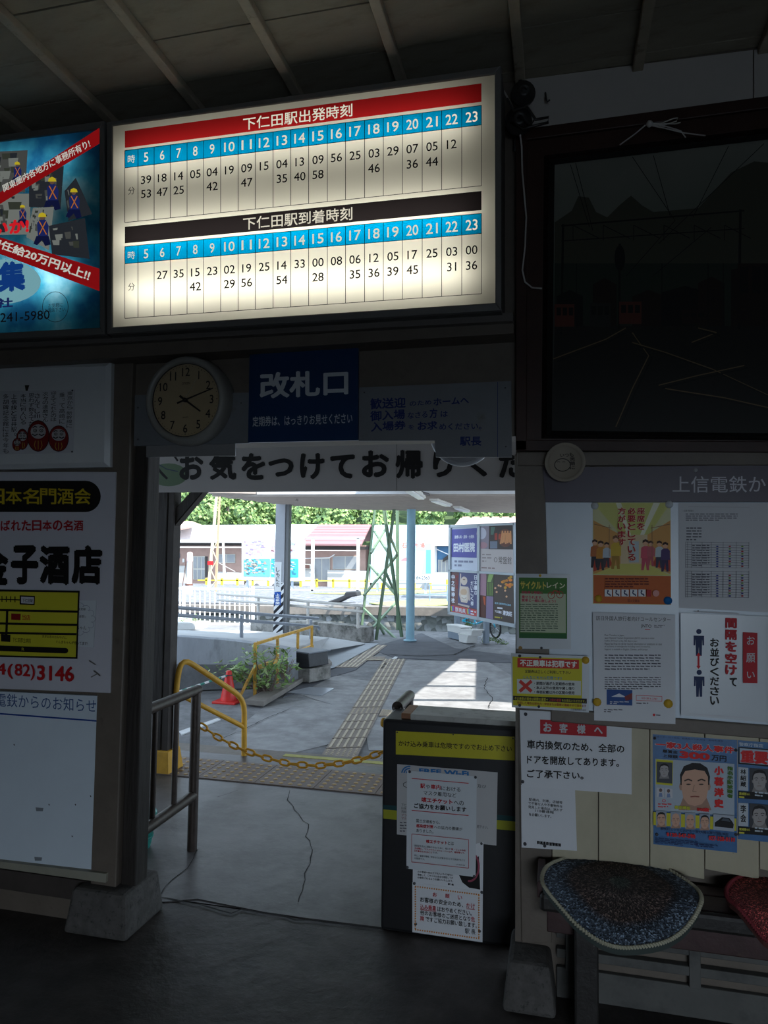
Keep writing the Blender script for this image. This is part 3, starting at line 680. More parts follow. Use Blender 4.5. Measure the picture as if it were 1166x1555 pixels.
# ------------------------------------------------------------------ signs above the gate
m_gp = M('blue_grey_board', (.16, .17, .185), .5, .08, 8, .15, dirt=(.13, .12, .11), dsc=9, dlo=.6, dhi=.75)
pA = VP(2.575)
o, pr = sheet('grey_mounting_board', 'plain blue-grey board fixed behind the round clock', 'board', pA, [(205, 600), (378, 596), (378, 673), (203, 677)], m_gp, .012, pins=[(209.5, 619, 1.3, m_blackpin), (209.5, 667, 1.3, m_blackpin), (366, 612, 1, m_blackpin)])
o, pr = sheet('grey_strip_board', 'narrow grey strip hanging under clock board in front of banner', 'board', pA, [(222, 677), (357, 674), (357, 692), (222, 694)], M('grey_strip', (.22, .215, .22), .5, .05, 5, .05), .008)
m_blue = M('dark_blue_enamel', (.010, .036, .105), .3, .1, 5, .06)
bl, pr = sheet('ticket_gate_sign', 'dark blue enamel ticket gate sign with white lettering', 'sign', VP(2.565), [(379, 537), (544, 528), (543.5, 668.5), (376.5, 672)], m_blue, .012)
wh = ink(190, 195, 200)
pr.q([(394, 566), (529, 560.5), (529, 600), (394, 606)], '改札口', wh, .035)
pr.q([(383.5, 632.5), (535, 627), (535, 643), (383.5, 648)], '定期券は、はっきりお見せください', wh, .012); pr.done(bl)
f = [(545, 588.5), (776, 578.5), (777, 694), (661.5, 694), (660, 669), (545, 669.5)]
mb = MB().prism([pA(x, y, .012) for x, y in f], (0, .012, 0)); nb = mb.build('handwritten_notice_board', m_gp, None, loc=mid([pA(x, y, 0) for x, y in f])); tagit(nb, 'blue-grey board with a hand-brushed blue notice beside the ticket gate sign', 'sign')
pr = Print(pA, .0125); hb = ink(22, 40, 98)
pr.q([(562, 605), (616, 603), (616, 619), (562, 622)], '歓送迎', hb, .03); pr.q([(622, 609), (655, 607), (655, 614), (622, 617)], 'のため', hb, .02); pr.q([(658, 605), (712, 602), (712, 613), (658, 616)], 'ホームへ', hb, .03)
pr.q([(562, 624), (615, 621), (615, 636), (562, 640)], '御入場', hb, .03); pr.q([(619, 626), (649, 624), (649, 634), (619, 636)], 'なさる', hb, .02); pr.q([(652, 620), (664, 620), (664, 635), (652, 635)], '方', hb, .03); pr.q([(669, 624), (680, 624), (680, 633), (669, 633)], 'は', hb, .02)
pr.q([(563, 641), (616, 638), (616, 652), (563, 656)], '入場券', hb, .03); pr.q([(620, 645), (629, 645), (629, 652), (620, 652)], 'を', hb, .02); pr.q([(634, 640), (664, 639), (664, 652), (634, 654)], 'お求', hb, .03); pr.q([(667, 643), (731, 642), (731, 652), (667, 653)], 'めください。', hb, .02)
pr.q([(698, 663), (731, 663), (731, 677), (698, 677)], '駅長', hb, .03); pr.line(755.5, 580, 755.5, 694, .8, hb); pr.done(nb)
for x, y in ((767, 589), (768, 678), (553, 596)): MB().lathe([(.003, 0), (.002, .002), (0, .0025)], pA(x, y, .012), (0, -1, 0), None, 8).build('nail', m_blackpin, nb)
# round white-rimmed lamp tucked behind the notice
rc = P(702, 658, 2.86); rr = 50*(rc-EYEP).length/FOC
rl = thing('round_wall_lamp', rc, 'round pale lamp dish peeking out under the handwritten notice board', 'lamp')
MB().lathe([(rr*.85, -.05), (rr*.98, -.02), (rr, 0), (rr*.97, .012), (rr*.90, .014)], rc, (0, -1, -.15), None, 40).build('rim', M('pale_lamp_rim', (.42, .44, .47), .3, 0, bump=0), rl)
MB().lathe([(rr*.90, .012), (rr*.6, .03), (0, .04)], rc, (0, -1, -.15), None, 40).build('diffuser', M('dusty_diffuser', (.33, .34, .36), .4, .05, 4, 0), rl)
MB().box((rc.x-.01, rc.y+.03, rc.z), (rc.x+.01, rc.y+.05, 2.66)).build('hanger', m_frame, rl)
# ------------------------------------------------------------------ banner outside
BN = VP(4.22)
bq = [(150, 668), (860, 668), (860, 744.5), (150, 748)]
m_ban = M('white_banner_board', (.33, .315, .31), .55, .04, 2, .03)
bn, pr = sheet('farewell_banner', 'long white banner board with black brush lettering across the passage', 'banner', BN, bq, m_ban, .012, off=0)
pr.off = .0006; bk = ink(18, 16, 18)
pr.oval(256, 721, 29, 17.5, ink(92, 112, 88)); pr.path([(236, 702), (252, 712), (270, 716)], 1.6, ink(60, 72, 90))
pr.path([(233, 690), (237, 706), (246, 720), (254, 727)], 3.4, bk); pr.path([(236, 700), (242, 714), (254, 727)], 3, bk); pr.path([(265, 693), (270, 700)], 3, bk)
pr.text(220, 723, 233, 732, '仁田', ink(140, 60, 60))
for c, x0, x1, y0, y1 in (('お', 272, 309, 688, 729), ('気', 317, 359, 689, 729), ('を', 366, 403, 688, 729), ('つ', 407, 446, 696, 724), ('け', 455, 493, 688, 728), ('て', 501, 539, 690, 727), ('お', 549, 591, 684, 725), ('帰', 600, 642, 683, 727), ('り', 657, 688, 685, 725), ('く', 712, 740, 685, 724), ('だ', 757, 797, 685, 726), ('さ', 803, 840, 685, 726)):
    pr.q([(x0, y0), (x1, y0), (x1, y1), (x0, y1)], c, bk, .045)
pr.done(bn)
for hx in (-2.95, -.5): MB().box((hx, 4.222, 2.1), (hx+.03, 4.26, 2.66)).build('hanger', m_wood, bn)
MB().prism([BN(602, 668, .0002), BN(602.8, 668, .0002), BN(602.8, 745, .0002), BN(602, 745, .0002)], (0, -.0003, 0)).build('seam', m_frame, bn)

# ------------------------------------------------------------------ left signs
pL_ = VP(2.6)
# framed daruma picture
fr = thing('framed_drawing', P(80, 640, 2.57), 'white shallow-framed panel with a drawing of red daruma dolls', 'picture')
q = [(-120, 556), (169.5, 548.5), (166.5, 709), (-120, 716)]; qi = [(-114, 563), (160.5, 556), (158, 702), (-114, 708)]
a, b = quad3(VP(2.555), q), quad3(VP(2.54), qi)
mb = MB()
for i in range(4): j = (i+1) % 4; mb.add([a[i], a[j], b[j], b[i]], [[0, 1, 2, 3]])
mb.prism(a, (0, .044, 0)); mb.build('frame', m_white, fr, bevel=0)
MB().prism(quad3(VP(2.54), qi), (0, .012, 0)).build('panel', m_white, fr)
pp = VP(2.54); pq = [(-14, 594), (113, 591.5), (111.5, 687.5), (-14, 690)]
MB().prism(quad3(pp, pq, .002), (0, .002, 0)).build('paper', M('drawing_paper', (.55, .56, .60), .6, .03, 4, .03), fr)
for x, y in ((110, 593), (109.5, 686)): MB().lathe([(.004, 0), (.003, .003), (0, .004)], pp(x, y, .002), (0, -1, 0), None, 8).build('pin', m_blackpin, fr)
pr = Print(pp, .0025); bk2 = ink(40, 38, 44)
pr.poly([(37.5, 585), (44.5, 585), (42, 593.5), (39, 593.5)], ink(60, 58, 50))
for x, y0, y1, s in ((102, 594, 622, '東京から'), (101, 624, 650, '新幹線に'), (90, 596, 644, '乗って高崎に'), (77, 594, 640, '迎えてくれたのは'), (64.5, 595, 641, '次々の達磨さん'), (52.5, 597, 636, 'さんてし…'), (43.5, 597, 647, '思わず数えてた'), (31, 598, 645, '本当に何人いる'), (17, 598, 665, '上信線と吉井駅。'), (4.5, 598, 689, '多胡碑記念館には今年も')):
    pr.down(x, y0, x+8.5, y1, s, bk2, .0)
def daruma(cx, cy, rx, ry):
    pr.oval(cx, cy, rx, ry, bk2, 24); pr.oval(cx, cy, rx*.94, ry*.95, ink(122, 30, 30), 24); pr.oval(cx, cy-ry*.28, rx*.68, ry*.46, ink(178, 176, 178), 20)
    for s in (-1, 1):
        pr.oval(cx+s*rx*.28, cy-ry*.34, rx*.17, ry*.11, bk2, 12); pr.oval(cx+s*rx*.28, cy-ry*.34, rx*.11, ry*.07, ink(190, 190, 190), 12); pr.oval(cx+s*rx*.28, cy-ry*.34, rx*.05, ry*.04, bk2, 8)
        pr.path([(cx+s*rx*.1, cy-ry*.55), (cx+s*rx*.3, cy-ry*.62), (cx+s*rx*.5, cy-ry*.5)], 1.5, bk2)
        pr.path([(cx+s*rx*.05, cy-ry*.12), (cx+s*rx*.3, cy-ry*.02), (cx+s*rx*.55, cy-ry*.12)], 1.6, bk2)
        pr.path([(cx+s*rx*.25, cy+ry*.3), (cx+s*rx*.35, cy+ry*.6), (cx+s*rx*.2, cy+ry*.85)], .8, ink(190, 160, 70))
    pr.path([(cx, cy+ry*.3), (cx, cy+ry*.85)], .8, ink(190, 160, 70))
daruma(34, 667, 9.5, 16); daruma(26, 675, 7.5, 10); daruma(89, 666, 15.5, 20); daruma(58, 662, 17, 24)
pr.done(fr, txt='handwriting')
# liquor shop sign
pS_ = VP(2.5985)
sq = [(-150, 716.5), (176, 716.5), (167, 1052.5), (-150, 1040)]
m_wh2 = M('glossy_white_sign', (.56, .56, .62), .16, .03, 2, .02)
ls, pr = sheet('liquor_shop_sign', 'glossy white liquor shop sign with big black lettering and yellow map', 'sign', pS_, sq, m_wh2, .03, bevel=.002)
gk = M('glossy_black_print', (.012, .012, .012), .12, 0, bump=0, spec=.6); yg = ink(190, 165, 30)
n = 14; pill = [(-140, 730), (130, 730)]+[(130+23*math.sin(i*math.pi/n), 753.8-23.8*math.cos(i*math.pi/n)) for i in range(1, n)]+[(130, 777.6), (-140, 777)]
pr.poly(pill, gk)
for i, c in enumerate('日本名門酒会'): x = -18+26.2*i; pr.q([(x, 741), (x+25, 742), (x+25, 766), (x, 765.5)], c, yg, .02)
for i, c in enumerate('選ばれた日本の名酒'): x = -15+15.85*i; pr.q([(x, 790), (x+14.6, 790), (x+14.6, 806), (x, 806)], c, ink(160, 24, 34), .03)
for c, x0, x1 in (('金', -30, 13), ('子', 16, 58.5), ('酒', 59.5, 106), ('店', 108, 155.5)): pr.q([(x0, 828), (x1, 827.5), (x1, 889), (x0, 887)], c, bk, .055)
yl = ink(196, 190, 50)
pr.poly([(-150, 893), (121, 897), (117.5, 1000.5), (-150, 994)], bk); pr.poly([(-150, 896), (118.5, 900), (115, 998), (-150, 991)], yl)
pr.line(-150, 906, 31, 911, 1.6, bk)
for i in range(9): x = -30+6.6*i; pr.line(x, 905+x*.03, x, 914+x*.03, 1.4, bk)
pr.poly([(30, 904), (53, 905), (52.5, 919), (30, 918)], bk); pr.poly([(32, 906), (51.5, 907), (51, 917), (32, 916)], ink(200, 200, 205)); pr.q([(34, 909), (50, 909.5), (50, 915), (34, 914.5)], '下仁田駅', bk, .01)
pr.line(-150, 923, 118, 929, 3.4, bk); pr.line(-150, 944, 117, 949, 3.4, bk); pr.line(-150, 959, 116, 963, 3.4, bk); pr.line(11, 927, 9.5, 968, 3.6, bk); pr.poly([(1.5, 963), (16, 964), (15.5, 975), (1.5, 974)], bk)
pr.poly([(17, 931.5), (31.5, 932), (31, 942), (17, 941)], ink(130, 20, 25)); pr.text(33.5, 933, 46, 941.5, '当店', ink(170, 40, 30), .02); pr.text(19, 968, 47, 975, '下仁田厚生病院', bk, .0)
pr.line(-150, 979, 98, 988, 8.5, bk); pr.oval(99, 988, 4.6, 4.3, bk); pr.text(33, 983.5, 37, 988, 'R', yl)
pr.q([(-53, 1004), (20, 1008), (20, 1031), (-53, 1027)], '0274(', ink(176, 24, 30), .02); pr.q([(22, 1007.5), (53, 1009), (53, 1034), (22, 1031.5)], '82)', ink(176, 24, 30), .02); pr.q([(56, 1010), (112.5, 1012), (112, 1035.5), (56, 1033)], '3146', ink(176, 24, 30), .03)
ls2 = MB().prism(quad3(pS_, [(59, 909.7), (146.6, 912), (142, 983), (58, 978)], .033), (0, .0015, 0)).build('taped_note', m_lam, ls)
pr2 = Print(pS_, .0345); pr2.poly([(63, 913.5), (88, 914.5), (87, 951), (62.5, 949.5)], ink(70, 68, 66)); pr2.poly([(66, 931), (86, 932), (86, 950), (65, 949)], ink(150, 152, 160)); pr2.poly([(68, 914), (74, 914.3), (74.5, 931), (67, 931)], ink(150, 90, 60)); pr2.poly([(77, 914.3), (84, 914.5), (84.5, 931), (76, 931)], ink(140, 110, 60))
for i in range(14):
    a = i*2*math.pi/14; pr2.ring(116+24*math.cos(a)*.95, 940+20*math.sin(a), 6, 5, .5, ink(120, 125, 150), 10, math.degrees(a)-95, math.degrees(a)+95)
pr2.text(103, 922, 130, 926, '県営業農産登録', bk); pr2.text(98, 928, 121, 932, '「富岡製糸場と', bk); pr2.text(103, 933, 130, 937, '絹産業遺産群」', bk)
pr2.text(95, 941, 119, 946.5, '荒船風穴&', ink(180, 40, 60)); pr2.text(101, 949, 131, 955, 'ぐんまちゃん', bk); pr2.text(64, 964, 102, 968.5, '見学記念のおみやげに、', bk, .01); pr2.text(85, 972, 133, 977, 'ぐんまちゃんが待ってます!', bk, .01)
pr2.done(ls2)
for (x, y, a) in ((140, 1006, .7), (143, 1026, -.6), (147, 1022, .9)): pr.line(x-5, y-4*a, x+5, y+5*a, 1.6, ink(110, 108, 104))
pr.done(ls)
# notice whiteboard
wbq = [(-150, 1043), (163.5, 1057.5), (163, 1327), (-150, 1286)]
wbd, pr = sheet('notice_whiteboard', 'large empty whiteboard with blue heading and blue line below liquor sign', 'whiteboard', pS_, wbq, m_wb, .018, bevel=.002)
bb_ = ink(32, 74, 130)
pr.q([(-41, 1050), (146, 1062), (146, 1082.5), (-41, 1070)], '上信電鉄からのお知らせ', bb_, .0)
pr.line(-150, 1072.5, 163, 1096, 2.4, ink(16, 62, 140))
for x, y in ((60, 1229), (150, 1243), (58, 1304), (145, 1321)): pr.poly([(x-6, y-3), (x+6, y-2), (x+5, y+3), (x-5, y+3)], ink(120, 126, 134))
for x, y in ((74, 1222), (114, 1222), (109, 1270), (137, 1209), (21, 1131)): pr.line(x, y-1.2, x+1, y+1.2, 1.4, bk2)
pr.done(wbd)
# ------------------------------------------------------------------ painting on the right wall
pt_ = thing('framed_painting', P(980, 430, 2.56), 'large dark oil painting of a rail yard in a black frame on red-brown boards', 'painting')
def frame4(mb, qo, qi, Yo, Yi, th, m=None):
    a, b = quad3(VP(Yo), qo), quad3(VP(Yi), qi)
    for i in range(4): j = (i+1) % 4; mb.add([a[i], a[j], b[j], b[i]], [[0, 1, 2, 3]], m)
bo = [(783, 197), (1560, 92), (1560, 690), (783, 684)]
MB().prism(quad3(VP(2.565), bo), (0, .03, 0)).build('backing_board', m_redwood, pt_, bevel=.003)
mb = MB()
for q in ([(783, 197), (1560, 92), (1560, 112), (783, 214)], [(783, 668), (1560, 672), (1560, 690), (783, 684)], [(783, 197), (800, 195), (800, 684), (783, 684)]):
    mb = MB(); mb.prism(quad3(VP(2.55), q), (0, .014, 0)); mb.build('edge_moulding', m_redwood, pt_, bevel=.003)
fo = [(826, 236), (1520, 150), (1520, 672), (822, 666)]; fi_ = [(842, 250), (1500, 172), (1500, 662), (838, 654)]
fm = [(833, 243), (1510, 161), (1510, 667), (830, 660)]
m_blk = M('black_carved_frame', (.010, .010, .010), .3, .1, 30, .3)
mb = MB(); frame4(mb, fo, fm, 2.565, 2.52, 0); frame4(mb, fm, fi_, 2.52, 2.535, 0); mb.build('frame', m_blk, pt_)
m_canv = bpy.data.materials.new('dark_oil_canvas'); m_canv.use_nodes = True
nt = m_canv.node_tree; N = nt.nodes; b = N['Principled BSDF']; b.inputs['Roughness'].default_value = .55
tc = N.new('ShaderNodeTexCoord'); sp = N.new('ShaderNodeSeparateXYZ'); nt.links.new(tc.outputs['Object'], sp.inputs[0])
nz = N.new('ShaderNodeTexNoise'); nz.inputs['Scale'].default_value = 6; nz.inputs['Detail'].default_value = 8; nt.links.new(tc.outputs['Object'], nz.inputs['Vector'])
mr = N.new('ShaderNodeMath'); mr.operation = 'MULTIPLY_ADD'; mr.inputs[1].default_value = .35; nt.links.new(nz.outputs['Fac'], mr.inputs[0])
nt.links.new(sp.outputs['Z'], mr.inputs[2]); rp = N.new('ShaderNodeValToRGB'); mp = N.new('ShaderNodeMapRange'); mp.inputs[1].default_value = -.35; mp.inputs[2].default_value = .75
nt.links.new(mr.outputs[0], mp.inputs[0]); nt.links.new(mp.outputs[0], rp.inputs[0]); nt.links.new(rp.outputs[0], b.inputs['Base Color'])
e = rp.color_ramp.elements; e[0].color = (.02, .02, .018, 1); e[0].position = .1; e[1].color = (.16, .165, .14, 1); e[1].position = .9
k = e.new(.42); k.color = (.028, .036, .028, 1); k = e.new(.55); k.color = (.075, .095, .075, 1)
pc = VP(2.54); MB().prism(quad3(pc, fi_), (0, .02, 0)).build('canvas', m_canv, pt_)
pr = Print(pc, .0006); d1, d2, d3, d4 = ink(38, 44, 38), ink(14, 14, 14), ink(30, 20, 16), ink(70, 64, 58); d5 = ink(84, 42, 32); hill = ink(62, 62, 52)
pr.poly([(842, 338), (868, 320), (878, 298), (894, 300), (905, 322), (922, 330), (940, 312), (958, 297), (975, 312), (992, 322), (1060, 316), (1110, 262), (1145, 245), (1200, 250), (1500, 300), (1500, 420), (842, 420)], hill)
pr.poly([(842, 400), (1500, 400), (1500, 500), (842, 500)], ink(36, 46, 38))
for x, w, h in ((845, 40, 30), (900, 36, 48), (960, 50, 30), (1005, 70, 36), (1060, 40, 50), (1110, 80, 70), (1200, 120, 60)): pr.poly([(x, 500), (x, 480-h), (x+w*.5, 470-h), (x+w, 480-h), (x+w, 500)], d2 if int(x) % 2 else d3)
pr.poly([(842, 495), (1500, 495), (1500, 662), (838, 654)], ink(28, 27, 24))
pr.line(852, 343, 1130, 320, 2.4, d2); pr.line(852, 366, 1130, 347, 1.6, d2); pr.line(855, 340, 852, 510, 3.4, d2); pr.line(1124, 318, 1122, 500, 4, d2)
for i, x in enumerate(range(870, 1120, 46)): pr.line(x, 342, x+40, 362, 1.2, d2); pr.line(x, 342, x, 365, 1, d2)
pr.line(941, 370, 940, 512, 3.4, d2); pr.oval(941, 392, 8, 20, d2)
for a in ((866, 250, 895, 345), (874, 248, 900, 350), (960, 238, 1025, 335), (992, 236, 1018, 330), (1106, 222, 1052, 330), (1160, 218, 1000, 370), (1025, 335, 950, 420), (1080, 345, 990, 420)): pr.line(*a, 1.0, d2)
for x, y, w, h, c in ((842, 462, 30, 34, d5), (895, 460, 32, 36, ink(34, 36, 34)), (940, 458, 34, 34, d5), (1035, 470, 36, 22, d3), (1120, 400, 60, 90, d3)):
    pr.poly([(x, y), (x+w, y), (x+w, y+h), (x, y+h)], c)
    for i in range(3): pr.poly([(x+3+i*w*.31, y+5), (x+3+i*w*.31+w*.22, y+5), (x+3+i*w*.31+w*.22, y+h*.5), (x+3+i*w*.31, y+h*.5)], d2)
for x in (875, 1005, 1075, 1098, 1160): pr.line(x, 400, x, 500, 1.2, d2)
for p in ([(840, 545), (880, 530), (920, 515), (950, 498)], [(935, 648), (960, 590), (985, 540), (960, 505)], [(1166, 600), (1080, 560), (1010, 535), (960, 520)], [(1000, 585), (1060, 570), (1130, 555)], [(1010, 590), (1100, 604), (1260, 640)], [(1050, 520), (1088, 505), (1060, 498)]):
    pr.path(p, 1.6, ink(110, 92, 66)); pr.path([(x+5, y+4) for x, y in p], 2.5, d2)
pr.done(pt_)
m_str = M('white_string', (.5, .48, .46), .8, .05, 30, 0)
sr = thing('string_bow', P(985, 190, 2.54), 'white string tied in a bow over the top of the painting', 'string')
ps = VP(2.535)
mb = MB().tube([ps(941, 220), ps(962, 205), ps(980, 190)], .0025, None, 6); mb.build('cord', m_str, sr)
for l in ([(985, 188), (1005, 187), (1022, 180), (1029, 179), (1027, 184), (1008, 190), (985, 190)], [(985, 190), (1010, 195), (1040, 202), (1071, 206)], [(985, 190), (1012, 192), (1034, 199), (1041, 209)], [(985, 190), (1008, 188), (1025, 188), (1033, 186)]):
    MB().tube([ps(x, y, .004*i % .01) for i, (x, y) in enumerate(l)], .0022, None, 6).build('loop', m_str, sr)
MB().lathe([(.0, -.012), (.011, -.006), (.012, .003), (.006, .011), (0, .013)], ps(986, 188, .004), (1, 0, -.3), None, 10).build('knot', m_str, sr)
# wires, insulators and hook beside the timetable
tagit(MB().tube([P(765, 138, 2.5), P(776, 158, 2.52), P(786, 178, 2.53), P(792, 222, 2.535), P(793, 262, 2.535), P(799, 330, 2.535), P(797, 375, 2.535), P(793, 410, 2.535), P(797, 428, 2.535), P(808, 437, 2.535), P(823, 438, 2.535)], .0032, None, 7).build('white_cable', m_str, None), 'thin white cable looping down beside the painting frame', 'cable')
ins = thing('insulator_cluster', P(792, 170, 2.52), 'pair of dark round wire insulators with looped black cable at ceiling corner', 'insulator')
m_ins = M('dark_glazed_knob', (.035, .033, .032), .3, .1, 10, .05)
for x, y, r in ((794, 143, .045), (787, 185, .05)):
    c = P(x, y, 2.53); MB().lathe([(r*.6, -.02), (r, 0), (r*.95, .012), (r*.55, .02), (r*.5, .032), (r*.2, .036), (r*.2, .02)], c, (.2, -1, -.15), None, 20).build('knob', m_ins, ins)
MB().tube([P(x, y, 2.5) for x, y in ((770, 150), (780, 168), (800, 162), (812, 180), (806, 192), (790, 176), (776, 186), (795, 196), (815, 190), (832, 186), (833, 178), (812, 182))], .005, None, 7).build('cable_loop', m_ins, ins)
MB().tube([P(790, 120, 2.56), P(793, 140, 2.54), P(788, 180, 2.54), P(782, 230, 2.58)], .01, None, 7).build('down_lead', m_ins, ins)
tagit(MB().tube([P(828, 141, 2.592), P(829, 150, 2.57), P(831, 155, 2.57), P(834, 152, 2.575)], .0035, None, 6).build('wall_hook', m_ins, None), 'small dark iron hook on the white wall band', 'hook')
MB
# paper plate
pc_ = P(858, 702, 2.525); kk_ = (pc_-EYEP).length/FOC; rp_ = 29*kk_
pp_ = thing('paper_plate', pc_, 'round paper plate with a pen smiley hung under the painting', 'plate')
MB().lathe([(rp_*.3, -.02), (rp_*.78, -.012), (rp_, .004), (rp_*.985, .007), (rp_*.80, -.004), (rp_*.76, -.008), (0, -.008)], pc_, (0, -1, 0), None, 36).build('dish', M('beige_card', (.30, .26, .21), .7, .06, 10, .05), pp_)
pr = Print(VP(2.531), .001)
pr.ring(854, 706, 12, 9.5, 1.1, bk, 22, 20, 375); pr.ring(848, 702, 2, 1, .8, bk, 6, 180, 360); pr.ring(856, 702, 2, 1, .8, bk, 6, 180, 360)
pr.q([(850, 689), (870, 687), (871, 694), (851, 694)], 'いつも', bk, .02); pr.down(865, 694, 873, 713, '笑顔に', bk, .02); pr.done(pp_)
# header board and whiteboard
pH = VP(2.588)
hd, pr = sheet('header_board', 'dull purple header board with pale railway notice lettering over the whiteboard', 'sign', pH, [(824, 710), (1560, 702), (1560, 762), (828, 762)], M('dull_purple_board', (.075, .06, .085), .4, .06, 6, .05), .018, off=.008, pins=[(1056, 714, 3, M('pale_cap', (.4, .4, .42), .3, 0, bump=0)), (830, 716, 2.4, m_blackpin)])
pr.q([(1021, 723), (1334, 722), (1334, 748), (1021, 748)], '上信電鉄からのお知らせ', ink(200, 198, 206), .006); pr.done(hd)
w2, pr = sheet('poster_whiteboard', 'wall whiteboard carrying several printed notices under the purple header', 'whiteboard', pH, [(828, 762.5), (1560, 762.5), (1560, 1150), (836, 1082)], m_wb, .014, off=.004, bevel=.002)
pW = VP(2.584)
def papr(name, label, q, m=m_paper, pl=pW, th=.0012, off=.0018, pins=(), cat='poster', group=None): return sheet(name, label, cat, pl, q, m, th, off, group, pins)
clr = M('clear_magnet', (.55, .58, .6), .15, 0, bump=0); ylp = M('yellow_magnet', (.62, .38, .04), .3, 0, bump=0); blp = M('blue_magnet', (.01, .14, .42), .3, 0, bump=0)
# seat courtesy poster
o, pr = papr('seat_courtesy_poster', 'illustrated orange and yellow train seat courtesy poster on whiteboard', [(900, 763), (1018, 763), (1019, 919), (900, 917)], M('yellow_green_poster', (.55, .54, .26), .4, 0, bump=0), pins=[(903, 768, 5.5, clr), (1016, 766, 5.5, clr), (908.5, 909, 5.5, ylp), (1014, 912, 6, blp)])
I = ink
pr.poly([(901, 873), (1018.5, 875), (1018.5, 918), (901, 916)], I(196, 98, 40)); pr.poly([(901, 764), (1018, 764), (985, 812), (942, 812)], I(205, 205, 120))
pr.poly([(935, 764), (943, 764), (958, 812), (952, 812)], I(235, 235, 210)); pr.poly([(992, 764), (1002, 764), (978, 812), (972, 812)], I(235, 235, 210))
pr.poly([(901, 790), (942, 812), (942, 856), (901, 872)], I(215, 160, 90)); pr.poly([(1018, 790), (983, 812), (983, 856), (1018, 872)], I(215, 160, 90)); pr.poly([(942, 812), (983, 812), (983, 856), (942, 856)], I(222, 200, 160)); pr.poly([(942, 856), (983, 856), (1018, 874), (901, 872)], I(214, 206, 110)); pr.poly([(955, 822), (970, 822), (970, 854), (955, 854)], I(190, 200, 205))
pr.poly([(901, 848), (925, 845), (930, 858), (901, 868)], I(190, 70, 50)); pr.poly([(1018, 848), (996, 845), (990, 858), (1018, 868)], I(190, 70, 50))
def guy(x, y, h, c1, c2, hair=(60, 35, 25)):
    pr.poly([(x-h*.12, y-h*.45), (x+h*.1, y-h*.45), (x+h*.12, y), (x+h*.04, y), (x, y-h*.3), (x-h*.06, y), (x-h*.14, y)], I(*c2)); pr.poly([(x-h*.16, y-h*.4), (x-h*.14, y-h*.74), (x-h*.05, y-h*.8), (x+h*.08, y-h*.8), (x+h*.16, y-h*.72), (x+h*.16, y-h*.4)], I(*c1))
    pr.oval(x, y-h*.9, h*.09, h*.1, I(225, 175, 140), 10); pr.poly([(x-h*.1, y-h*.9), (x-h*.09, y-h*.99), (x, y-h*1.03), (x+h*.1, y-h*.98), (x+h*.1, y-h*.9), (x, y-h*.95)], I(*hair))
for a in ((903, 862, 42, (190, 110, 60), (50, 50, 60)), (912, 866, 44, (205, 140, 50), (60, 55, 60)), (921, 862, 38, (190, 200, 210), (70, 60, 70)), (935, 864, 50, (215, 180, 60), (170, 130, 50), (120, 80, 50)), (980, 866, 46, (215, 90, 110), (200, 80, 100)), (988, 860, 38, (200, 100, 110), (190, 90, 100)), (1001, 862, 40, (200, 210, 215), (60, 60, 80)), (1010, 868, 44, (80, 60, 110), (60, 45, 85))): guy(*a)
pr.line(925, 797, 925, 845, .8, I(150, 110, 80)); pr.line(990, 797, 990, 845, .8, I(150, 110, 80)); pr.line(902, 796, 928, 802, 1, I(150, 110, 80)); pr.line(1017, 796, 988, 802, 1, I(150, 110, 80))
rr_ = I(180, 24, 38)
for x0, x1, y0, y1, s in ((967, 979, 770, 805, '座席を'), (953, 965, 770, 852, '必要としている'), (938, 950, 770, 829, '方がいます')):
    pr.down(x0-.5, y0-.5, x1+.5, y1+.5, s, I(235, 225, 190), .07); pr.down(x0, y0, x1, y1, s, rr_, .03)
pr.greek(919, 878, 985, 4, 4, I(110, 40, 20), .45)
for i in range(5): x = 918+12.8*i; pr.poly([(x, 895), (x+11, 895.3), (x+11, 906), (x, 905.7)], I(235, 235, 235)); pr.oval(x+5, 897.5, 1.5, 1.5, I(30, 40, 90), 8); pr.path([(x+4, 899), (x+5, 902), (x+8, 902.5), (x+8.5, 905)], 1.7, I(30, 40, 90))
pr.poly([(982, 895.5), (988.5, 895.7), (988.5, 906), (982, 906)], I(180, 40, 40)); pr.oval(996, 901, 5, 5, I(225, 160, 150)); pr.text(953, 910, 971, 914, '国土交通省', I(90, 40, 30), 0)
pr.done(o)
# congestion sheet
o, pr = papr('congestion_table_sheet', 'white printed sheet with two small coloured congestion tables', [(1030, 764), (1166, 764), (1168, 930), (1031, 923)], M('schedule_paper', (.56, .57, .60), .5, .02, 4, .03), pins=[(1060, 928, 1, m_blackpin)])
pr.line(1045, 769, 1138, 770.5, 1.5, I(190, 190, 195)); gy = I(90, 90, 100)
pr.text(1037, 774, 1053, 777, '1 混雑 時間案内', gy); pr.greek(1041, 780, 1120, 4, 3.1, gy, .4); pr.greek(1042, 801, 1065, 5, 4.4, gy, .4, seed=4)
for (y0, y1, nr) in ((823, 861, 9), (867, 906, 9)):
    for i in range(nr+2): yy = y0+(y1-y0)*i/(nr+1); pr.line(1041, yy, 1137, yy+1.6, .5, gy)
    for x in (1041, 1044, 1050, 1066, 1080, 1098, 1118, 1137): pr.line(x, y0, x-.3, y1+1.2, .5, gy)
    for c, x in enumerate((1089, 1108, 1127)):
        for i in range(nr): yy = y0+(y1-y0)*(i+1.5)/(nr+1)+1; pr.oval(x, yy, 2, 1.1, (I(50, 60, 140), I(180, 50, 60), I(110, 150, 50))[(0, (i*7+c) % 3, (i+c) % 3)[c]], 8)
    pr.off += .0001; pr.greek(1051, y0+4.6, 1077, nr, (y1-y0)/(nr+1), gy, .35)
pr.done(o)
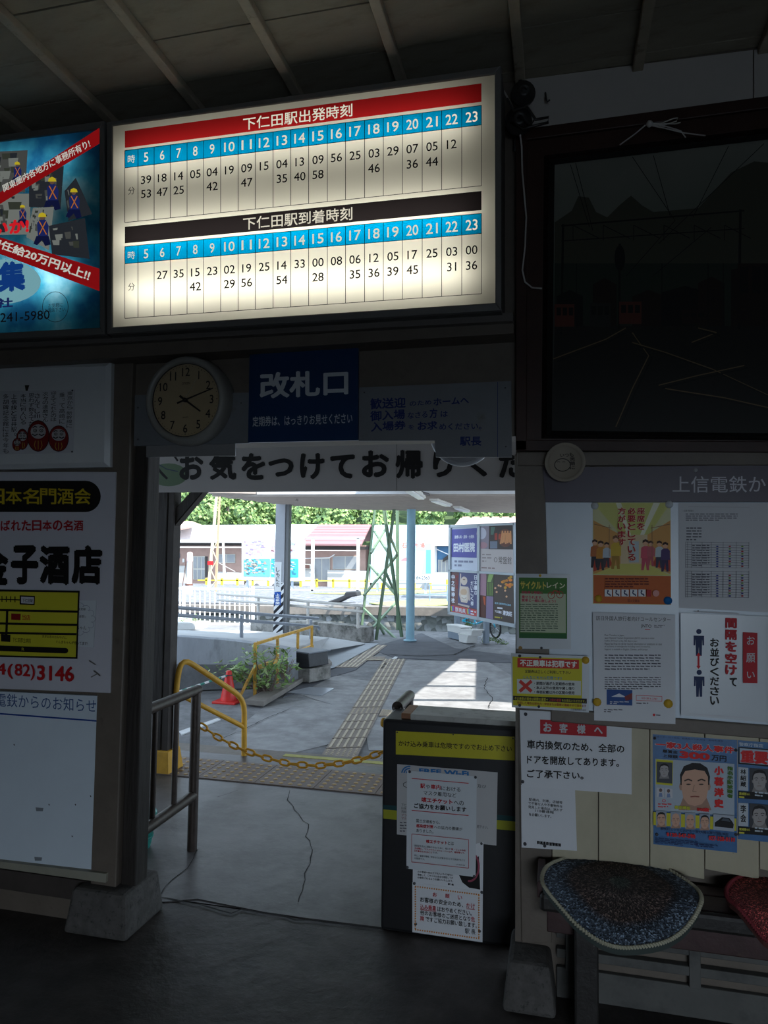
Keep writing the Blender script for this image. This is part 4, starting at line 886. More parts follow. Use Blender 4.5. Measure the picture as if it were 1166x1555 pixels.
# cycle train poster
o, pr = papr('cycle_train_poster', 'green laminated bicycle train poster half over the passage edge', [(783, 871), (866, 872), (867, 986), (784, 985)], m_lam, pl=VP(2.574), th=.001, off=.001, pins=[(790, 984, 3, M('brass_pin', (.35, .22, .08), .3, 0, bump=0)), (822, 984, 2, m_blackpin), (820, 874, 2.2, ylp)])
pr.poly([(788, 877), (861, 878), (861, 970), (788, 969)], I(70, 120, 52)); pr.poly([(790, 901), (859, 902), (859, 961), (790, 960)], I(190, 200, 170))
pr.text(790, 882, 829, 894, 'サイクルト', I(215, 200, 90), .05); pr.text(830, 884, 858, 893, 'レイン', I(225, 225, 190), .03)
pr.ring(837, 904, 5, 5, 1, I(170, 40, 40)); pr.ring(850, 903, 5, 5, 1, I(170, 40, 40)); pr.path([(837, 904), (841, 897), (848, 898), (850, 903)], 1.4, I(190, 50, 50)); pr.line(848, 898, 847, 895, 1, bk)
for y, s in ((897, '自転車と時間に'), (904, '乗せられます。'), (909, '愛車と一緒に旅しよう!!')): pr.text(792, y, 824+(20 if y > 908 else 0), y+4.6, s, I(190, 60, 90), .03)
pr.greek(790, 917, 847, 13, 3.3, I(90, 110, 90), .4, seed=5); pr.poly([(789, 962), (860, 963), (860, 970), (789, 969)], I(40, 100, 50)); pr.done(o)
# fare dodging notice
o, pr = papr('fare_notice_poster', 'yellow laminated fare notice with red heading and red cross', [(776, 992), (895, 996.5), (894, 1082), (777, 1074)], m_lam, pl=VP(2.566), th=.001, off=.001, pins=[(889, 1002.5, 5.5, ylp), (789, 996, 2.4, m_blackpin), (820, 998, 2, m_blackpin), (789, 1071, 2.2, m_blackpin), (818, 1073, 2, m_blackpin)])
yy_ = I(205, 195, 40)
pr.poly([(778, 997), (884, 1000), (883.5, 1077), (779, 1071)], yy_); pr.poly([(785.5, 999), (879, 1002), (879, 1016), (785.5, 1013.5)], I(200, 50, 40)); pr.q([(789.5, 1001), (876, 1004), (876, 1014.5), (789.5, 1011.5)], '不正乗車は犯罪です', I(235, 235, 225), .04)
pr.q([(797, 1017), (867, 1019), (867, 1024), (797, 1022)], '定期券は正しくご利用して下さい', bk, .02); pr.q([(794, 1026), (853, 1027.5), (853, 1032.5), (794, 1031)], 'こんなにキセル犯罪です!!', I(70, 130, 170), .02)
pr.poly([(785, 1031), (882, 1034), (882, 1056), (785, 1053)], I(205, 210, 205)); pr.line(789, 1034, 807, 1050, 5, I(205, 60, 50)); pr.line(807, 1034, 789, 1050, 5, I(205, 60, 50))
for i, s in enumerate(('・期間が過ぎた定期券の使用', '・本人以外の使用や貸し借り', '・券面記載以外の区間の使用')): pr.q([(811, 1035+6.6*i), (872, 1036.5+6.6*i), (872, 1041.5+6.6*i), (811, 1040+6.6*i)], s, bk, .03)
pr.poly([(779, 1056.5), (891, 1061), (891, 1068.5), (779, 1063)], bk); pr.q([(781, 1058), (832, 1060), (832, 1065), (781, 1062.5)], '不正乗車の場合は実際の運賃＋', yy_, .01); pr.q([(834, 1060.5), (852, 1061), (852, 1066), (834, 1065)], '２倍の運賃', I(190, 50, 40), .01); pr.q([(853, 1061.5), (889, 1063), (889, 1067), (853, 1065.5)], 'をお支払いただきます。', yy_, .01)
pr.q([(785, 1065), (890, 1070), (890, 1074.5), (785, 1069)], '発見した場合は駅社内・学校または警察に連絡させて頂きます', I(150, 40, 30), .01); pr.q([(866, 1075.5), (890, 1077), (890, 1080), (866, 1078.5)], '上信電鉄株式会社', bk, 0); pr.done(o)
# call centre sheet
o, pr = papr('call_centre_notice', 'white traveller call centre sheet pinned with two yellow magnets', [(900, 929.5), (1025, 934), (1025.5, 1099.5), (902, 1094)], m_paper, pl=VP(2.57), th=.0012, off=.0012, pins=[(906.5, 1066, 6, ylp), (1014.5, 1068.5, 6.2, ylp)])
pr.q([(905, 935), (1018, 937.5), (1018, 944.5), (905, 942)], '訪日外国人旅行者向けコールセンター', bk, .0); pr.q([(973, 948), (989, 948.5), (989, 954.5), (973, 954)], 'JNTO', bk, .01); pr.line(979, 955.5, 987, 955.8, 1, R); pr.greek(993, 949, 1009, 2, 2.5, gy, .4)
for i, s in enumerate(('Dear Travelers in Japan,', 'Japan National Tourism Organization (JNTO) operates a visitor', 'hotline 24 hours a day, 365 days a year.', 'Please feel free to call for tourist information or assistance in case', 'of accidents or emergencies including novel coronavirus.', 'Support is available in English, Chinese, and Korean.')):
    pr.q([(918, 963+4.3*i), (918+len(s)*1.24, 963.4+4.3*i), (918+len(s)*1.24, 966.9+4.3*i), (918, 966.4+4.3*i)], s, bk, 0)
pr.greek(918, 994, 1003, 6, 4.2, gy, .4); pr.greek(918, 1028, 1003, 6, 3.4, gy, .4, seed=3)
pr.poly([(921, 1047), (960, 1048), (960, 1071.5), (921, 1070)], I(36, 76, 140)); pr.poly([(928, 1058), (940, 1053), (952, 1059)], I(215, 220, 228)); pr.poly([(948, 1058), (960, 1052), (960, 1062), (950, 1064)], I(130, 50, 50)); pr.greek(926, 1065, 956, 2, 2.6, I(200, 205, 215), .45)
for a in ((966, 1056, 1005, 1057.5), (966, 1063.5, 1005, 1065), (966, 1056, 966, 1063.5), (1005, 1057.5, 1005, 1065)): pr.line(*a, .7, R)
pr.text(974, 1058.5, 998, 1061.5, '050-3816-2787', R, .0); pr.greek(966, 1067, 1005, 1, 3, gy, .5); pr.oval(993, 1085.5, 2, 2, R); pr.greek(917, 1077, 945, 2, 3, gy, .4); pr.greek(996, 1085, 1010, 1, 3, gy, .5); pr.done(o)
# spacing notice
o, pr = papr('spacing_notice', 'white keep-your-distance notice with blue figures and red vertical lettering', [(1033, 931), (1170, 936), (1172, 1098), (1034, 1086)], m_lam, pl=VP(2.57), th=.0012, off=.0012)
nv = I(28, 46, 88)
pr.line(1055, 929, 1122, 932, 1.8, I(200, 202, 208)); pr.line(1048, 1084, 1145, 1091, 1.6, I(200, 202, 208))
for cx, cy in ((1061, 957), (1061.5, 1019)):
    pr.oval(cx, cy+2, 4, 4, nv); pr.poly([(cx-8, cy+8), (cx+8, cy+8.5), (cx+8, cy+23), (cx+5.5, cy+23), (cx+5, cy+13), (cx+4.5, cy+39), (cx+.7, cy+39), (cx, cy+25), (cx-.7, cy+39), (cx-4.5, cy+39), (cx-5, cy+13), (cx-5.5, cy+23), (cx-8, cy+23)], nv)
pr.line(1060.5, 995, 1060.5, 1012, 3, R); pr.poly([(1057, 996), (1060.5, 991), (1064, 996)], R); pr.poly([(1057, 1011), (1060.5, 1016), (1064, 1011)], R)
pr.down(1078, 968, 1092, 1071, 'お並びください', bk, .03); pr.down(1101, 937, 1119, 1026, '間隔を空け', rr_, .05); pr.down(1108, 1028, 1119, 1043, 'て', bk, .04)
pr.poly([(1128, 960), (1150, 961), (1150, 1037.5), (1128, 1037)], rr_); pr.q([(1134, 966), (1146, 966), (1146, 979), (1134, 979)], 'お', wh, .01); pr.q([(1133, 992), (1146.5, 992), (1146.5, 1006), (1133, 1006)], '願', wh, .01); pr.q([(1134, 1020), (1146, 1020), (1146, 1030), (1134, 1030)], 'い', wh, .01); pr.done(o)
# customers notice
o, pr = papr('ventilation_notice', 'large white customer notice about open doors with red heading', [(789, 1078), (959, 1088), (959, 1206.5), (792, 1194)], m_paper, pl=VP(2.586), th=.0012, off=.0075, pins=[(798, 1084.5, 2.6, m_blackpin), (793.5, 1187, 2.4, m_blackpin)])
pr.poly([(820, 1092.5), (921, 1097.5), (921, 1119), (820, 1114)], rr_)
for c, x, y in (('お', 825, 1097), ('客', 849, 1098.5), ('様', 876, 1100), ('へ', 902, 1104)): pr.q([(x, y), (x+13, y+.6), (x+13, y+14.6-(4 if c == 'へ' else 0)), (x, y+14-(4 if c == 'へ' else 0))], c, wh, .03)
pr.q([(800, 1123), (948, 1131), (948, 1144), (800, 1137)], '車内換気のため、全部の', bk, .025); pr.q([(800, 1146.5), (940, 1152), (940, 1165), (800, 1160)], 'ドアを開放してあります。', bk, .025); pr.q([(800, 1168), (886, 1172), (886, 1184), (800, 1181)], 'ご了承下さい。', bk, .025); pr.done(o)
# report notice
o, pr = papr('report_notice', 'small white notice with tiny black text below the ventilation notice', [(791, 1192), (873, 1198), (876, 1292), (792, 1287)], m_paper, pl=VP(2.586), th=.0012, off=.0062, pins=[(797, 1281.5, 2.4, m_blackpin), (827, 1284.5, 2.2, m_blackpin)])
for i, s in enumerate(('駅構内、列車、店舗等', 'で不審な人や不審物件を', '発見した場合は、迷わず', '110番通報', 'をお願いします。')): x0 = (803, 802, 802, 813, 803)[i]; x1 = (854, 854, 854, 841, 837)[i]; pr.text(x0, 1211.5+5.7*i, x1, 1216+5.7*i, s, bk, .012)
pr.text(815, 1276.5, 852, 1282, '群馬県鉄道警察隊', bk, .05); pr.done(o)
# wanted posters
def face(x, y, w, h, hair, skin=(208, 164, 140), hr=(24, 22, 24), n=22):
    pr.poly([(x-w*.42, y+h*.3), (x-w*.6, y+h*.62), (x+w*.6, y+h*.62), (x+w*.42, y+h*.3)], I(*[int(c*.8) for c in skin])); pr.oval(x-w*.5, y+h*.04, w*.07, h*.1, I(*[int(c*.85) for c in skin]), 8); pr.oval(x+w*.5, y+h*.04, w*.07, h*.1, I(*[int(c*.85) for c in skin]), 8)
    if hair: pr.poly([(x-w*.52, y), (x-w*.54, y-h*.25), (x-w*.4, y-h*.46), (x-w*.1, y-h*.54), (x+w*.2, y-h*.53), (x+w*.45, y-h*.42), (x+w*.55, y-h*.2), (x+w*.52, y)], I(*hr))
    pts = [(-.47, -.2), (-.48, .1), (-.42, .32), (-.25, .47), (0, .52), (.25, .47), (.42, .32), (.48, .1), (.47, -.2), (.35, -.34 if hair else -.44), (0, -.38 if hair else -.52), (-.35, -.34 if hair else -.44)]
    pr.poly([(x+a*w, y+b*h) for a, b in pts], I(*skin))
    dk = I(*[int(c*.32) for c in skin]); md = I(*[int(c*.78) for c in skin])
    for s in (-1, 1): pr.path([(x+s*w*.1, y-h*.1), (x+s*w*.24, y-h*.14), (x+s*w*.38, y-h*.1)], h*.035, dk); pr.oval(x+s*w*.23, y-h*.015, w*.09, h*.018, dk, 8)
    pr.path([(x-w*.02, y), (x-w*.08, y+h*.16), (x+w*.06, y+h*.17)], h*.02, md); pr.path([(x-w*.16, y+h*.29), (x, y+h*.28), (x+w*.16, y+h*.29)], h*.03, I(int(skin[0]*.7), int(skin[1]*.5), int(skin[2]*.5)))
o, pr = papr('wanted_poster', 'blue wanted poster with a large portrait photo of a man in the middle', [(991, 1115), (1119, 1124), (1119, 1295), (992, 1282)], M('blue_poster_print', (.05, .15, .34), .3, .15, 20, 0), pl=VP(2.586), th=.0012, off=.0012, pins=[(1117, 1139, 2.2, m_blackpin), (997, 1267, 2.2, m_blackpin), (1117, 1267, 2, m_blackpin), (994, 1121, 2, m_blackpin)])
rw = I(215, 40, 40); lt = I(190, 200, 210)
pr.q([(993, 1117), (1098, 1124), (1098, 1127.5), (993, 1120)], '平成十年一月十四日、群馬県三ツ寺(現在・高崎市)発生', I(20, 30, 70), 0)
pr.q([(994, 1124), (1116, 1133.5), (1116, 1145), (994, 1136)], '一家3人殺人事件', lt, .07); pr.q([(995, 1125), (1115, 1134), (1115, 1144.5), (995, 1135)], '一家3人殺人事件', rw, .045)
pr.q([(1006, 1138), (1029, 1140), (1029, 1145), (1006, 1143)], '懸賞金', bk, .03); pr.q([(1006, 1145), (1029, 1147), (1029, 1152), (1006, 1150)], '上限額', bk, .03); pr.q([(1031, 1140), (1078, 1144), (1078, 1155), (1031, 1151)], '300', rw, .06); pr.q([(1080, 1146), (1103, 1148), (1103, 1157), (1080, 1155)], '万円', bk, .03)
pr.poly([(994.5, 1152), (1115, 1160), (1115, 1239), (994.5, 1231)], I(172, 184, 196)); face(1055, 1192, 42, 62, True)
pr.poly([(996, 1153), (1022, 1155), (1021, 1193), (996, 1191)], I(200, 196, 50)); pr.poly([(997, 1156.5), (1021, 1158), (1020.5, 1190), (997, 1188)], I(70, 72, 78)); face(1008.5, 1170, 13, 20, True, (170, 165, 165))
pr.poly([(997, 1196), (1008, 1197), (1008, 1211), (997, 1210)], I(200, 200, 205)); pr.poly([(1010, 1197), (1021, 1198), (1021, 1212), (1010, 1211)], I(200, 200, 205)); pr.oval(1003, 1200, 2.5, 3, I(110, 90, 85), 8); pr.oval(1015, 1201, 2.5, 3, I(110, 90, 85), 8); pr.poly([(1000, 1210), (1006, 1210), (1005, 1204), (1001, 1204)], I(120, 140, 180)); pr.poly([(1012, 1211), (1018, 1211), (1017, 1205), (1013, 1205)], I(120, 140, 180))
pr.ring(1008, 1216, 2.4, 2, .8, rw, 10); pr.greek(999, 1220, 1020, 2, 4, rw, .4)
for i, c in enumerate('小暮洋史'): y = 1163+16.5*i; pr.q([(1084, y), (1099, y+.8), (1099, y+14.6), (1084, y+13.8)], c, rw, .07)
pr.down(1104, 1163, 1113, 1212, '指名手配被疑者', I(70, 110, 30), .05)
pr.q([(1024, 1223), (1048, 1224.5), (1048, 1230), (1024, 1228.5)], '推定現在', I(200, 200, 60), .05); pr.q([(1058, 1226), (1077, 1227), (1077, 1233), (1058, 1232)], '50歳', rw, .06)
pr.poly([(992, 1233), (1118, 1243), (1118, 1262), (992, 1253)], I(200, 192, 50))
for i, (x, h) in enumerate(((1004, 1), (1026, 0), (1048, 0), (1070, 1))): pr.poly([(x-8, 1230+.07*(x-992)), (x+8, 1231+.07*(x-992)), (x+8, 1255+.07*(x-992)), (x-8, 1254+.07*(x-992))], I(150, 160, 175)); face(x, 1243+.07*(x-992), 12, 20, h)
pr.poly([(1083, 1236), (1115, 1239), (1115, 1263), (1083, 1260)], I(170, 178, 190)); pr.poly([(1085, 1255), (1085, 1249), (1091, 1245), (1096, 1241), (1107, 1242), (1112, 1248), (1114, 1252), (1113, 1258)], I(20, 20, 24)); pr.poly([(1095, 1246), (1098, 1242.5), (1106, 1243.2), (1109, 1248)], I(70, 80, 90))
pr.q([(1003, 1256), (1106, 1265), (1106, 1269.5), (1003, 1260.5)], '群馬町三ツ寺における一家3人殺人事件捜査本部', I(16, 22, 60), .01); pr.q([(1012, 1264), (1056, 1267), (1056, 1274), (1012, 1270)], '0120-547-590', rw, .05); pr.q([(1076, 1269), (1116, 1272), (1116, 1279), (1076, 1276)], '027-328-0110', rw, .05); pr.greek(995, 1272, 1060, 4, 2.4, I(25, 40, 90), .4, .09); pr.greek(1056, 1281, 1090, 2, 3, I(25, 40, 90), .4, .09); pr.done(o)
o, pr = papr('second_wanted_poster', 'blue wanted poster cut by the edge with two stacked black-and-white portraits', [(1120, 1124), (1250, 1134), (1250, 1288), (1120, 1274)], M('blue_poster_print'), pl=VP(2.586), th=.0012, off=.0012, pins=[(1121, 1267, 1.5, m_blackpin)])
pr.q([(1122, 1127), (1159, 1130), (1159, 1135.5), (1122, 1132.5)], '警察庁指定', lt, .02); pr.poly([(1121, 1134), (1250, 1144), (1250, 1172), (1121, 1160)], bk); pr.poly([(1123, 1136), (1250, 1146), (1250, 1169), (1123, 1158)], I(170, 185, 200)); pr.q([(1124, 1138), (1206, 1144), (1206, 1165), (1124, 1158)], '重要指名', rw, .07)
for y, nm in ((1165, '林紹蔵'), (1219, '李会')):
    pr.poly([(1121, y), (1136, y+1), (1136, y+36), (1121, y+35)], I(185, 192, 200)); pr.down(1124, y+2, 1133, y+30, nm, bk, .03); pr.poly([(1138, y+1), (1250, y+10), (1250, y+46), (1138, y+40)], I(64, 66, 72)); face(1153, y+20, 20, 30, True, (165, 160, 158))
    pr.poly([(1121, y+36), (1250, y+46), (1250, y+56), (1121, y+47)], bk); pr.q([(1122, y+38), (1139, y+39), (1139, y+43), (1122, y+42)], '逮捕歴4人', I(205, 200, 70), .03); pr.greek(1146, y+37, 1166, 2, 4.4, lt, .5, .09); pr.greek(1122, y+44, 1144, 1, 5, I(205, 200, 70), .5, .09)
pr.done(o)
# ------------------------------------------------------------------ bench and knitted mats
bz = .43
m_bd = M('dark_maroon_bench', (.045, .022, .022), .45, .3, 10, .3, dirt=(.07, .045, .03), dsc=16, dlo=.6, dhi=.75)
m_bk = M('worn_black_bench', (.018, .016, .015), .5, .3, 14, .4, dirt=(.12, .11, .10), dsc=30, dlo=.63, dhi=.7)
bn_ = thing('wall_bench', (1.3, 2.5, 0), 'dark worn wooden bench fixed along the wall under the posters', 'bench')
MB().box((-.04, 2.50, bz-.03), (3.0, 2.568, bz)).build('seat_board', m_bd, bn_, bevel=.004)
MB().box((-.04, 2.39, bz-.03), (3.0, 2.496, bz)).build('seat_board', m_bd, bn_, bevel=.004)
MB().prism([(-.05, 2.385, bz+.005), (3.0, 2.385, bz+.005), (3.0, 2.385, bz-.05), (-.05, 2.385, bz-.05)], (0, -.03, 0)).build('front_rail', m_bk, bn_, bevel=.012)
MB().box((-.03, 2.40, bz-.13), (3.0, 2.43, bz-.055)).build('lower_rail', m_bd, bn_, bevel=.004)
MB().box((-.06, 2.385, bz-.02), (-.035, 2.568, bz+.03)).build('end_strip', m_bd, bn_, bevel=.004)
MB().box((.055, 2.34, 0), (.125, 2.40, bz-.05)).build('leg', m_bk, bn_, bevel=.005); MB().box((1.5, 2.34, 0), (1.57, 2.40, bz-.05)).build('leg', m_bk, bn_, bevel=.005)
def knit(name, c1, c2, c3, sc, rad):
    m = bpy.data.materials.new(name); m.use_nodes = True; nt = m.node_tree; N = nt.nodes; L_ = nt.links.new; b = N['Principled BSDF']; b.inputs['Roughness'].default_value = .9
    uv = N.new('ShaderNodeUVMap'); sp = N.new('ShaderNodeSeparateXYZ'); L_(uv.outputs[0], sp.inputs[0])
    vo = N.new('ShaderNodeTexVoronoi'); vo.inputs['Scale'].default_value = 1; mp = N.new('ShaderNodeMapping'); mp.inputs['Scale'].default_value = (230, 40, 1); L_(uv.outputs[0], mp.inputs[0]); L_(mp.outputs[0], vo.inputs['Vector'])
    r = N.new('ShaderNodeValToRGB'); L_(sp.outputs['Y'], r.inputs[0]); e = r.color_ramp.elements
    e[0].position = 0; e[0].color = (*c3, 1); e[1].position = 1; e[1].color = (*c1, 1)
    for p, c in rad: k = e.new(p); k.color = (*c, 1)
    r2 = N.new('ShaderNodeValToRGB'); L_(vo.outputs['Color'], r2.inputs[0]); r2.color_ramp.interpolation = 'CONSTANT'; r2.color_ramp.elements[0].color = (.45, .45, .45, 1); r2.color_ramp.elements[1].position = .45; r2.color_ramp.elements[1].color = (1, 1, 1, 1)
    k = r2.color_ramp.elements.new(.72); k.color = (3.2, 3.1, 2.9, 1)
    mx = N.new('ShaderNodeMix'); mx.data_type = 'RGBA'; mx.blend_type = 'MULTIPLY'; mx.inputs[0].default_value = 1; L_(r.outputs[0], mx.inputs[6]); L_(r2.outputs[0], mx.inputs[7]); L_(mx.outputs[2], b.inputs['Base Color'])
    bp = N.new('ShaderNodeBump'); bp.inputs['Strength'].default_value = .9; bp.inputs['Distance'].default_value = .006; L_(vo.outputs['Distance'], bp.inputs['Height']); bp.invert = True; L_(bp.outputs[0], b.inputs['Normal']); return m
def mat_(name, label, px_, ctr, mt, edge):
    # outline given on the seat plane; what overhangs the front rail droops
    n = len(px_); out = [G(x, y, bz+.015) for x, y in px_]; c = G(*ctr, bz+.035)
    def drop(p):
        p = V(p)
        f = 2.36
        if p.y < f: d = f-p.y; p.z -= d*.55; p.y = f-d*.8
        return p
    # keep the silhouette: unproject drooped part again on the tilted plane
    tilt = Pl((0, 2.36, bz+.015), (0, -.55, .8))
    def place(x, y):
        p = G(x, y, bz+.015)
        return p if p.y >= 2.36 else tilt(x, y)
    import itertools
    sm = []
    for i in range(n):      # Catmull-Rom outline
        p0, p1, p2, p3 = [V(px_[(i+k) % n]).to_3d() if len(px_[0]) == 3 else V((*px_[(i+k) % n], 0)) for k in (-1, 0, 1, 2)]
        for t in (0, .25, .5, .75): sm.append(.5*((2*p1)+(-p0+p2)*t+(2*p0-5*p1+4*p2-p3)*t*t+(-p0+3*p1-3*p2+p3)*t**3))
    m_ = len(sm); rings = 26; vs = []; uvs = []
    for r in range(rings+1):
        f = r/rings
        for i in range(m_):
            x = ctr[0]+(sm[i].x-ctr[0])*f; y = ctr[1]+(sm[i].y-ctr[1])*f; p = place(x, y); p.z += .012+.010*(1-f**4)+.0022*(r % 2); vs.append(p); uvs.append((i/m_, f))
    fs = [[r*m_+i, r*m_+(i+1) % m_, (r+1)*m_+(i+1) % m_, (r+1)*m_+i] for r in range(rings) for i in range(m_)]
    th = thing(name, mid(vs[-m_:]), label, 'cushion', 'knitted seat mats on the bench')
    mb = MB(); mb.add(vs, [f[::-1] for f in fs], mt, True)
    o = mb.build('knitted_top', mt, th); me = o.data; ul = me.uv_layers.new(name='UVMap')
    for p in me.polygons:
        for li in p.loop_indices:
            u, v = uvs[me.loops[li].vertex_index]
            if u == 0 and any(uvs[me.loops[l].vertex_index][0] > .5 for l in p.loop_indices): u = 1
            ul.data[li].uv = (u, v)
    fix = me.polygons[0].normal.z
    ed = vs[-m_:]
    MB().add([v for v in ed]+[v-V((0, 0, .018)) for v in ed], [[i, (i+1) % m_, (i+1) % m_+m_, i+m_] for i in range(m_)], mt).build('underside_edge', edge, th)
    mb = MB(); fine = []
    for i in range(m_):
        for t in (0, .5): fine.append(ed[i].lerp(ed[(i+1) % m_], t)+V((0, 0, .002)))
    # braided rim: short overlapping stitches
    for i in range(len(fine)):
        a, b = fine[i], fine[(i+1) % len(fine)]; d = (b-a); nrm = (mid(ed)-a).normalized()*.004
        mb.tube([a-nrm, a.lerp(b, .5)+V((0, 0, .004)), b+nrm], .0046, None, 5)
    mb.build('braided_rim', edge, th, kind='stuff')
    return th
kb_ = knit('knitted_blue_grey', (.085, .115, .16), None, (.10, .13, .12), 1, ((.10, (.10, .12, .11)), (.16, (.075, .06, .056)), (.62, (.065, .046, .043)), (.72, (.05, .065, .09)), (.80, (.085, .115, .16))))
kr_ = knit('knitted_red', (.32, .05, .06), None, (.20, .06, .05), 1, ((.5, (.26, .06, .05)), (.8, (.35, .07, .07))))
off = lambda L: [(770+x/2.945, 1280+y/2.945) for x, y in L]
mat_('knitted_mat', 'blue and brown knitted round mat with pale braided rim on bench', off([(155, 190), (175, 130), (240, 95), (330, 72), (440, 66), (560, 82), (680, 118), (790, 182), (852, 232), (868, 285), (835, 360), (775, 428), (700, 470), (600, 490), (500, 492), (410, 462), (310, 388), (235, 305), (185, 245)]), (770+505/2.945, 1280+200/2.945), kb_, M('cream_yarn', (.42, .40, .30), .9, .1, 40, 0))
mat_('knitted_mat', 'red and white knitted mat at the right edge of the bench', off([(980, 235), (1010, 190), (1080, 163), (1180, 152), (1330, 158), (1500, 210), (1560, 290), (1520, 400), (1400, 490), (1290, 500), (1166, 466), (1100, 395), (1035, 315), (990, 275)]), (770+1260/2.945, 1280+290/2.945), kr_, M('dark_red_yarn', (.22, .03, .04), .9, .1, 40, 0))
# ------------------------------------------------------------------ gate counter
YC = 2.84; pC = VP(YC)
m_cnt = M('black_painted_counter', (.012, .012, .014), .45, .15, 12, .15, dirt=(.05, .05, .05), dsc=25, dlo=.66, dhi=.76)
ct = thing('gate_counter', (-.4, 2.92, 0), 'black ticket gate counter with notices on its front', 'counter')
tl, tr_, br_, bl_ = pC(581, 1092), pC(787, 1102), pC(792, 1440), pC(581, 1413)
zt_ = tl.z; xl, xr = tl.x, -.14
MB().box((xl, YC, .004), (xr, YC+.22, zt_)).build('body', m_cnt, ct, bevel=.012)
pt2 = Pl((0, 0, zt_+.004), (0, 0, 1))
MB().box((xl+.11, YC+.02, zt_), (xr, YC+.2, zt_+.022)).build('top_ledge', M('scuffed_white_top', (.42, .42, .40), .5, .15, 9, .1, dirt=(.2, .19, .17), dsc=12), ct, bevel=.003)
MB().box((xl+.07, YC+.03, zt_), (xl+.11, YC+.2, zt_+.022)).build('wood_edge', M('orange_brown_wood', (.26, .12, .06), .5, .2, 12, .2), ct, bevel=.003)
c = pC(582, 1099); MB().lathe([(.020, 0), (.020, .012), (.015, .020), (0, .024)], V((xl+.002, YC+.05, zt_-.025)), (-1, 0, 0), None, 18).build('yellow_bumper', m_yel, ct)
for q, cc_ in (([(582, 1229), (785, 1248), (785, 1262), (582, 1243)], ink(148, 150, 38)), ([(582, 1222), (785, 1240), (785, 1248), (582, 1229)], ink(22, 62, 66))):
    MB().prism(quad3(pC, q, .0008), (0, .001, 0)).build('painted_stripe', cc_, ct)
o, pr = sheet('no_rushing_sign', 'yellow strip sign with black lettering on the gate counter', 'sign', pC, [(601, 1110), (781, 1119), (781.5, 1155), (601, 1145.5)], M('yellow_enamel', (.52, .47, .03), .3, .05, 9, .04), .002, pins=[(603, 1112, 1.2, m_blackpin), (688, 1115.5, 1, m_blackpin), (779, 1121, 1.2, m_blackpin)])
pr.q([(605, 1124), (777, 1132.5), (777, 1142), (605, 1133)], 'かけ込み乗車は危険ですのでお止め下さい', bk, .015); pr.done(o)
o, pr = sheet('wifi_notice', 'landscape wifi notice mostly hidden behind the white mask notice', 'poster', pC, [(603, 1160.5), (755.5, 1173), (753.5, 1284), (602.5, 1267)], M('grey_paper', (.46, .46, .47), .45, .03, 5, .03), .0012)
wb2 = ink(40, 110, 170)
for r in (5, 8.5, 12): pr.ring(622, 1174.5, r, r*.9, 2.2, wb2, 10, 185, 275)
pr.q([(636, 1166.5), (712, 1171), (712, 1179), (636, 1174)], 'FREE Wi-Fi', wb2, .05)
pr.path([(618, 1187), (612, 1190), (613, 1194), (618, 1196)], .8, K); pr.text(725, 1191, 738, 1196, '及び', K)
for i, s in enumerate(('下仁', '日本', '西部', 'ブラ', 'マホ')): pr.text(609.5, 1220+5.1*i, 617, 1224+5.1*i, s, ink(120, 40, 50) if i > 2 else K, 0)
pr.greek(607, 1248, 617, 4, 4.3, gy, .4); pr.q([(724, 1253), (741, 1254.5), (741, 1259), (724, 1257.5)], '用下さい。', K, 0); pr.done(o)
o, pr = sheet('seat_space_notice', 'white notice with dark picture corner between mask notice and please notice', 'poster', pC, [(627, 1300), (734, 1279), (733, 1355), (626.5, 1345)], m_paper, .001, off=.0024, pins=[(731, 1281, 1.8, m_blackpin)])
for i, s in enumerate(('のお客様や他の方が出入になる場所に', '移動して、ロサとお分安全を確認してか', 'ら使用されるようお願いいたします。')): pr.q([(634, 1322+4.4*i), (688, 1327+4.6*i), (688, 1330.6+4.6*i), (634, 1325.4+4.4*i)], s, K, .02)
pr.text(680, 1341, 689, 1344, '駅 長', K, .03); pr.poly([(695, 1325), (727, 1300), (729, 1351), (712, 1348), (702, 1340)], bk); pr.ring(713, 1316, 14, 22, 3, ink(150, 70, 90), 14, -70, 100); pr.done(o)
o, pr = sheet('please_notice', 'lowest white notice on the counter with an orange dotted border', 'poster', pC, [(626, 1340), (733, 1354), (732.5, 1431), (626, 1415.5)], m_paper, .0012, off=.0036, pins=[(629, 1341.5, 2, m_blackpin), (731.5, 1355, 2, m_blackpin), (631, 1403, 2, m_blackpin), (728, 1414, 2, m_blackpin)])
od = ink(205, 130, 40)
for i in range(28):
    x = 630+i*3.55; pr.poly([(x, 1345+.13*(x-630)), (x+1.9, 1345.2+.13*(x-630)), (x+1.9, 1347.4+.13*(x-630)), (x, 1347.2+.13*(x-630))], od); pr.poly([(x, 1410.5+.14*(x-630)), (x+1.9, 1410.7+.14*(x-630)), (x+1.9, 1413+.14*(x-630)), (x, 1412.8+.14*(x-630))], od)
for i in range(18):
    y = 1346+i*3.7; pr.poly([(629.5, y), (631.6, y), (631.6, y+2), (629.5, y+2)], od); y += 13; pr.poly([(726, y), (728, y), (728, y+2), (726, y+2)], od)
rd2 = ink(190, 50, 60)
for c, x in (('お', 657), ('願', 676), ('い', 695)): pr.q([(x, 1355+.12*(x-657)), (x+6.5, 1355.8+.12*(x-657)), (x+6.5, 1362+.12*(x-657)), (x, 1361.2+.12*(x-657))], c, rd2, .01)
def ln(x0, x1, y, s, m, h=7.6, b=.005): pr.q([(x0, y+.13*(x0-638)), (x1, y+.13*(x1-638)), (x1, y+h+.13*(x1-638)), (x0, y+h+.13*(x0-638))], s, m, b)
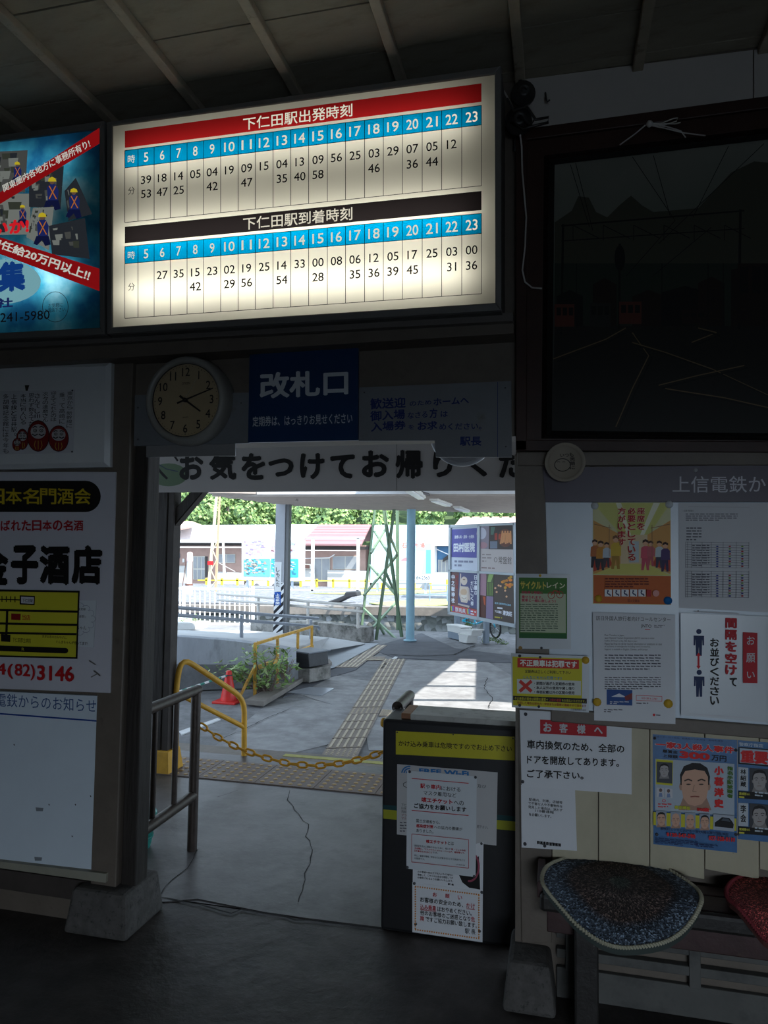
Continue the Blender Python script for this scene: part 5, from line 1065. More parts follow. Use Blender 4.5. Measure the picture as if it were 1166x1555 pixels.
ln(638, 703, 1362, 'お客様の安全のため、', K); ln(708, 721, 1362, 'かけ', rd2); ln(638, 662, 1373, '込み乗車', rd2); ln(664, 716, 1373, 'はおやめください。', K); ln(638, 714, 1382, '他のお客様のご迷惑となり', K); ln(715, 721, 1382, '危', rd2); ln(638, 644, 1391, '険', rd2); ln(646, 724, 1391, 'ですご協力お願い致します。', K); ln(706, 722, 1401, '駅 長', K)
pr.line(638, 1381.3, 662, 1384.4, .7, rd2); pr.line(708, 1380, 721, 1381.7, .7, rd2); pr.done(o)
o, pr = sheet('mask_notice', 'tall white mask etiquette notice with red headings, topmost on counter', 'poster', pC, [(618, 1170), (724, 1179), (722, 1332), (617, 1319)], m_lam, .0012, off=.0048, pins=[(622, 1172, 2, m_blackpin), (722, 1180.5, 2, m_blackpin), (618.5, 1317, 2, m_blackpin), (720, 1331, 2, m_blackpin)])
pr.line(625, 1182, 711.5, 1189.5, 1.1, rr_); pr.line(625, 1230.5, 711.5, 1238.5, 1.1, rr_)
def l2(x0, x1, y, s, m, h, b=.01, k=.08): pr.q([(x0, y+k*(x0-625)), (x1, y+k*(x1-625)), (x1, y+h+k*(x1-625)), (x0, y+h+k*(x0-625))], s, m, b)
l2(638, 645.5, 1188.5, '駅', rr_, 7.4, .03); l2(646.5, 653, 1189.5, 'や', K, 6.5); l2(654, 669, 1188.5, '車内', rr_, 7.4, .03); l2(670, 699, 1190, 'における', K, 6.5); l2(643, 693, 1199, 'マスク着用など', K, 6.8, .005); l2(640, 687, 1209, '咳エチケット', rr_, 8, .04); l2(689, 704, 1210, 'への', K, 7); l2(628.5, 708, 1219, 'ご協力をお願いします', K, 8, .03)
l2(632, 668, 1243, '国土交通省から、', K, 5.2, 0); l2(632, 658, 1250.5, '感染症対策', rr_, 5.4, .03); l2(659, 702, 1250.5, 'への協力の要請が', K, 5.2, 0); l2(632, 658, 1258, 'ありました。', K, 5, 0)
for a in ((625, 1266.5, 711.5, 1275), (625, 1309, 711.5, 1318.5), (625, 1266.5, 625, 1309), (711.5, 1275, 711.5, 1318.5)): pr.line(*a, .7, rr_)
l2(647, 679, 1273, '咳エチケット', rr_, 5.6, .04); l2(680, 689, 1273.5, 'とは', K, 5, 0)
l2(629, 684, 1282, '感染症を他人に感染させないために、個人が', K, 3.1, .0, .1); l2(685, 707, 1282, '咳・くしゃみを', rr_, 3.1, .02, .1); l2(629, 706, 1286, 'する際に、マスクやティッシュ・ハンカチ、袖を使って、', rr_, 3.1, .02, .1); l2(629, 656, 1290, '口や鼻をおさえること', rr_, 3.1, .02, .1); l2(657, 665, 1290, 'です。', K, 3, 0, .1)
l2(629, 706, 1297, '特に、電車や職場、学校など人が集まるところで実践すること', K, 3, 0, .1); l2(629, 645, 1301.5, 'が重要です。', K, 3, 0, .1); l2(692, 706, 1305, '公共交通機関利用者', K, 2, 0, .1); pr.done(o)
# ------------------------------------------------------------------ rails and chain in the passage
def pipe(mb, pts, r, m=None, rb=.04):
    """a bent pipe: corners rounded"""
    pts = [V(p) for p in pts]; out = [pts[0]]
    for i in range(1, len(pts)-1):
        a, b, c = pts[i-1], pts[i], pts[i+1]; d1 = min(rb, (a-b).length*.45); d2 = min(rb, (c-b).length*.45); p = b+(a-b).normalized()*d1; q = b+(c-b).normalized()*d2
        for t in (0, .25, .5, .75, 1): out.append(p*(1-t)**2+b*2*t*(1-t)+q*t*t)
    out.append(pts[-1]); return mb.tube(out, r, m, 12)
hr_ = thing('passage_handrail', (-1.77, 3.0, 0), 'dark brown pipe barrier rail standing left of the passage', 'handrail')
ph = Pl((-1.775, 3.35, 0), (1, .03, 0))
pa, pb = ph(298, 1047), ph(212, 1084); pa.z = pb.z = (pa.z+pb.z)/2
MB().tube([pb, pa+V((0, .02, 0))], .025, None, 14).build('top_rail', m_rail, hr_)
ft = V((pa.x, pa.y, .004)); MB().tube([pa-V((0, 0, .01)), ft], .025, None, 14).build('post', m_rail, hr_)
la, lb = ph(294, 1207), ph(212, 1266); la.z = lb.z = (la.z+lb.z)/2
MB().tube([la, lb], .025, None, 14).build('bottom_rail', m_rail, hr_)
for px_ in (237, 267.5):
    q = ph(px_, 1150); MB().tube([V((pa.x, q.y, la.z)), V((pa.x, q.y, pa.z))], .014, None, 10).build('baluster', m_rail, hr_)
MB().tube([V((pb.x, pb.y+.02, .004)), V((pb.x, pb.y+.02, pb.z))], .021, None, 12).build('post', m_rail, hr_)
MB().lathe([(.021, 0), (.020, .008), (.012, .016), (0, .019)], pa+V((0, .02, 0)), (0, 1, 0), None, 14).build('end_cap', m_rail, hr_)
h2_ = thing('counter_handrail', (-.66, 3.2, 0), 'dark brown pipe rail behind the gate counter', 'handrail')
e = VP(3.35)(622, 1056); xr_ = e.x
MB().tube([V((xr_, 3.08, e.z-.0)), V((xr_, 3.35, e.z))], .025, None, 14).build('top_rail', m_rail, h2_); MB().tube([V((xr_, 3.335, e.z-.01)), V((xr_, 3.335, .004))], .021, None, 12).build('post', m_rail, h2_)
MB().tube([V((xr_, 3.335, .3)), V((xr_, 3.08, .3))], .021, None, 12).build('bottom_rail', m_rail, h2_); MB().tube([V((xr_, 3.085, .004)), V((xr_, 3.085, e.z))], .02, None, 12).build('post', m_rail, h2_)
# chain
m_chain = M('orange_yellow_plastic', (.72, .36, .03), .35, .06, 30, .03)
ch = thing('barrier_chain', P(440, 1140, 3.35), 'orange-yellow plastic chain hanging across the ticket passage', 'chain')
pch = VP(3.36); ctrl = [(303, 1100), (330, 1119), (362, 1136), (400, 1150), (440, 1160), (480, 1163), (520, 1159), (552, 1152), (584, 1141)]
pts = [pch(*p) for p in ctrl]; fine = []
for a, b in zip(pts, pts[1:]):
    for i in range(20): fine.append(a.lerp(b, i/20))
fine.append(pts[-1])
pitch = .047; acc = 0; cen = []; nxt = pitch/2
for a, b in zip(fine, fine[1:]):
    l = (b-a).length
    while acc+l >= nxt: cen.append((a.lerp(b, (nxt-acc)/l), (b-a).normalized())); nxt += pitch
    acc += l
tor = []; hl, hw = .021, .0125
for i in range(20):
    t = 2*math.pi*i/20; tor.append(V((hl*math.cos(t)+(.006 if math.cos(t) > 0 else -.006), hw*math.sin(t)*1.05, 0)))
lm = MB().tube(tor, .0052, None, 7, closed=True); lme = None
for i, (p, t) in enumerate(cen):
    if lme is None: o = lm.build('link', m_chain, None); lme = o.data; 
    else: o = bpy.data.objects.new('link', lme); COL.objects.link(o)
    o.parent = ch; x = t; up_ = V((0, 0, 1)); y = (up_-x*x.dot(up_)).normalized(); z = x.cross(y)
    if i % 2: y, z = (y*.45+z*.9).normalized(), None
    z = x.cross(y)
    o.matrix_local = Matrix.Translation(p-ch.location) @ Matrix((x, y, z)).transposed().to_4x4()
# tactile tiles at the threshold
tc_ = [(283, 1167, 300, 1194), None]
tl0, tr0 = G(316, 1167), G(580, 1172); w_ = .405
bY = G(470, 1199).y; tY = G(470, 1168).y
dots = {}
x0 = G(378, 1197).x
for i in range(-2, 4):
    xx = x0+i*.403
    if i*.403+x0 > -.45: continue
    if xx < -2.75: continue
    mb = MB().box((0, 0, 0), (.399, tY-bY, .006))
    ny = 6
    for a in range(6):
        for b in range(ny):
            c = V((.04+a*.064, .04+b*(tY-bY-.08)/(ny-1), .006)); mb.lathe([(.0165, 0), (.013, .004), (.008, .005), (0, .005)], c, (0, 0, 1), m_tacr, 8, caps=False)
    if not dots: mb.mats = [m_tact]+[q for q in mb.mats if q is not m_tact]
    o = mb.build('tactile_tile', None, apron) if False else None
    me_ = bpy.data.meshes.new('tactile_tile'); me_.from_pydata([tuple(v) for v in mb.v], [], mb.f); me_.materials.append(m_tact); me_.materials.append(m_tacr)
    for p in me_.polygons: p.material_index = 1 if p.index >= 6 else 0
    o = bpy.data.objects.new('tactile_tile', me_); COL.objects.link(o); o.parent = apron; o.location = (xx, bY, .0045)
# striped walking strips on the forecourt
def strip(pL, pR, n, ribs=5, dots_rows=(), wid=None, z=-.013):
    L0, L1, R0, R1_ = G(*pL[0], z), G(*pL[1], z), G(*pR[0], z), G(*pR[1], z)
    for i in range(n):
        a, b = i/n, (i+1)/n-.004; c = [L0.lerp(L1, a), R0.lerp(R1_, a), R0.lerp(R1_, b), L0.lerp(L1, b)]
        mb = MB(); mb.prism(c, (0, 0, .006), m_tacty); h = V((0, 0, .006))
        if i in dots_rows:
            for u in range(6):
                for w in range(6):
                    p = (c[0].lerp(c[1], .1+u*.16)).lerp(c[3].lerp(c[2], .1+u*.16), .1+w*.16)+h; mb.lathe([(.012, 0), (.008, .004), (0, .005)], p, (0, 0, 1), m_tac2, 6, caps=False)
        else:
            for r in range(ribs):
                u0 = .1+r*(.8/(ribs-1))-.035; u1 = u0+.07
                p = [c[0].lerp(c[1], u0), c[0].lerp(c[1], u1), c[3].lerp(c[2], u1), c[3].lerp(c[2], u0)]; q = mid(p); p = [q+(v-q)*.94 for v in p]; mb.prism([v+h for v in p], (0, 0, .005), m_tac2)
        mb.build('tactile_tile', None, ext)
m_tac2 = M('raised_cream_bar', (.52, .45, .34), .6, .1, 12, .1)
strip([(484, 1154), (583, 1001)], [(541, 1152), (616, 1001)], 17, dots_rows=(5, 0))
strip([(507, 1014), (540, 980)], [(543, 1014), (588, 980)], 6, ribs=6)
strip([(552, 1003), (583, 1003)], [(559, 998), (585, 998)], 2, ribs=3)
strip([(575, 1088), (592, 1088)], [(580, 1078), (596, 1079)], 1, dots_rows=(0,))
# ------------------------------------------------------------------ things just outside the gate
# dark porch post with brace
po = thing('porch_post', G(237, 1178), 'dark timber porch post with diagonal brace and yellow painted foot', 'post')
a, b = G(222, 1172), G(249, 1176); yq = a.y
MB().box((a.x-.01, yq, .0), (a.x+.10, yq+.11, 2.62)).build('shaft', m_wood, po, bevel=.005)
MB().box((a.x+.104, yq+.005, .0), (a.x+.15, yq+.10, 2.62)).build('side_shaft', M('grey_side_timber', (.05, .042, .038), .7, .2, 12, .4), po, bevel=.004)
mb = frustum(MB(), a.x-.05, a.x+.19, yq-.04, yq+.16, .004, .15, .02); mb.build('painted_foot', m_yel, po, bevel=.006)
pb_ = VP(yq+.02); MB().prism([pb_(253, 811), pb_(262, 800), pb_(312, 742), pb_(294, 742), pb_(250, 790)], (0, .07, 0)).build('brace', m_wood, po, bevel=.003)
MB().prism([pb_(308, 748), pb_(312, 743), pb_(262, 802), pb_(254, 812)], (0, .07, 0)).build('brace_edge', M('grey_side_timber'), po)
# teal basket behind the column
c = G(205, 1288); tb_ = thing('teal_basket', (c.x, c.y, .004), 'teal plastic basket on the floor behind the left column', 'basket')
m_teal = M('teal_plastic', (.02, .26, .22), .35, .05, 10, .03)
pb2 = Pl((0, c.y, 0), (0, 1, 0)); rb = (pb2(232, 1260)-pb2(205, 1260)).length
MB().lathe([(rb*.72, 0), (rb*.80, .03), (rb*.97, .16), (rb*1.03, .165), (rb*1.0, .175), (rb*.93, .165), (rb*.76, .03), (0, .02)], (c.x, c.y, .004), (0, 0, 1), None, 28).build('bowl', m_teal, tb_)
for h in (.05, .085, .12): MB().lathe([(rb*(.81+h*1.05), h), (rb*(.835+h*1.05), h+.006), (rb*(.82+h*1.05), h+.012)], (c.x, c.y, .004), (0, 0, 1), None, 28, caps=False).build('rib', m_teal, tb_)
# yellow sloping handrail
yr = thing('yellow_handrail', G(270, 1170), 'yellow pipe handrail with rounded corners sloping down beside the passage', 'handrail')
Y1, Y2 = G(268, 1170), G(371, 1152, GZ)
py_ = Pl((Y1.x, Y1.y, 0), (Y2-Y1).cross(V((0, 0, 1))))
pts = [py_(267, 1168), py_(267.5, 1040), py_(276, 998), py_(371, 1061), py_(370.5, 1154)]; pts[0].z = GZ; pts[-1].z = GZ
mb = MB(); pipe(mb, pts, .020, rb=.10); mb.build('pipe_frame', m_yel, yr)
MB().tube([py_(268, 1052), py_(370.5, 1104)], .018, None, 10).build('mid_rail', m_yel, yr)
# older yellow angle-iron railing
o2_ = thing('angle_iron_railing', G(387, 1058), 'thin rusty yellow angle-iron railing beside the bush', 'railing')
A1, A2 = G(387, 1058), G(473, 1019); pA2 = Pl((A1.x, A1.y, 0), (A2-A1).cross(V((0, 0, 1))))
m_yr = M('rusty_yellow_iron', (.58, .33, .05), .6, .2, 20, .3, dirt=(.22, .10, .05), dsc=12, dlo=.55, dhi=.7)
def bar(p, q, w, nm, m, par): MB().tube([p, q], w, None, 4).build(nm, m, par)
bar(pA2(387, 978), pA2(474, 951.5), .020, 'top_rail', m_yr, o2_)
for x, y0, y1 in ((387.5, 977, 1058), (421.5, 968, 1044), (452.5, 959, 987), (473.5, 952, 1019)): bar(pA2(x, y0), pA2(x-.6, y1), .019, 'post', m_yr, o2_)
bar(pA2(388, 1015), pA2(431, 999), .028, 'mid_rail', m_yr, o2_); bar(pA2(455, 989), pA2(474, 981.5), .028, 'mid_rail', m_yr, o2_)
q = pA2(376, 1056); bar(pA2(386, 1014), V((q.x-.1, q.y, 0)), .016, 'stay', m_yr, o2_)
# block with dark box
bk_ = thing('concrete_block', G(455, 1036), 'rough concrete block standing at the end of planted strip', 'block')
f0, f1 = G(437, 1034), G(470, 1037); pB = Pl(f0, (f1-f0).cross(V((0, 0, 1)))); dp = V((.15, .34, 0))
MB().prism([pB(436, 1013), pB(470, 1016), pB(470, 1037), pB(437, 1034)], dp).build('body', m_mossy, bk_, bevel=.012)
bx_ = thing('black_box', pB(455, 1014), 'black weathered box standing on the rough concrete block', 'box')
m_bbox = M('black_weathered_box', (.02, .022, .026), .45, .3, 14, .3)
MB().prism([pB(439, 989, .02), pB(468, 993, .02), pB(470, 1014, .02), pB(440.5, 1013.5, .02)], dp*.9).build('body', m_bbox, bx_, bevel=.01)
MB().prism([pB(438, 987.5, .03), pB(469, 991.5, .03), pB(469, 993.5, .03), pB(438, 989.5, .03)], dp).build('lid', M('grey_lid', (.16, .18, .21), .5, .1, 8, .1), bx_)
# traffic cones and barrier pole
m_cone = M('red_cone_plastic', (.70, .035, .03), .4, .06, 8, .05)
def cone(px_, py_, hpx, lab, base=True):
    g = G(px_, py_, GZ); s = hpx*((g-EYEP).length)/FOC; t = thing('traffic_cone', g, lab, 'traffic cone')
    MB().lathe([(s*.25, .015), (s*.24, .05), (s*.085, s*.97), (s*.07, s), (s*.04, s), (0, s*.99)], g, (0, 0, 1), None, 24).build('body', m_cone, t)
    r = s*.40; MB().box((g.x-r, g.y-r*.9, g.z), (g.x+r, g.y+r*.9, g.z+.022)).build('base', m_cone, t, bevel=.006)
    return g, s
g1_, s1_ = cone(346.5, 1066.5, 45, 'red traffic cone standing beside the leafy bush')
g2_, s2_ = cone(204, 1113, 58, 'red traffic cone mostly hidden behind the dark timber porch post')
pt_ = V((g1_.x, g1_.y, g1_.z+s1_*.86)); ee = VP(g1_.y-.4)(300, 1041)
bp_ = thing('barrier_pole', pt_, 'green and white striped barrier pole resting on the cone', 'pole')
d = (ee-pt_); n = 12
for i in range(n): MB().tube([pt_+d*(i/n*1.6), pt_+d*((i+1)/n*1.6)], .011, None, 8).build('stripe', (M('pole_green', (.02, .22, .17), .4, 0, bump=0), M('pole_white', (.75, .76, .76), .4, 0, bump=0))[i % 2], bp_)
MB().lathe([(.036, -.006), (.036, .006)], pt_-V((0, 0, .0)), (0, 0, 1), None, 14, caps=False).build('ring', m_blackpin, bp_)
# bush
gb = G(404, 1056); bs = thing('bush', gb, 'leafy green self-sown bush growing behind the yellow railing', 'bush')
m_leaf = M('bush_leaf', (.20, .34, .09), .5, .35, 3, 0); m_leaf2 = M('pale_leaf', (.42, .54, .24), .5, .2, 3, 0); m_twig = M('grey_twig', (.17, .13, .11), .8, .1, 10, 0)
rnd = random.Random(11); kz = (gb-EYEP).length/FOC; stems = MB(); lf = MB(); lm_ = [m_leaf, m_leaf2]
rX = V((math.cos(YAW), math.sin(YAW), 0)); rD = V((-rX.y, rX.x, 0))
def leafq(p, d, l, w, m):
    d = d.normalized(); s = d.cross(V((rnd.uniform(-.4, .4), rnd.uniform(-.4, .4), 1))).normalized()*w; t = d*l; n = s.cross(t).normalized()*w*.25
    lf.add([p, p+t*.45+s-n, p+t, p+t*.45-s-n, p+t*.45], [[0, 1, 4], [1, 2, 4], [2, 3, 4], [3, 0, 4]], m)
for i in range(58):
    tx = rnd.gauss(-12, 27); tx = max(-72, min(42, tx)); hy = rnd.uniform(18, 86)*(1-abs(tx+8)/150)
    if -72 <= tx < -40: hy = rnd.uniform(26, 46)
    e = gb+rX*tx*kz+V((0, 0, 1))*hy*kz+rD*rnd.uniform(-.22, .22)
    m1 = gb.lerp(e, .5)+V((0, 0, 1))*rnd.uniform(0, .06)+rX*rnd.uniform(-.04, .04); s0 = gb+V((rnd.uniform(-.06, .06), rnd.uniform(-.06, .06), 0))
    if rnd.random() < .6: stems.tube([s0, m1, e], .006, None, 4, r2=.002)
    for k in range(rnd.randint(7, 12)):
        t = rnd.uniform(.45, 1.05); p = m1.lerp(e, t) if t > .5 else s0.lerp(m1, t*2)
        p = p+V((rnd.gauss(0, .03), rnd.gauss(0, .03), rnd.gauss(0, .03)))
        leafq(p, V((rnd.uniform(-1, 1), rnd.uniform(-1, 1), rnd.uniform(-.5, .7))), rnd.uniform(.05, .10), rnd.uniform(.012, .023), lm_[rnd.random() < .3])
stems.tube([gb-V((0, 0, .02)), gb+V((.01, 0, .2)), gb+V((-.03, .02, .35))], .016, None, 6, r2=.008)
stems.build('stems', m_twig, bs, kind='stuff'); lf.build('foliage', None, bs, kind='stuff')
dr = thing('dry_bush', G(432, 1042), 'small dry brown twiggy plant at the foot of concrete block', 'plant'); mb = MB()
for i in range(34): p = G(432, 1042); e = p+rX*rnd.uniform(-.14, .10)+V((0, rnd.uniform(-.05, .05), rnd.uniform(.06, .34))); mb.tube([p, p.lerp(e, .5)+V((rnd.uniform(-.03, .03), 0, .02)), e], .003, None, 3)
mb.build('twigs', M('dry_twig', (.24, .15, .09), .8, .2, 10, 0), dr, kind='stuff')
# ------------------------------------------------------------------ ramp railings
def metal_rail(nm, lab, m, posts, rails, r, base_drop=0):
    P0 = posts[0]; t = thing(nm, P0[3], lab, 'railing')
    pa, pb = posts[0][3], posts[-1][3]; pl = Pl(pa, (pb-pa).cross(V((0, 0, 1))))
    for x, y0, y1, g in posts: MB().tube([pl(x, y0), pl(x, y1)], r*1.1, None, 10).build('post', m, t)
    for rl_ in rails: MB().tube([pl(*q, r*.8) for q in rl_], r, None, 10).build('rail', m, t)
    return t
m_rl = M('satin_steel_rail', (.30, .33, .38), .35, .05, 10, 0, metal=.5); m_rlc = M('cream_steel_rail', (.62, .60, .56), .4, .05, 10, 0)
ra, rb_, rc_ = R1(265.8, 966), R1(366.6, 976.5), G(472, 985, .1)
metal_rail('ramp_railing', 'grey steel double railing along the near edge of the ramp', m_rl, [(265.8, 924, 967, ra), (366.6, 934.5, 977.5, rb_), (472, 941, 987, rc_)], [[(200, 916.5), (262, 922), (400, 933), (483, 939)], [(200, 928), (262, 933.5), (400, 944.5), (482, 951.3), (484.5, 953), (484.5, 957)]], .021)
ka, kb2, kc = G(392, 948, .30), G(467, 952, .24), G(543.6, 957, .30)
metal_rail('far_ramp_railing', 'pale cream double railing on the far low wall of ramp', m_rlc, [(392, 907, 945, ka), (467.5, 914, 948, kb2), (543.6, 922, 954, kc)], [[(330, 902), (390, 906), (467, 913.2), (551, 920)], [(330, 911), (390, 915), (467, 921.5), (551, 928.8)]], .022)
# white fence
ff = thing('white_fence', G(300, 947), 'white metal fence with upright bars behind the ramp', 'fence')
fa, fb = G(222, 947), G(384, 947.5); pF = Pl(fa, (fb-fa).cross(V((0, 0, 1)))); m_wf = M('white_fence_paint', (.80, .81, .82), .4, .02, 4, 0)
bar(pF(150, 891.5), pF(384, 895), .03, 'top_rail', m_wf, ff); bar(pF(150, 945), pF(384, 948), .03, 'bottom_rail', m_wf, ff)
x = 160.0; i = 0
while x < 383:
    bar(pF(x, 893), pF(x, 947), .014, 'bar', m_wf, ff); x += 7.55
for x in (222, 279, 384): bar(pF(x, 890), pF(x, 958), .035, 'post', m_wf, ff)
pn = thing('long_planter', G(275, 957, .2), 'long white planter with small flowering plants by white fence', 'planter')
pp0, pp1 = G(256, 957, .43), G(297, 957, .42); pPn = Pl(pp0, (pp1-pp0).cross(V((0, 0, 1)))); dv = V((.05, .3, 0))
MB().prism([pPn(255, 945), pPn(298, 945.5), pPn(294, 957), pPn(259, 956.5)], dv).build('trough', M('white_plastic_pot', (.70, .70, .68), .5, .05, 6, 0), pn, bevel=.01)
def tuft(par, cx, cy, r, pl, m, n=40, fl=None):
    mb = MB(); k = (pl(cx, cy)-EYEP).length/FOC
    for i in range(n):
        p = pl(cx, cy)+dv*.5+V((rnd.gauss(0, r*.5*k), rnd.gauss(0, r*.4*k), abs(rnd.gauss(0, r*.45*k)))); s = r*.22*k; d = V((rnd.uniform(-1, 1), rnd.uniform(-1, 1), rnd.uniform(0, 1))).normalized()*s; e = d.cross(V((rnd.uniform(-1, 1), .3, .5))).normalized()*s*.6
        mb.add([p-d, p+e, p+d, p-e], [[0, 1, 2, 3]], fl if fl and rnd.random() < .2 else m)
    mb.build('foliage', None, par, kind='stuff')
tuft(pn, 287, 944, 8, pPn, m_leaf, 50, M('pale_petal', (.7, .5, .4), .6, 0, bump=0)); tuft(pn, 267, 945, 7, pPn, m_leaf2, 36)
# station post with signs
gp = G(421, 981); sp_ = thing('station_name_post', gp, 'square grey canopy post with station name strip and black white stripes', 'post')
pP = Pl(gp, (0, 1, 0)); m_gpost = M('grey_steel_post', (.36, .38, .42), .5, .05, 6, .03)
x0, x1 = pP(414.4, 979).x, pP(429, 979).x; zt2 = 2.30
MB().box((x0, gp.y, 0), (x1-.0, gp.y+.16, zt2)).build('shaft', m_gpost, sp_, bevel=.004)
MB().box((x1+.0, gp.y+.02, 0), (x1+.055, gp.y+.14, zt2)).build('back_flange', M('dark_flange', (.16, .17, .18), .6, .1, 6, .05), sp_)
pr = Print(pP, .002)
def pxz(y): return pP(421, y).z
def SP(u, y): z = pxz(y); return (x0+(x1-x0)*u, z)
def spoly(pts, m, mbx, o=.002): mbx.add([V((a, gp.y-o, b)) for a, b in pts][::-1], [list(range(len(pts)))], m)
mb = MB(); zA, zB = pxz(965), pxz(884); bk3, wt3 = ink(28, 28, 34), ink(225, 228, 230)
spoly([(x0, zA), (x1, zA), (x1, zB), (x0, zB)][::-1], wt3, mb, .0015)
def clip(z): return max(zA, min(zB, z))
k = 0; w = x1-x0; z = zA-w*1.2
while z < zB:
    q = [(x0, z), (x1, z+w), (x1, z+w+.065), (x0, z+.065)]
    if q[0][1] > zA and q[2][1] < zB+.02: spoly([(a, clip(b)) for a, b in q][::-1], bk3, mb, .0022)
    elif z+w+.065 > zA and z < zB: spoly([(a, clip(b)) for a, b in q][::-1], bk3, mb, .0022)
    z += .13
mb.build('warning_stripes', None, sp_, kind='stuff')
mb = MB(); mb.prism([pP(416.7, 853, .004), pP(427.5, 853.5, .004), pP(426.5, 898.5, .004), pP(416.5, 898.5, .004)], (0, .003, 0)); nm = mb.build('name_strip', wt3, sp_)
mb = MB(); mb.prism([pP(416.8, 899, .005), pP(426.6, 899, .005), pP(426, 919, .005), pP(416.5, 919, .005)], (0, .003, 0)); mb.build('blue_strip', ink(26, 84, 170), sp_)
pr = Print(pP, .0065); pr.down(419, 861, 424.5, 891, 'しもにた', bk3, .01); pr.down(418.5, 901, 424.5, 918, '上毛新聞', ink(230, 235, 240), .03); pr.done(sp_)
# blue pole
gq = G(622.5, 973); bp2 = thing('blue_canopy_pole', gq, 'pale blue round pole holding up the canopy edge', 'pole'); rr2 = 6.5*(gq-EYEP).length/FOC
m_bluep = M('pale_blue_paint', (.33, .56, .68), .4, .06, 6, .03, dirt=(.2, .25, .28), dsc=20, dlo=.7, dhi=.76)
MB().tube([gq, V((gq.x, gq.y, ZK))], rr2, None, 20).build('tube', m_bluep, bp2); MB().lathe([(rr2*1.5, 0), (rr2*1.5, .02), (rr2*1.02, .03)], gq, (0, 0, 1), None, 20).build('base_plate', m_bluep, bp2)
# green lattice tower
lt_ = thing('lattice_tower', G(590, 968), 'green steel lattice tower with crossed braces beside the blue pole', 'tower')
m_grn = M('green_tower_paint', (.17, .26, .16), .5, .12, 4, .05); 
ft_ = {'fl': (568.6, 971.8), 'fr': (611.8, 967.5), 'bl': (547, 952), 'br': (605.6, 957)}
tp_ = {'fl': (596.3, 772), 'fr': (584.8, 772), 'bl': (567, 772), 'br': (604.8, 772)}
Yd = {k: G(*v).y for k, v in ft_.items()}
def leg(k, y):
    a, b = ft_[k], tp_[k]; t = (a[1]-y)/(a[1]-b[1]); x = a[0]+(b[0]-a[0])*t; return VP(Yd[k])(x, y)
for k in ft_:
    a, b = leg(k, ft_[k][1]), leg(k, 740); a.z = 0; d = (b-a); s1 = V((.055, 0, 0)); s2 = V((0, .055, 0))
    sx = 1 if k[1] == 'l' else -1
    MB().prism([a, a+s1*sx, a+s1*sx+d, a+d], (0, .008, 0)).build('leg', m_grn, lt_); MB().prism([a, a+s2, a+s2+d, a+d], (.008*sx, 0, 0)).build('leg_flange', m_grn, lt_)
def brc(p, q, Ya, Yb): 
    a, b = VP(Ya)(*p), VP(Yb)(*q); MB().tube([a, b], .026, None, 4).build('brace', m_grn, lt_)
yl_, yr2_ = Yd['bl'], Yd['fr']
for p, q in (((568.6, 807), (590, 840)), ((585.6, 803), (563, 840)), ((561, 858), (600, 902)), ((594, 854), (552.5, 904)), ((552, 924), (601, 970)), ((602, 914), (554, 966))): brc(p, q, yl_, yr2_)
for p, q in (((593, 817), (602.5, 838)), ((602.5, 843), (588, 862)), ((586, 870), (602, 905)), ((576, 950), (586, 968))): brc(p, q, Yd['fl'], Yd['br'])
# ------------------------------------------------------------------ advertising billboard
gA, gB_ = G(731, 977), G(687, 966); dB = (gA-gB_).normalized(); nB = V((dB.y, -dB.x, 0)); BB = Pl(gA, nB)
bb = thing('advert_billboard', (gA+gB_)/2, 'grey-framed billboard with four adverts standing over pots and bicycle', 'billboard')
bwd = -BB.toward()
m_bf = M('pale_blue_grey_frame', (.42, .47, .52), .45, .04, 6, 0, metal=.2)
def fq(pts, th, nm, m, off=0): return MB().prism(quad3(BB, pts, off), bwd*th).build(nm, m, bb)
for q in ([(681, 797.5), (781, 793), (781, 797), (681, 801.5)], [(680.5, 864.5), (782, 870.5), (782, 874), (680.5, 868)], [(679.5, 928), (783, 948), (783, 953.5), (679.5, 932.5)], [(681, 797), (684, 797), (682.8, 932), (679.5, 932)], [(725, 796), (728.2, 796), (726.8, 942), (723.8, 941)], [(778.6, 794), (781, 794), (783.5, 953), (780.8, 952)]): fq(q, .05, 'frame_bar', m_bf, .025)
for g in (gA, gB_): MB().prism([g-dB*.04+bwd*.05, g+dB*.04+bwd*.05, g+dB*.04+bwd*.13, g-dB*.04+bwd*.13], (0, 0, BB(700, 860).z)).build('leg', M('slate_post', (.22, .27, .33), .5, .05, 6, 0), bb)
pan = [('advert_panel', [(683, 800.5), (725.5, 799), (725, 867), (682.8, 864.8)], ink(205, 212, 228)), ('advert_panel', [(728, 798.5), (778.8, 796.5), (779.5, 870.5), (727.5, 867)], ink(190, 186, 190)),
       ('advert_panel', [(682.8, 868.5), (724.8, 870.5), (724, 937), (682, 928)], ink(118, 84, 84)), ('advert_panel', [(727.5, 870.8), (779.5, 873.6), (781, 948), (726.8, 938.5)], ink(84, 74, 70))]
po_ = [fq(q, .01, nm, m, 0) for nm, q, m in pan]
w3 = ink(225, 228, 240)
pr = Print(BB, .003); pr.poly([(686, 804), (724, 802), (723.6, 847), (685.5, 846)], ink(92, 90, 168)); pr.q([(690, 813), (720, 812), (720, 817.5), (690, 818)], '産婦人科・皮科・小児科', w3, .03); pr.q([(688.5, 824.5), (721, 823), (721, 838.5), (688.5, 838.5)], '田村医院', w3, .05); pr.greek(690, 851, 718, 2, 6, ink(130, 134, 160), .5, .02); pr.done(po_[0])
pr = Print(BB, .003)
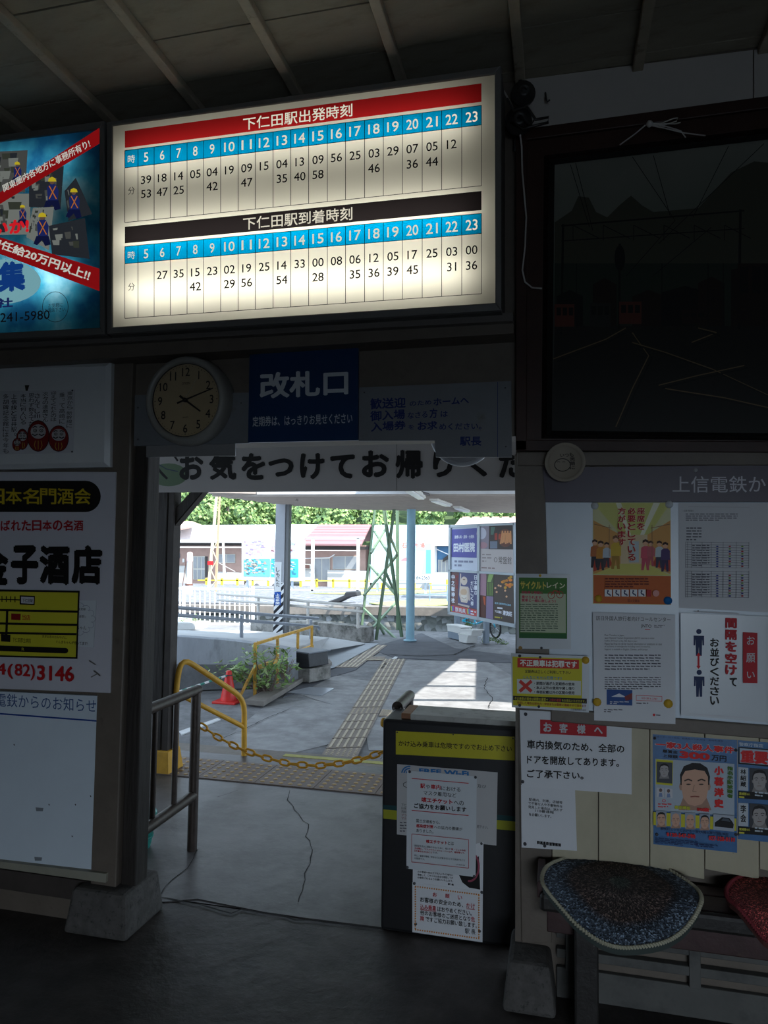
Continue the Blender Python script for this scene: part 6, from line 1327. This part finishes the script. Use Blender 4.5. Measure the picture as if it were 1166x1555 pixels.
pr.poly([(728.5, 799), (742.5, 798.5), (742, 834), (728.5, 833)], ink(150, 140, 155)); pr.oval(731, 810, 7.5, 9, ink(200, 200, 215)); pr.oval(733, 828, 7, 5, ink(180, 140, 150)); pr.poly([(742.5, 798.5), (778.6, 797), (779, 834.5), (742, 834)], ink(72, 62, 62)); pr.oval(767, 817, 11, 14, ink(110, 70, 60)); 
for i in range(7): pr.line(760+i*2.6, 826-(i % 3), 763+i*2, 806+(i % 2)*3, 2.3, ink(215, 150, 100))
pr.poly([(751, 810), (755, 809), (755, 820), (751, 820)], ink(170, 70, 60)); pr.poly([(757, 811), (760, 811), (760, 819), (757, 819)], ink(180, 80, 60)); pr.poly([(744, 822), (755, 822), (755, 833), (744, 833)], ink(120, 130, 150)); pr.poly([(745, 800), (752, 800), (749, 812), (745, 812)], ink(90, 120, 110))
pr.poly([(728, 834), (779, 834.6), (779.5, 870.5), (727.6, 867)], ink(196, 188, 188)); pr.ring(752.5, 850, 2.3, 3.4, .8, ink(110, 105, 100), 10); pr.q([(757, 845), (776.5, 845.5), (776.5, 857), (757, 856)], '常盤館', ink(70, 60, 55), .0); pr.greek(732, 841, 746, 3, 5, ink(150, 140, 140), .4, .02); pr.greek(731, 861, 774, 1, 4, ink(140, 120, 120), .5, .05); pr.done(po_[1])
pr = Print(BB, .003); pr.poly([(697, 869), (724.5, 870.7), (724.3, 925), (695, 918)], ink(86, 88, 130)); pr.poly([(682.6, 918), (724.2, 926.5), (724, 936.6), (682.2, 928)], ink(200, 92, 92))
sk, s2k = ink(214, 198, 186), ink(196, 180, 176)
pr.oval(704.5, 882, 5, 6.5, sk); pr.poly([(698, 890), (711, 891), (713, 906), (709, 916), (700, 914), (697, 903)], sk); pr.poly([(695.5, 916), (713, 920), (712, 923), (695, 918)], s2k); pr.line(699.4, 871, 698.6, 893, 1.5, sk); pr.line(711, 893, 713, 912, 2.6, s2k); pr.oval(704, 899, 5, 5, ink(205, 176, 150)); pr.poly([(700, 903), (709, 904), (708, 912), (701, 911)], ink(222, 214, 206)); pr.path([(701, 907), (704.5, 910), (708, 907.5)], .7, ink(150, 120, 105)); pr.oval(704.5, 880, 2, 1.2, ink(150, 120, 105), 8)
pr.down(685, 872, 690.5, 916, '中之嶽神社', w3, .05); pr.down(691.5, 873, 695.5, 894, 'だんべえ', ink(170, 60, 70), .03); pr.down(720, 873, 724.2, 904, '日本一の', w3, .03); pr.down(714.5, 882, 719, 920, 'だいこく様', w3, .03)
for i, c in enumerate(((180, 190, 90), (90, 130, 180), (150, 90, 160))): x = 684+i*1.8; pr.poly([(x, 920), (x+2.2, 920.4), (x+2.8, 928), (x+.6, 927.5)], ink(*c)); x = 709+i*1.8; pr.poly([(x, 924.5), (x+2.2, 925), (x+2.8, 932.6), (x+.6, 932)], ink(*c))
pr.q([(691, 921.5), (707, 925), (707, 932), (691, 928.5)], '群馬県', w3, .02); pr.greek(714.5, 927, 722.5, 2, 4, w3, .5, .2); pr.done(po_[2])
pr = Print(BB, .003); pr.poly([(728.3, 871), (738.5, 871.6), (738, 905), (728, 903.5)], ink(170, 134, 150)); pr.poly([(739, 871.6), (749.5, 872.2), (749, 905.5), (738.5, 905)], ink(92, 104, 76)); pr.poly([(742, 872), (749.5, 872.3), (745, 884), (740, 884)], ink(150, 180, 110))
for i in range(4): pr.line(740.5+i*2.3, 885, 740.3+i*2.3, 904, .9, ink(120, 150, 80))
pr.poly([(728, 904), (738, 905), (737.5, 938), (727.5, 936)], ink(96, 62, 56)); pr.poly([(738.5, 905), (749, 906), (748.6, 940.5), (737.8, 938.6)], ink(140, 124, 156)); pr.poly([(733, 906), (737, 906), (737, 920), (735, 918)], ink(190, 90, 60))
for i in range(16): pr.oval(771+rnd.gauss(0, 4), 883+rnd.gauss(0, 5), 2.4, 2.2, ink(190+rnd.randint(0, 40), 120+rnd.randint(0, 40), 60), 8)
for x, y in ((757, 889), (760, 890), (754, 899), (767, 897), (769, 906), (752, 893)): pr.oval(x, y, 1.6, 1.6, ink(230, 180, 140), 8)
pr.q([(751, 914), (776, 917.5), (776, 920.5), (751, 917)], '里見 富岡西牧温泉', ink(150, 190, 210), .03); pr.greek(755, 922, 772, 1, 4, w3, .6, .1); pr.q([(751, 926), (761.5, 928), (761.5, 932), (751, 930)], '下仁田温泉', w3, .04); pr.q([(763, 926.5), (777.5, 929), (777.5, 936.5), (763, 934)], '清流荘', w3, .05); pr.greek(751, 936, 775, 1, 4, ink(190, 180, 70), .45, .13); pr.done(po_[3])
# planters, pot, bicycle, tank, bollards
m_wp = M('white_plastic_pot')
def trough(nm, lab, x0, y0, x1, y1, gx, gy, tilt, depth=.22, ins=2):
    g = G(gx, gy); pl = Pl(g, BB.n); t = thing(nm, g, lab, 'planter')
    MB().prism([pl(x0, y0), pl(x1, y0+tilt), pl(x1-ins, y1+tilt), pl(x0+ins*.4, y1)], bwd*depth).build('trough', m_wp, t, bevel=.008)
    MB().prism([pl(x0-.7, y0-1, .01), pl(x1+.7, y0-1+tilt, .01), pl(x1+.7, y0+1+tilt, .01), pl(x0-.7, y0+1, .01)], bwd*(depth+.02)).build('rim', m_wp, t); return t
m_pb = thing('plinth_block', G(690, 972), 'low grey block carrying the tilted white planter', 'block'); plk = Pl(G(690, 970), BB.n)
MB().prism([plk(680, 958), plk(697, 962), plk(697, 972), plk(680, 968)], bwd*.2).build('body', M('slate_post'), m_pb)
trough('tilted_planter', 'white planter trough tilted on the low grey block', 678.5, 948.5, 699, 959, 690, 970, 4.5, .2)
t = trough('stacked_planter', 'upper white planter beside the potted plant', 697, 956, 717, 965, 705, 975, 1, .2); trough('stacked_planter', 'lower white planter stacked under another planter', 696, 963, 710, 974.5, 703, 975.5, 2.5, .2)
gpt = G(714.5, 975.5); kp = (gpt-EYEP).length/FOC; fp = thing('potted_plant', gpt, 'small white pot with a bright green plant by the billboard leg', 'potted plant')
MB().lathe([(4.2*kp, 0), (5.4*kp, 11*kp), (6*kp, 11.2*kp), (6*kp, 12.5*kp), (5*kp, 12.5*kp), (4.9*kp, 11*kp)], gpt, (0, 0, 1), None, 18).build('pot', m_wp, fp)
dv = V((0, .02, 0)); tuft(fp, 714.5, 962, 6.5, Pl(gpt, (0, 1, 0)), M('bright_leaf', (.16, .38, .06), .5, .2, 4, 0), 70)
gw = thing('weeds', G(745, 975), 'low green weeds growing under the billboard', 'weeds'); gw['kind'] = 'stuff'
for k_, (x, y) in enumerate(((742, 974), (750, 973), (758, 977), (735, 976), (765, 980), (708, 952), (712, 949))): tuft(gw, x, y, 7, Pl(G(745, 976) if k_ < 5 else G(708, 966), (0, 1, 0)), M('weed_green', (.16, .26, .07), .6, .3, 5, 0), 46)
# bicycle
gw1, gw2 = G(704, 966), G(756, 973); pBk = Pl(gw1+bwd*.45, BB.n); bc = thing('bicycle', pBk(725, 960), 'bright blue bicycle parked behind the billboard legs', 'bicycle')
kk2 = (pBk(702, 952)-EYEP).length/FOC; wr_ = 14*kk2; c1_, c2_ = pBk(702, 954), pBk(752, 962); ud = V((0, 0, 1)); dw = (c2_-c1_); dw.z = 0; dw.normalize(); c1_.z = c2_.z = wr_+.0
m_tyre = M('black_rubber', (.02, .02, .022), .7, 0, bump=0); m_cy = M('bright_blue_frame', (.02, .38, .55), .3, 0, bump=0); m_spk = M('dull_chrome', (.35, .37, .4), .3, 0, bump=0, metal=.8)
for nm, c in (('front_wheel', c2_), ('rear_wheel', c1_)):
    w = MB().tube([c+(dw*math.cos(a)+ud*math.sin(a))*wr_ for a in [2*math.pi*i/28 for i in range(28)]], .018, None, 6, closed=True).build(nm, m_tyre, bc)
    mb = MB()
    for i in range(14): a = 2*math.pi*i/14; mb.tube([c, c+(dw*math.cos(a)+ud*math.sin(a))*wr_], .003, None, 3)
    mb.build('spokes', m_spk, w, kind='stuff')
ctr = c1_.lerp(c2_, .42)-ud*wr_*.1; st = c1_.lerp(c2_, .33)+ud*wr_*1.3; hd_ = c1_.lerp(c2_, .82)+ud*wr_*1.35
mb = MB()
for a, b in ((c1_, ctr), (ctr, st), (c1_, st-ud*.1), (ctr, hd_-ud*.12), (st-ud*.08, hd_-ud*.05), (hd_, c2_)): mb.tube([a, b], .016, None, 6)
mb.build('frame', m_cy, bc, kind='stuff'); MB().tube([st-dw*.1, st+dw*.1+ud*.01], .035, None, 8).build('saddle', m_tyre, bc); MB().tube([hd_, hd_+ud*.08, hd_+ud*.1+bwd*.2-dw*.1], .011, None, 6).build('handlebar', m_spk, bc)
MB().lathe([(.05, -.01), (.05, .01)], ctr, BB.n, None, 12).build('chainwheel', m_spk, bc)
gt_ = G(781, 988); tk = thing('rusty_tank', gt_, 'rust-streaked pale tank beside the column edge', 'tank'); kt = (gt_-EYEP).length/FOC
MB().lathe([(6*kt, 0), (14*kt, 8*kt), (19*kt, 22*kt), (21*kt, 46*kt), (17*kt, 56*kt), (0, 60*kt)], gt_+V((.30, .45, 0)), (0, 0, 1), None, 24).build('shell', M('rusty_cream_metal', (.50, .40, .32), .6, .2, 5, .2, dirt=(.20, .09, .06), dsc=5, dlo=.45, dhi=.6), tk)
for x, y, w in ((667, 949, 2.4), (671.5, 949, 0), (650, 952, 2.2)):
    if not w: continue
    g = G(x, y); k = (g-EYEP).length/FOC; m = M('orange_bollard', (.75, .32, .03), .4, 0, bump=0) if x > 660 else M('rust_bollard', (.18, .09, .07), .6, 0, bump=0)
    o = MB().lathe([(w*k*1.2, 0), (w*k*1.2, 9*k), (w*k*.9, 9.6*k), (0, 9.8*k)], g, (0, 0, 1), None, 12).build('bollard', m, None, loc=g); tagit(o, 'short orange bollard at the foot of the stone wall' if x > 660 else 'short rust-brown stump at the foot of stone wall', 'bollard')
# ------------------------------------------------------------------ far side of the tracks
HY = 45.0; pH_ = VP(HY)
def hq(nm, q, m, par, Y=HY, th=.2, bevel=0): return MB().prism(quad3(VP(Y), q), (0, th, 0)).build(nm, m, par)
m_bw = M('brown_corrugated_wall', (.40, .27, .23), .7, .1, 1.5, 0); m_bas = M('pale_wall_base', (.52, .52, .50), .8, .08, 1, 0); m_gls = M('grey_window_glass', (.30, .32, .34), .15, .15, .8, 0); m_fw = M('pale_window_frame', (.55, .54, .48), .5, 0, bump=0); m_drk = M('eave_shade_and_dark_trim', (.06, .055, .055), .8, 0, bump=0); m_gut = M('white_gutter', (.75, .76, .76), .5, 0, bump=0)  # m_drk: painted shade below the eaves, also small dark parts
m_rw = M('bright_pale_roof', (.72, .76, .80), .5, .05, .6, 0); m_rp = M('faded_pink_roof', (.34, .185, .195), .6, .08, .8, 0); m_rc = M('pale_cyan_roof', (.38, .52, .57), .5, .05, .6, 0); m_rr = M('rusty_pink_roof', (.60, .42, .36), .6, .25, 1.2, 0)
def roof(q, m, par, back=4.0, rows=6, nm='roof'):
    # q: ridge-left, ridge-right, eave-right, eave-left ; eaves nearer
    e0, e1 = VP(HY-1.0)(*q[3]), VP(HY-1.0)(*q[2]); r0_, r1_ = VP(HY+back)(*q[0]), VP(HY+back)(*q[1])
    o = MB().prism([e0, e1, r1_, r0_], (0, 0, -.12)).build(nm, m, par)
    if rows:
        for i in range(1, rows): t = i/rows; a, b = e0.lerp(r0_, t), e1.lerp(r1_, t); MB().tube([a, b], .035, None, 4).build('roof_rib', m, o)
    back_ = V((0, back+1, 0)); MB().prism([r0_, r1_, r1_+back_-V((0, 0, 1)), r0_+back_-V((0, 0, 1))], (0, 0, -.12)).build('rear_slope', m, par)
def gable(par, q, m): hq('wall', q, m, par, HY, 3.5)
def win(par, x0, y0, x1, y1, n=2):
    f = hq('window', [(x0, y0), (x1, y0), (x1, y1), (x0, y1)], m_fw, par, HY-.06, .05); w = (x1-x0)/n
    for i in range(n): MB().prism(quad3(VP(HY-.07), [(x0+w*i+.6, y0+.8), (x0+w*(i+1)-.6, y0+.8), (x0+w*(i+1)-.6, y1-.8), (x0+w*i+.6, y1-.8)]), (0, .02, 0)).build('pane', m_gls, f)
hA = thing('white_roofed_house', V((pH_(320, 880).x, HY, -.9)), 'brown-walled house under a long white roof across the tracks', 'house')
roof([(150, 798), (483, 796.5), (456, 822), (130, 821)], m_rw, hA, rows=0); gable(hA, [(120, 824), (368, 824), (368, 912), (120, 912)], m_bw)
roof([(270, 791.5), (292, 791.5), (300, 797), (258, 806)], m_rr, hA, back=6, rows=0, nm='pink_roof_piece')
hq('painted_eave_shade', [(120, 824), (367, 824), (367, 828.5), (120, 828.5)], m_drk, hA, HY-.15, .1); hq('gutter', [(120, 829.5), (367, 830), (367, 832), (120, 831.5)], m_gut, hA, HY-1, .1)  # dark strip stands in for the shade under the eave
hq('base_wall', [(150, 859), (281, 859), (281, 912), (150, 912)], m_bas, hA, HY-.3, .28); hq('base_wall', [(328, 868), (368, 870), (368, 912), (328, 912)], m_bas, hA, HY-.3, .28)
win(hA, 331, 841.5, 357, 855); f = hq('door', [(293, 844.5), (311, 844.5), (311, 880), (293, 880)], m_fw, hA, HY-.06, .05)
for x in (294, 300, 306): MB().prism(quad3(VP(HY-.08), [(x, 846), (x+4.4, 846), (x+4.4, 863), (x, 863)]), (0, .02, 0)).build('pane', m_gls, f); MB().prism(quad3(VP(HY-.08), [(x, 865), (x+4.4, 865), (x+4.4, 879), (x, 879)]), (0, .02, 0)).build('pane', m_gls, f)
hq('dark_doorway', [(311.5, 845), (315, 845), (315, 876), (311.5, 876)], m_drk, hA, HY-.05, .04); hq('electric_meter', [(268.5, 840.5), (272.5, 840.5), (272.5, 847), (268.5, 847)], M('slate_post'), hA, HY-.1, .09); hq('door_plate', [(277, 848.5), (279.3, 848.5), (279.3, 854), (277, 854)], m_gut, hA, HY-.1, .09)
hB = thing('pink_roofed_house', V((pH_(505, 880).x, HY, -.9)), 'brown-walled house under a faded pink ribbed roof', 'house')
roof([(484, 796.5), (563, 796.5), (549, 826), (457, 825.5)], m_rp, hB, rows=7); gable(hB, [(456, 828), (555, 828), (555, 912), (456, 912)], m_bw)
hq('painted_eave_shade', [(456, 830), (559, 830), (559, 834.5), (456, 834.5)], m_drk, hB, HY-.15, .1); hq('gutter', [(457, 835), (546, 835.5), (546, 837), (457, 836.5)], m_gut, hB, HY-1, .08)
win(hB, 505, 844.5, 543, 864.5); win(hB, 476, 848, 501, 884, 2); hq('base_wall', [(456, 864.5), (477, 865), (477, 912), (456, 912)], m_bas, hB, HY-.3, .28); hq('base_wall', [(497, 865.5), (560, 867), (560, 912), (497, 912)], m_bas, hB, HY-.3, .28)
ac = hq('air_conditioner', [(459, 856), (472, 856.5), (472, 864.5), (459, 864)], m_fw, hB, HY-.5, .4); MB().prism(quad3(VP(HY-.52), [(462, 857.5), (470, 858), (470, 863.5), (462, 863)]), (0, .01, 0)).build('grille', M('rust_bollard'), ac)
MB().tube([VP(HY-.4)(462, 858), VP(HY-.4)(462, 848), VP(HY-.4)(500, 847), VP(HY-.4)(508, 842)], .035, None, 5).build('conduit', m_gut, hB)
hC = thing('cyan_roofed_house', V((pH_(600, 880).x, HY, -.9)), 'house with pale cyan roof behind the green tower', 'house')
roof([(569, 797), (672, 797), (640, 822), (562, 824)], m_rc, hC, rows=0); gable(hC, [(566, 826), (655, 826), (655, 912), (566, 912)], m_bas)
hD = thing('blue_walled_shed', V((pH_(680, 880).x, HY, -.9)), 'shed with bright blue wall panel beside the billboard', 'shed')
roof([(672, 797), (760, 797), (755, 826), (641, 826)], M('white_rust_roof', (.68, .64, .62), .6, .1, 1, 0), hD, rows=0); gable(hD, [(656, 828), (760, 828), (760, 912), (656, 912)], M('blue_metal_wall', (.07, .20, .38), .5, .1, 2, 0))
hq('painted_eave_shade', [(661, 827), (760, 827), (760, 829.5), (661, 829.5)], m_drk, hD, HY-.15, .1); hq('corner_post', [(659, 829), (663, 829), (663, 869), (659, 869)], m_gut, hD, HY-.12, .1); hq('base_wall', [(655, 869), (760, 870), (760, 912), (655, 912)], m_bas, hD, HY-.4, .38)
win(hD, 665, 850, 682, 869, 3); MB().tube([VP(HY-.5)(663, 834), VP(HY-.5)(681, 842)], .04, None, 4).build('pipe', m_gut, hD); hq('awning_scrap', [(673, 848), (681, 842), (681, 848), (672, 853)], m_drk, hD, HY-.3, .2)
hE = thing('rust_roofed_shed', G(740, 960)+V((1, 12, 0)), 'rusty pale roof rising behind the top of the billboard', 'shed')
q = [(699, 786.5), (790, 786), (800, 806), (684, 806)]; e0, e1, r1_, r0_ = VP(22)(*q[3]), VP(22)(*q[2]), VP(25)(*q[1]), VP(25)(*q[0])
MB().prism([e0, e1, r1_, r0_], (0, 0, -.1)).build('roof', m_rr, hE); MB().prism([e0+V((.3, .2, -.1)), e1+V((0, .2, -.1)), V((e1.x, e1.y+.2, -.5)), V((e0.x+.3, e0.y+.2, -.5))], (0, 2, 0)).build('wall', m_bas, hE)
for i in range(6): x = 702+i*15; MB().tube([VP(25)(x, 786.5), VP(25)(x+11, 786.3)], .05, None, 5).build('ridge_tile', m_rr, hE)
# far signboards
SY = 32.0
def board(nm, lab, q, Y, fm, legs, gy, fw_=1.6, cat='signboard'):
    pl = VP(Y); t = thing(nm, V((pl(q[0][0], q[0][1]).x, Y, pl(q[3][0], gy).z)), lab, cat)
    MB().prism(quad3(pl, q), (0, .12, 0)).build('panel', fm, t)
    for x in legs: MB().prism(quad3(VP(Y+.13), [(x-1.2, q[3][1]-4), (x+1.2, q[3][1]-4), (x+1.2, gy), (x-1.2, gy)]), (0, .12, 0)).build('leg', M('pale_steel_leg', (.50, .58, .66), .5, 0, bump=0), t)
    return t, Print(pl, .01)
m_wfr = M('white_sign_frame', (.82, .84, .86), .5, 0, bump=0)
t, pr = board('scenery_signboard', 'white signboard with four scenic photos of blossom and river', [(367, 819), (462, 820), (461.5, 882), (367, 881)], SY, m_wfr, (375, 443), 920)
def mosaic(q, cols, n, seed):
    r = random.Random(seed); pr.poly(q, ink(*cols[0]))
    for i in range(n): u, v = r.uniform(0, .8), r.uniform(.2, 1); w, h = r.uniform(.04, .16), r.uniform(.04, .14); pr.poly([bil(q, u, v), bil(q, min(1, u+w), v-h*.2), bil(q, min(1, u+w*.8), max(0, v-h)), bil(q, u, max(0, v-h*.8))], ink(*r.choice(cols)))
pk = [(205, 185, 210), (190, 165, 195), (220, 205, 225), (150, 140, 165), (175, 190, 200)]; tl2 = [(110, 175, 200), (70, 140, 165), (190, 205, 205), (205, 190, 170), (90, 110, 110), (60, 175, 210)]
mosaic([(370, 820.5), (410, 820.5), (410, 847), (370, 846.5)], pk, 140, 1); mosaic([(411.5, 820.5), (453, 821), (453, 847.5), (411.5, 847)], [(200, 175, 185), (225, 205, 210), (130, 90, 95), (170, 190, 210)], 140, 2); mosaic([(370, 848.5), (410, 848.5), (410, 876), (370, 875)], tl2+[(190, 160, 140)], 140, 3); mosaic([(411.5, 848.5), (453, 849), (453, 877), (411.5, 876)], [(70, 180, 220), (60, 130, 150), (200, 215, 220), (40, 150, 200)], 140, 4); pr.done(t)
t, pr = board('cyan_signboard', 'pale cyan advertising signboard seen through the lattice tower', [(564, 822), (659, 822), (658.5, 885), (562, 885)], SY-3, M('cyan_sign_frame', (.50, .72, .80), .5, 0, bump=0), (572.5, 645.5), 922)
pr.poly([(568, 825.5), (654, 825.5), (654, 871), (567, 871)], ink(176, 214, 222)); pr.poly([(647, 835), (654, 835), (654, 871), (646.5, 871)], ink(110, 205, 205)); pr.poly([(568, 871.5), (654, 871.5), (653.5, 881.5), (567, 881)], ink(225, 230, 236)); pr.poly([(568, 838), (620, 834), (646, 838), (640, 871), (567, 871)], ink(190, 222, 226))
for i, c in enumerate('石油市場'): pr.q([(610+9.2*i, 824.5), (617.5+9.2*i, 824.5), (617.5+9.2*i, 832.5), (610+9.2*i, 832.5)], c, ink(215, 130, 120), .03)
pr.poly([(609, 850), (616, 846), (622, 850), (622, 852), (609, 852)], ink(205, 140, 150)); pr.q([(632, 875), (652, 875), (652, 880), (632, 880)], '84-2363', ink(60, 80, 100), .02); pr.greek(571, 873, 648, 1, 3, ink(140, 150, 165), .6, .0); pr.done(t)
# shelter frame of white posts
t = thing('white_pole_frame', VP(30)(474, 925), 'tall white pole frame with thin top bar in front of pink-roofed house', 'frame'); pl = VP(30)
for x, y0, y1 in ((474.5, 817, 926), (543.5, 817, 922)): MB().prism(quad3(pl, [(x-2, y0), (x+2, y0), (x+1, y1), (x-3, y1)]), (0, .1, 0)).build('post', m_wfr, t)
MB().prism(quad3(pl, [(465, 816), (553, 816.5), (553, 818), (465, 817.5)]), (0, .1, 0)).build('top_bar', M('pale_steel_leg'), t); MB().prism(quad3(pl, [(385, 894.5), (548, 896), (548, 898), (385, 896.5)]), (0, .1, 0)).build('low_bar', m_wfr, t)
# yellow guard fence along the road
t = thing('yellow_guard_fence', VP(40)(430, 893), 'yellow guard fence running along the far road', 'fence'); pl = VP(40); m_yf = M('bright_yellow_paint', (.75, .62, .06), .5, 0, bump=0)
x = 313.0; i = 0
while x < 700:
    q = (x-1.6, 879.5+(x-313)*.006); MB().prism(quad3(pl, [(x-1.4, 878+(x-313)*.006), (x+1.4, 878+(x-313)*.006), (x+1.4, 897+(x-313)*.004), (x-1.4, 897+(x-313)*.004)]), (0, .1, 0)).build('post', m_yf, t); x += 24.7 if x > 400 else 23.4
for y in (881, 892.5): MB().prism(quad3(pl, [(300, y-.8), (640, y+1), (640, y+2.6), (300, y+.8)]), (0, .06, 0)).build('rail', m_yf, t)
# parked car behind the fence
cr = thing('white_car', VP(42)(400, 893), 'white car parked behind the yellow guard fence', 'car'); pl = VP(42); m_car = M('white_car_paint', (.80, .81, .82), .25, 0, bump=0)
MB().prism(quad3(pl, [(372, 886), (376, 880), (386, 878), (392, 869), (418, 868), (424, 872), (425, 892), (372, 892)]), (0, 1.6, 0)).build('body', m_car, cr, bevel=.06); MB().prism(quad3(VP(41.97), [(389, 878), (394, 871), (403, 870.5), (403, 878)]), (0, .02, 0)).build('window', m_gls, cr); MB().prism(quad3(VP(41.97), [(405, 870.5), (418, 870), (421, 878), (405, 878)]), (0, .02, 0)).build('window', m_gls, cr)
for x in (390, 417): MB().lathe([(.19, -.06), (.21, 0), (.12, .01), (0, .01)], VP(41.95)(x, 891), (0, -1, 0), None, 16).build('wheel', M('dark_wheel', (.12, .12, .13), .5, 0, bump=0), cr)
# railway blue railing, tarp roll, mast, cap pole
t = thing('blue_pipe_barrier', VP(19)(620, 915), 'thin blue pipe barrier beside the cyan signboard legs', 'barrier'); pl = VP(19); m_bp = M('slate_blue_pipe', (.24, .34, .46), .5, 0, bump=0)
for a, b in (((650, 888.5), (680, 888.5)), ((630, 902.5), (680, 903))): bar(pl(*a), pl(*b), .02, 'rail', m_bp, t)
for x in (652.5, 679): bar(pl(x, 888), pl(x, 921), .018, 'post', m_bp, t)
pl = VP(tb(518, 915).y); o = MB().prism(quad3(pl, [(496, 914), (510, 909), (522, 904), (524, 899), (541, 898), (543, 905), (528, 908), (514, 915), (500, 917)]), (0, .4, 0)).build('tarp_roll', M('black_tarp', (.03, .032, .036), .5, .2, 3, .3), None, bevel=.03, loc=pl(518, 912)); tagit(o, 'rolled black tarpaulin lying on the pale gravel', 'tarpaulin')
t = thing('lattice_mast', VP(24)(320, 900), 'slender cream lattice mast leaning beside white fence', 'mast'); pl = VP(24); m_ms = M('cream_mast', (.66, .60, .42), .5, .1, 2, 0)
MB().prism(quad3(pl, [(327.5, 745), (331, 745), (317.5, 900), (313.5, 900)]), (0, .05, 0)).build('leg', m_ms, t); MB().prism(quad3(pl, [(332.5, 745), (334.5, 745), (328.5, 900), (325, 900)]), (0, .05, 0)).build('leg', M('orange_cream_mast', (.55, .38, .24), .5, .1, 2, 0), t)
for y0, y1, s in ((820, 836, 0), (836, 850, 1), (850, 866, 0), (866, 882, 1), (882, 894, 0)):
    xa = lambda y: 331-(y-745)*.087; xb = lambda y: 333.5-(y-745)*.042
    bar(pl(xa(y0), y0) if s else pl(xb(y0), y0), pl(xb(y1), y1) if s else pl(xa(y1), y1), .02, 'brace', m_ms, t)
MB().prism(quad3(VP(23.9), [(315, 852), (323, 852), (323, 858), (315, 858)]), (0, .04, 0)).build('red_plate', ink(200, 40, 45), t); MB().tube([pl(333, 855), pl(357, 868)], .012, None, 4).build('guy_wire', m_gut, t)
pl = VP(20); g = pl(286, 924); k = 20/FOC; t = thing('capped_steel_pole', g, 'thick grey steel pole with a pale pink cap by white fence', 'pole')
MB().lathe([(6*k, 0), (6*k, 40*k), (4.6*k, 41*k), (4.4*k, 78*k)], g, (0, 0, 1), None, 18).build('shaft', M('pale_steel_pole', (.55, .55, .58), .4, 0, bump=0), t); MB().lathe([(5*k, 78*k), (5.3*k, 81*k), (4.6*k, 92*k), (3*k, 93.5*k), (0, 94*k)], g, (0, 0, 1), None, 18).build('cap', M('pale_pink_cap', (.70, .52, .50), .5, 0, bump=0), t)
MB().lathe([(6.4*k, 38*k), (6.4*k, 41*k)], g, (0, 0, 1), None, 18).build('clamp', M('rust_bollard'), t); MB().tube([pl(283.5, 843), pl(280, 870), pl(277, 890)], .012, None, 4).build('side_cable', M('rust_bollard'), t)
o = MB().prism(quad3(VP(36), [(336.5, 806), (339, 806), (341.5, 872), (338.5, 872)]), (0, .08, 0)).build('white_stake', m_gut, None, loc=VP(36)(340, 900)); o = tagit(o, 'thin white stake standing in front of the white-roofed house window', 'pole')
# ------------------------------------------------------------------ wooded hill: separate trees
rnd = random.Random(5); protos = []
m_tg = [M('tree_green_a', (.19, .32, .10), .8, .45, 1.2, 0), M('tree_green_b', (.30, .44, .17), .8, .45, 1.2, 0), M('tree_green_c', (.10, .19, .08), .8, .4, 1.2, 0)]
for k in range(5):
    mb = MB(); cl = [(V((max(-.9, min(.9, rnd.gauss(0, .6))), max(-.9, min(.9, rnd.gauss(0, .6))), rnd.uniform(1.3, 5.4))), rnd.uniform(.6, .95)) for i in range(13)]
    for i in range(2300):
        c, r = rnd.choice(cl); d = V((rnd.gauss(0, 1), rnd.gauss(0, 1), rnd.gauss(0, 1))).normalized(); p = c+d*r*rnd.uniform(.75, 1.05); p.z = max(.6, p.z)
        a = (d+V((rnd.uniform(-.7, .7), rnd.uniform(-.7, .7), rnd.uniform(-.7, .7)))).normalized(); s = a.cross(V((.3, .2, 1))).normalized()*.2; t = a.cross(s).normalized()*.17
        mb.add([p-s, p-t, p+s, p+t], [[0, 1, 2, 3]], m_tg[(0, 1, 1, 2)[rnd.randint(0, 3)]])
    me_ = bpy.data.meshes.new('crown'); me_.from_pydata([tuple(v) for v in mb.v], [], mb.f)
    for q in mb.mats: me_.materials.append(q)
    for i, p in enumerate(me_.polygons): p.material_index = mb.mi[i]
    tm = MB().tube([(0, 0, -1.5), (0, 0, 1), (.1, 0, 3.5)], .14, None, 6); me2 = bpy.data.meshes.new('trunk'); me2.from_pydata([tuple(v) for v in tm.v], [], tm.f); me2.materials.append(m_twig); protos.append((me_, me2))
def hz(y): return -.9+(y-56)*.30 if y > 56 else -.9
for row, Y in enumerate((60, 64.5, 69, 73.5, 78)):
    n = 14+row; 
    for i in range(n):
        x = -Y*.70+(Y*.98)*(i+.5+(.5 if row % 2 else 0)+rnd.uniform(-.06, .06))/n; 
        t = thing('hill_tree', (x, Y+rnd.uniform(-.4, .4), hz(Y)), 'bushy green tree on the wooded hill behind the houses', 'tree', 'trees on the hill'); k = rnd.choice(protos); s = rnd.uniform(.9, 1.08)
        for nm, me_ in (('crown', k[0]), ('trunk', k[1])):
            o = bpy.data.objects.new(nm, me_); COL.objects.link(o); o.parent = t; o.scale = (s, s, s); o.rotation_euler = (0, 0, rnd.uniform(0, 6.28))
            if nm == 'crown': o.rotation_euler = (0, 0, rnd.uniform(0, 6.28))
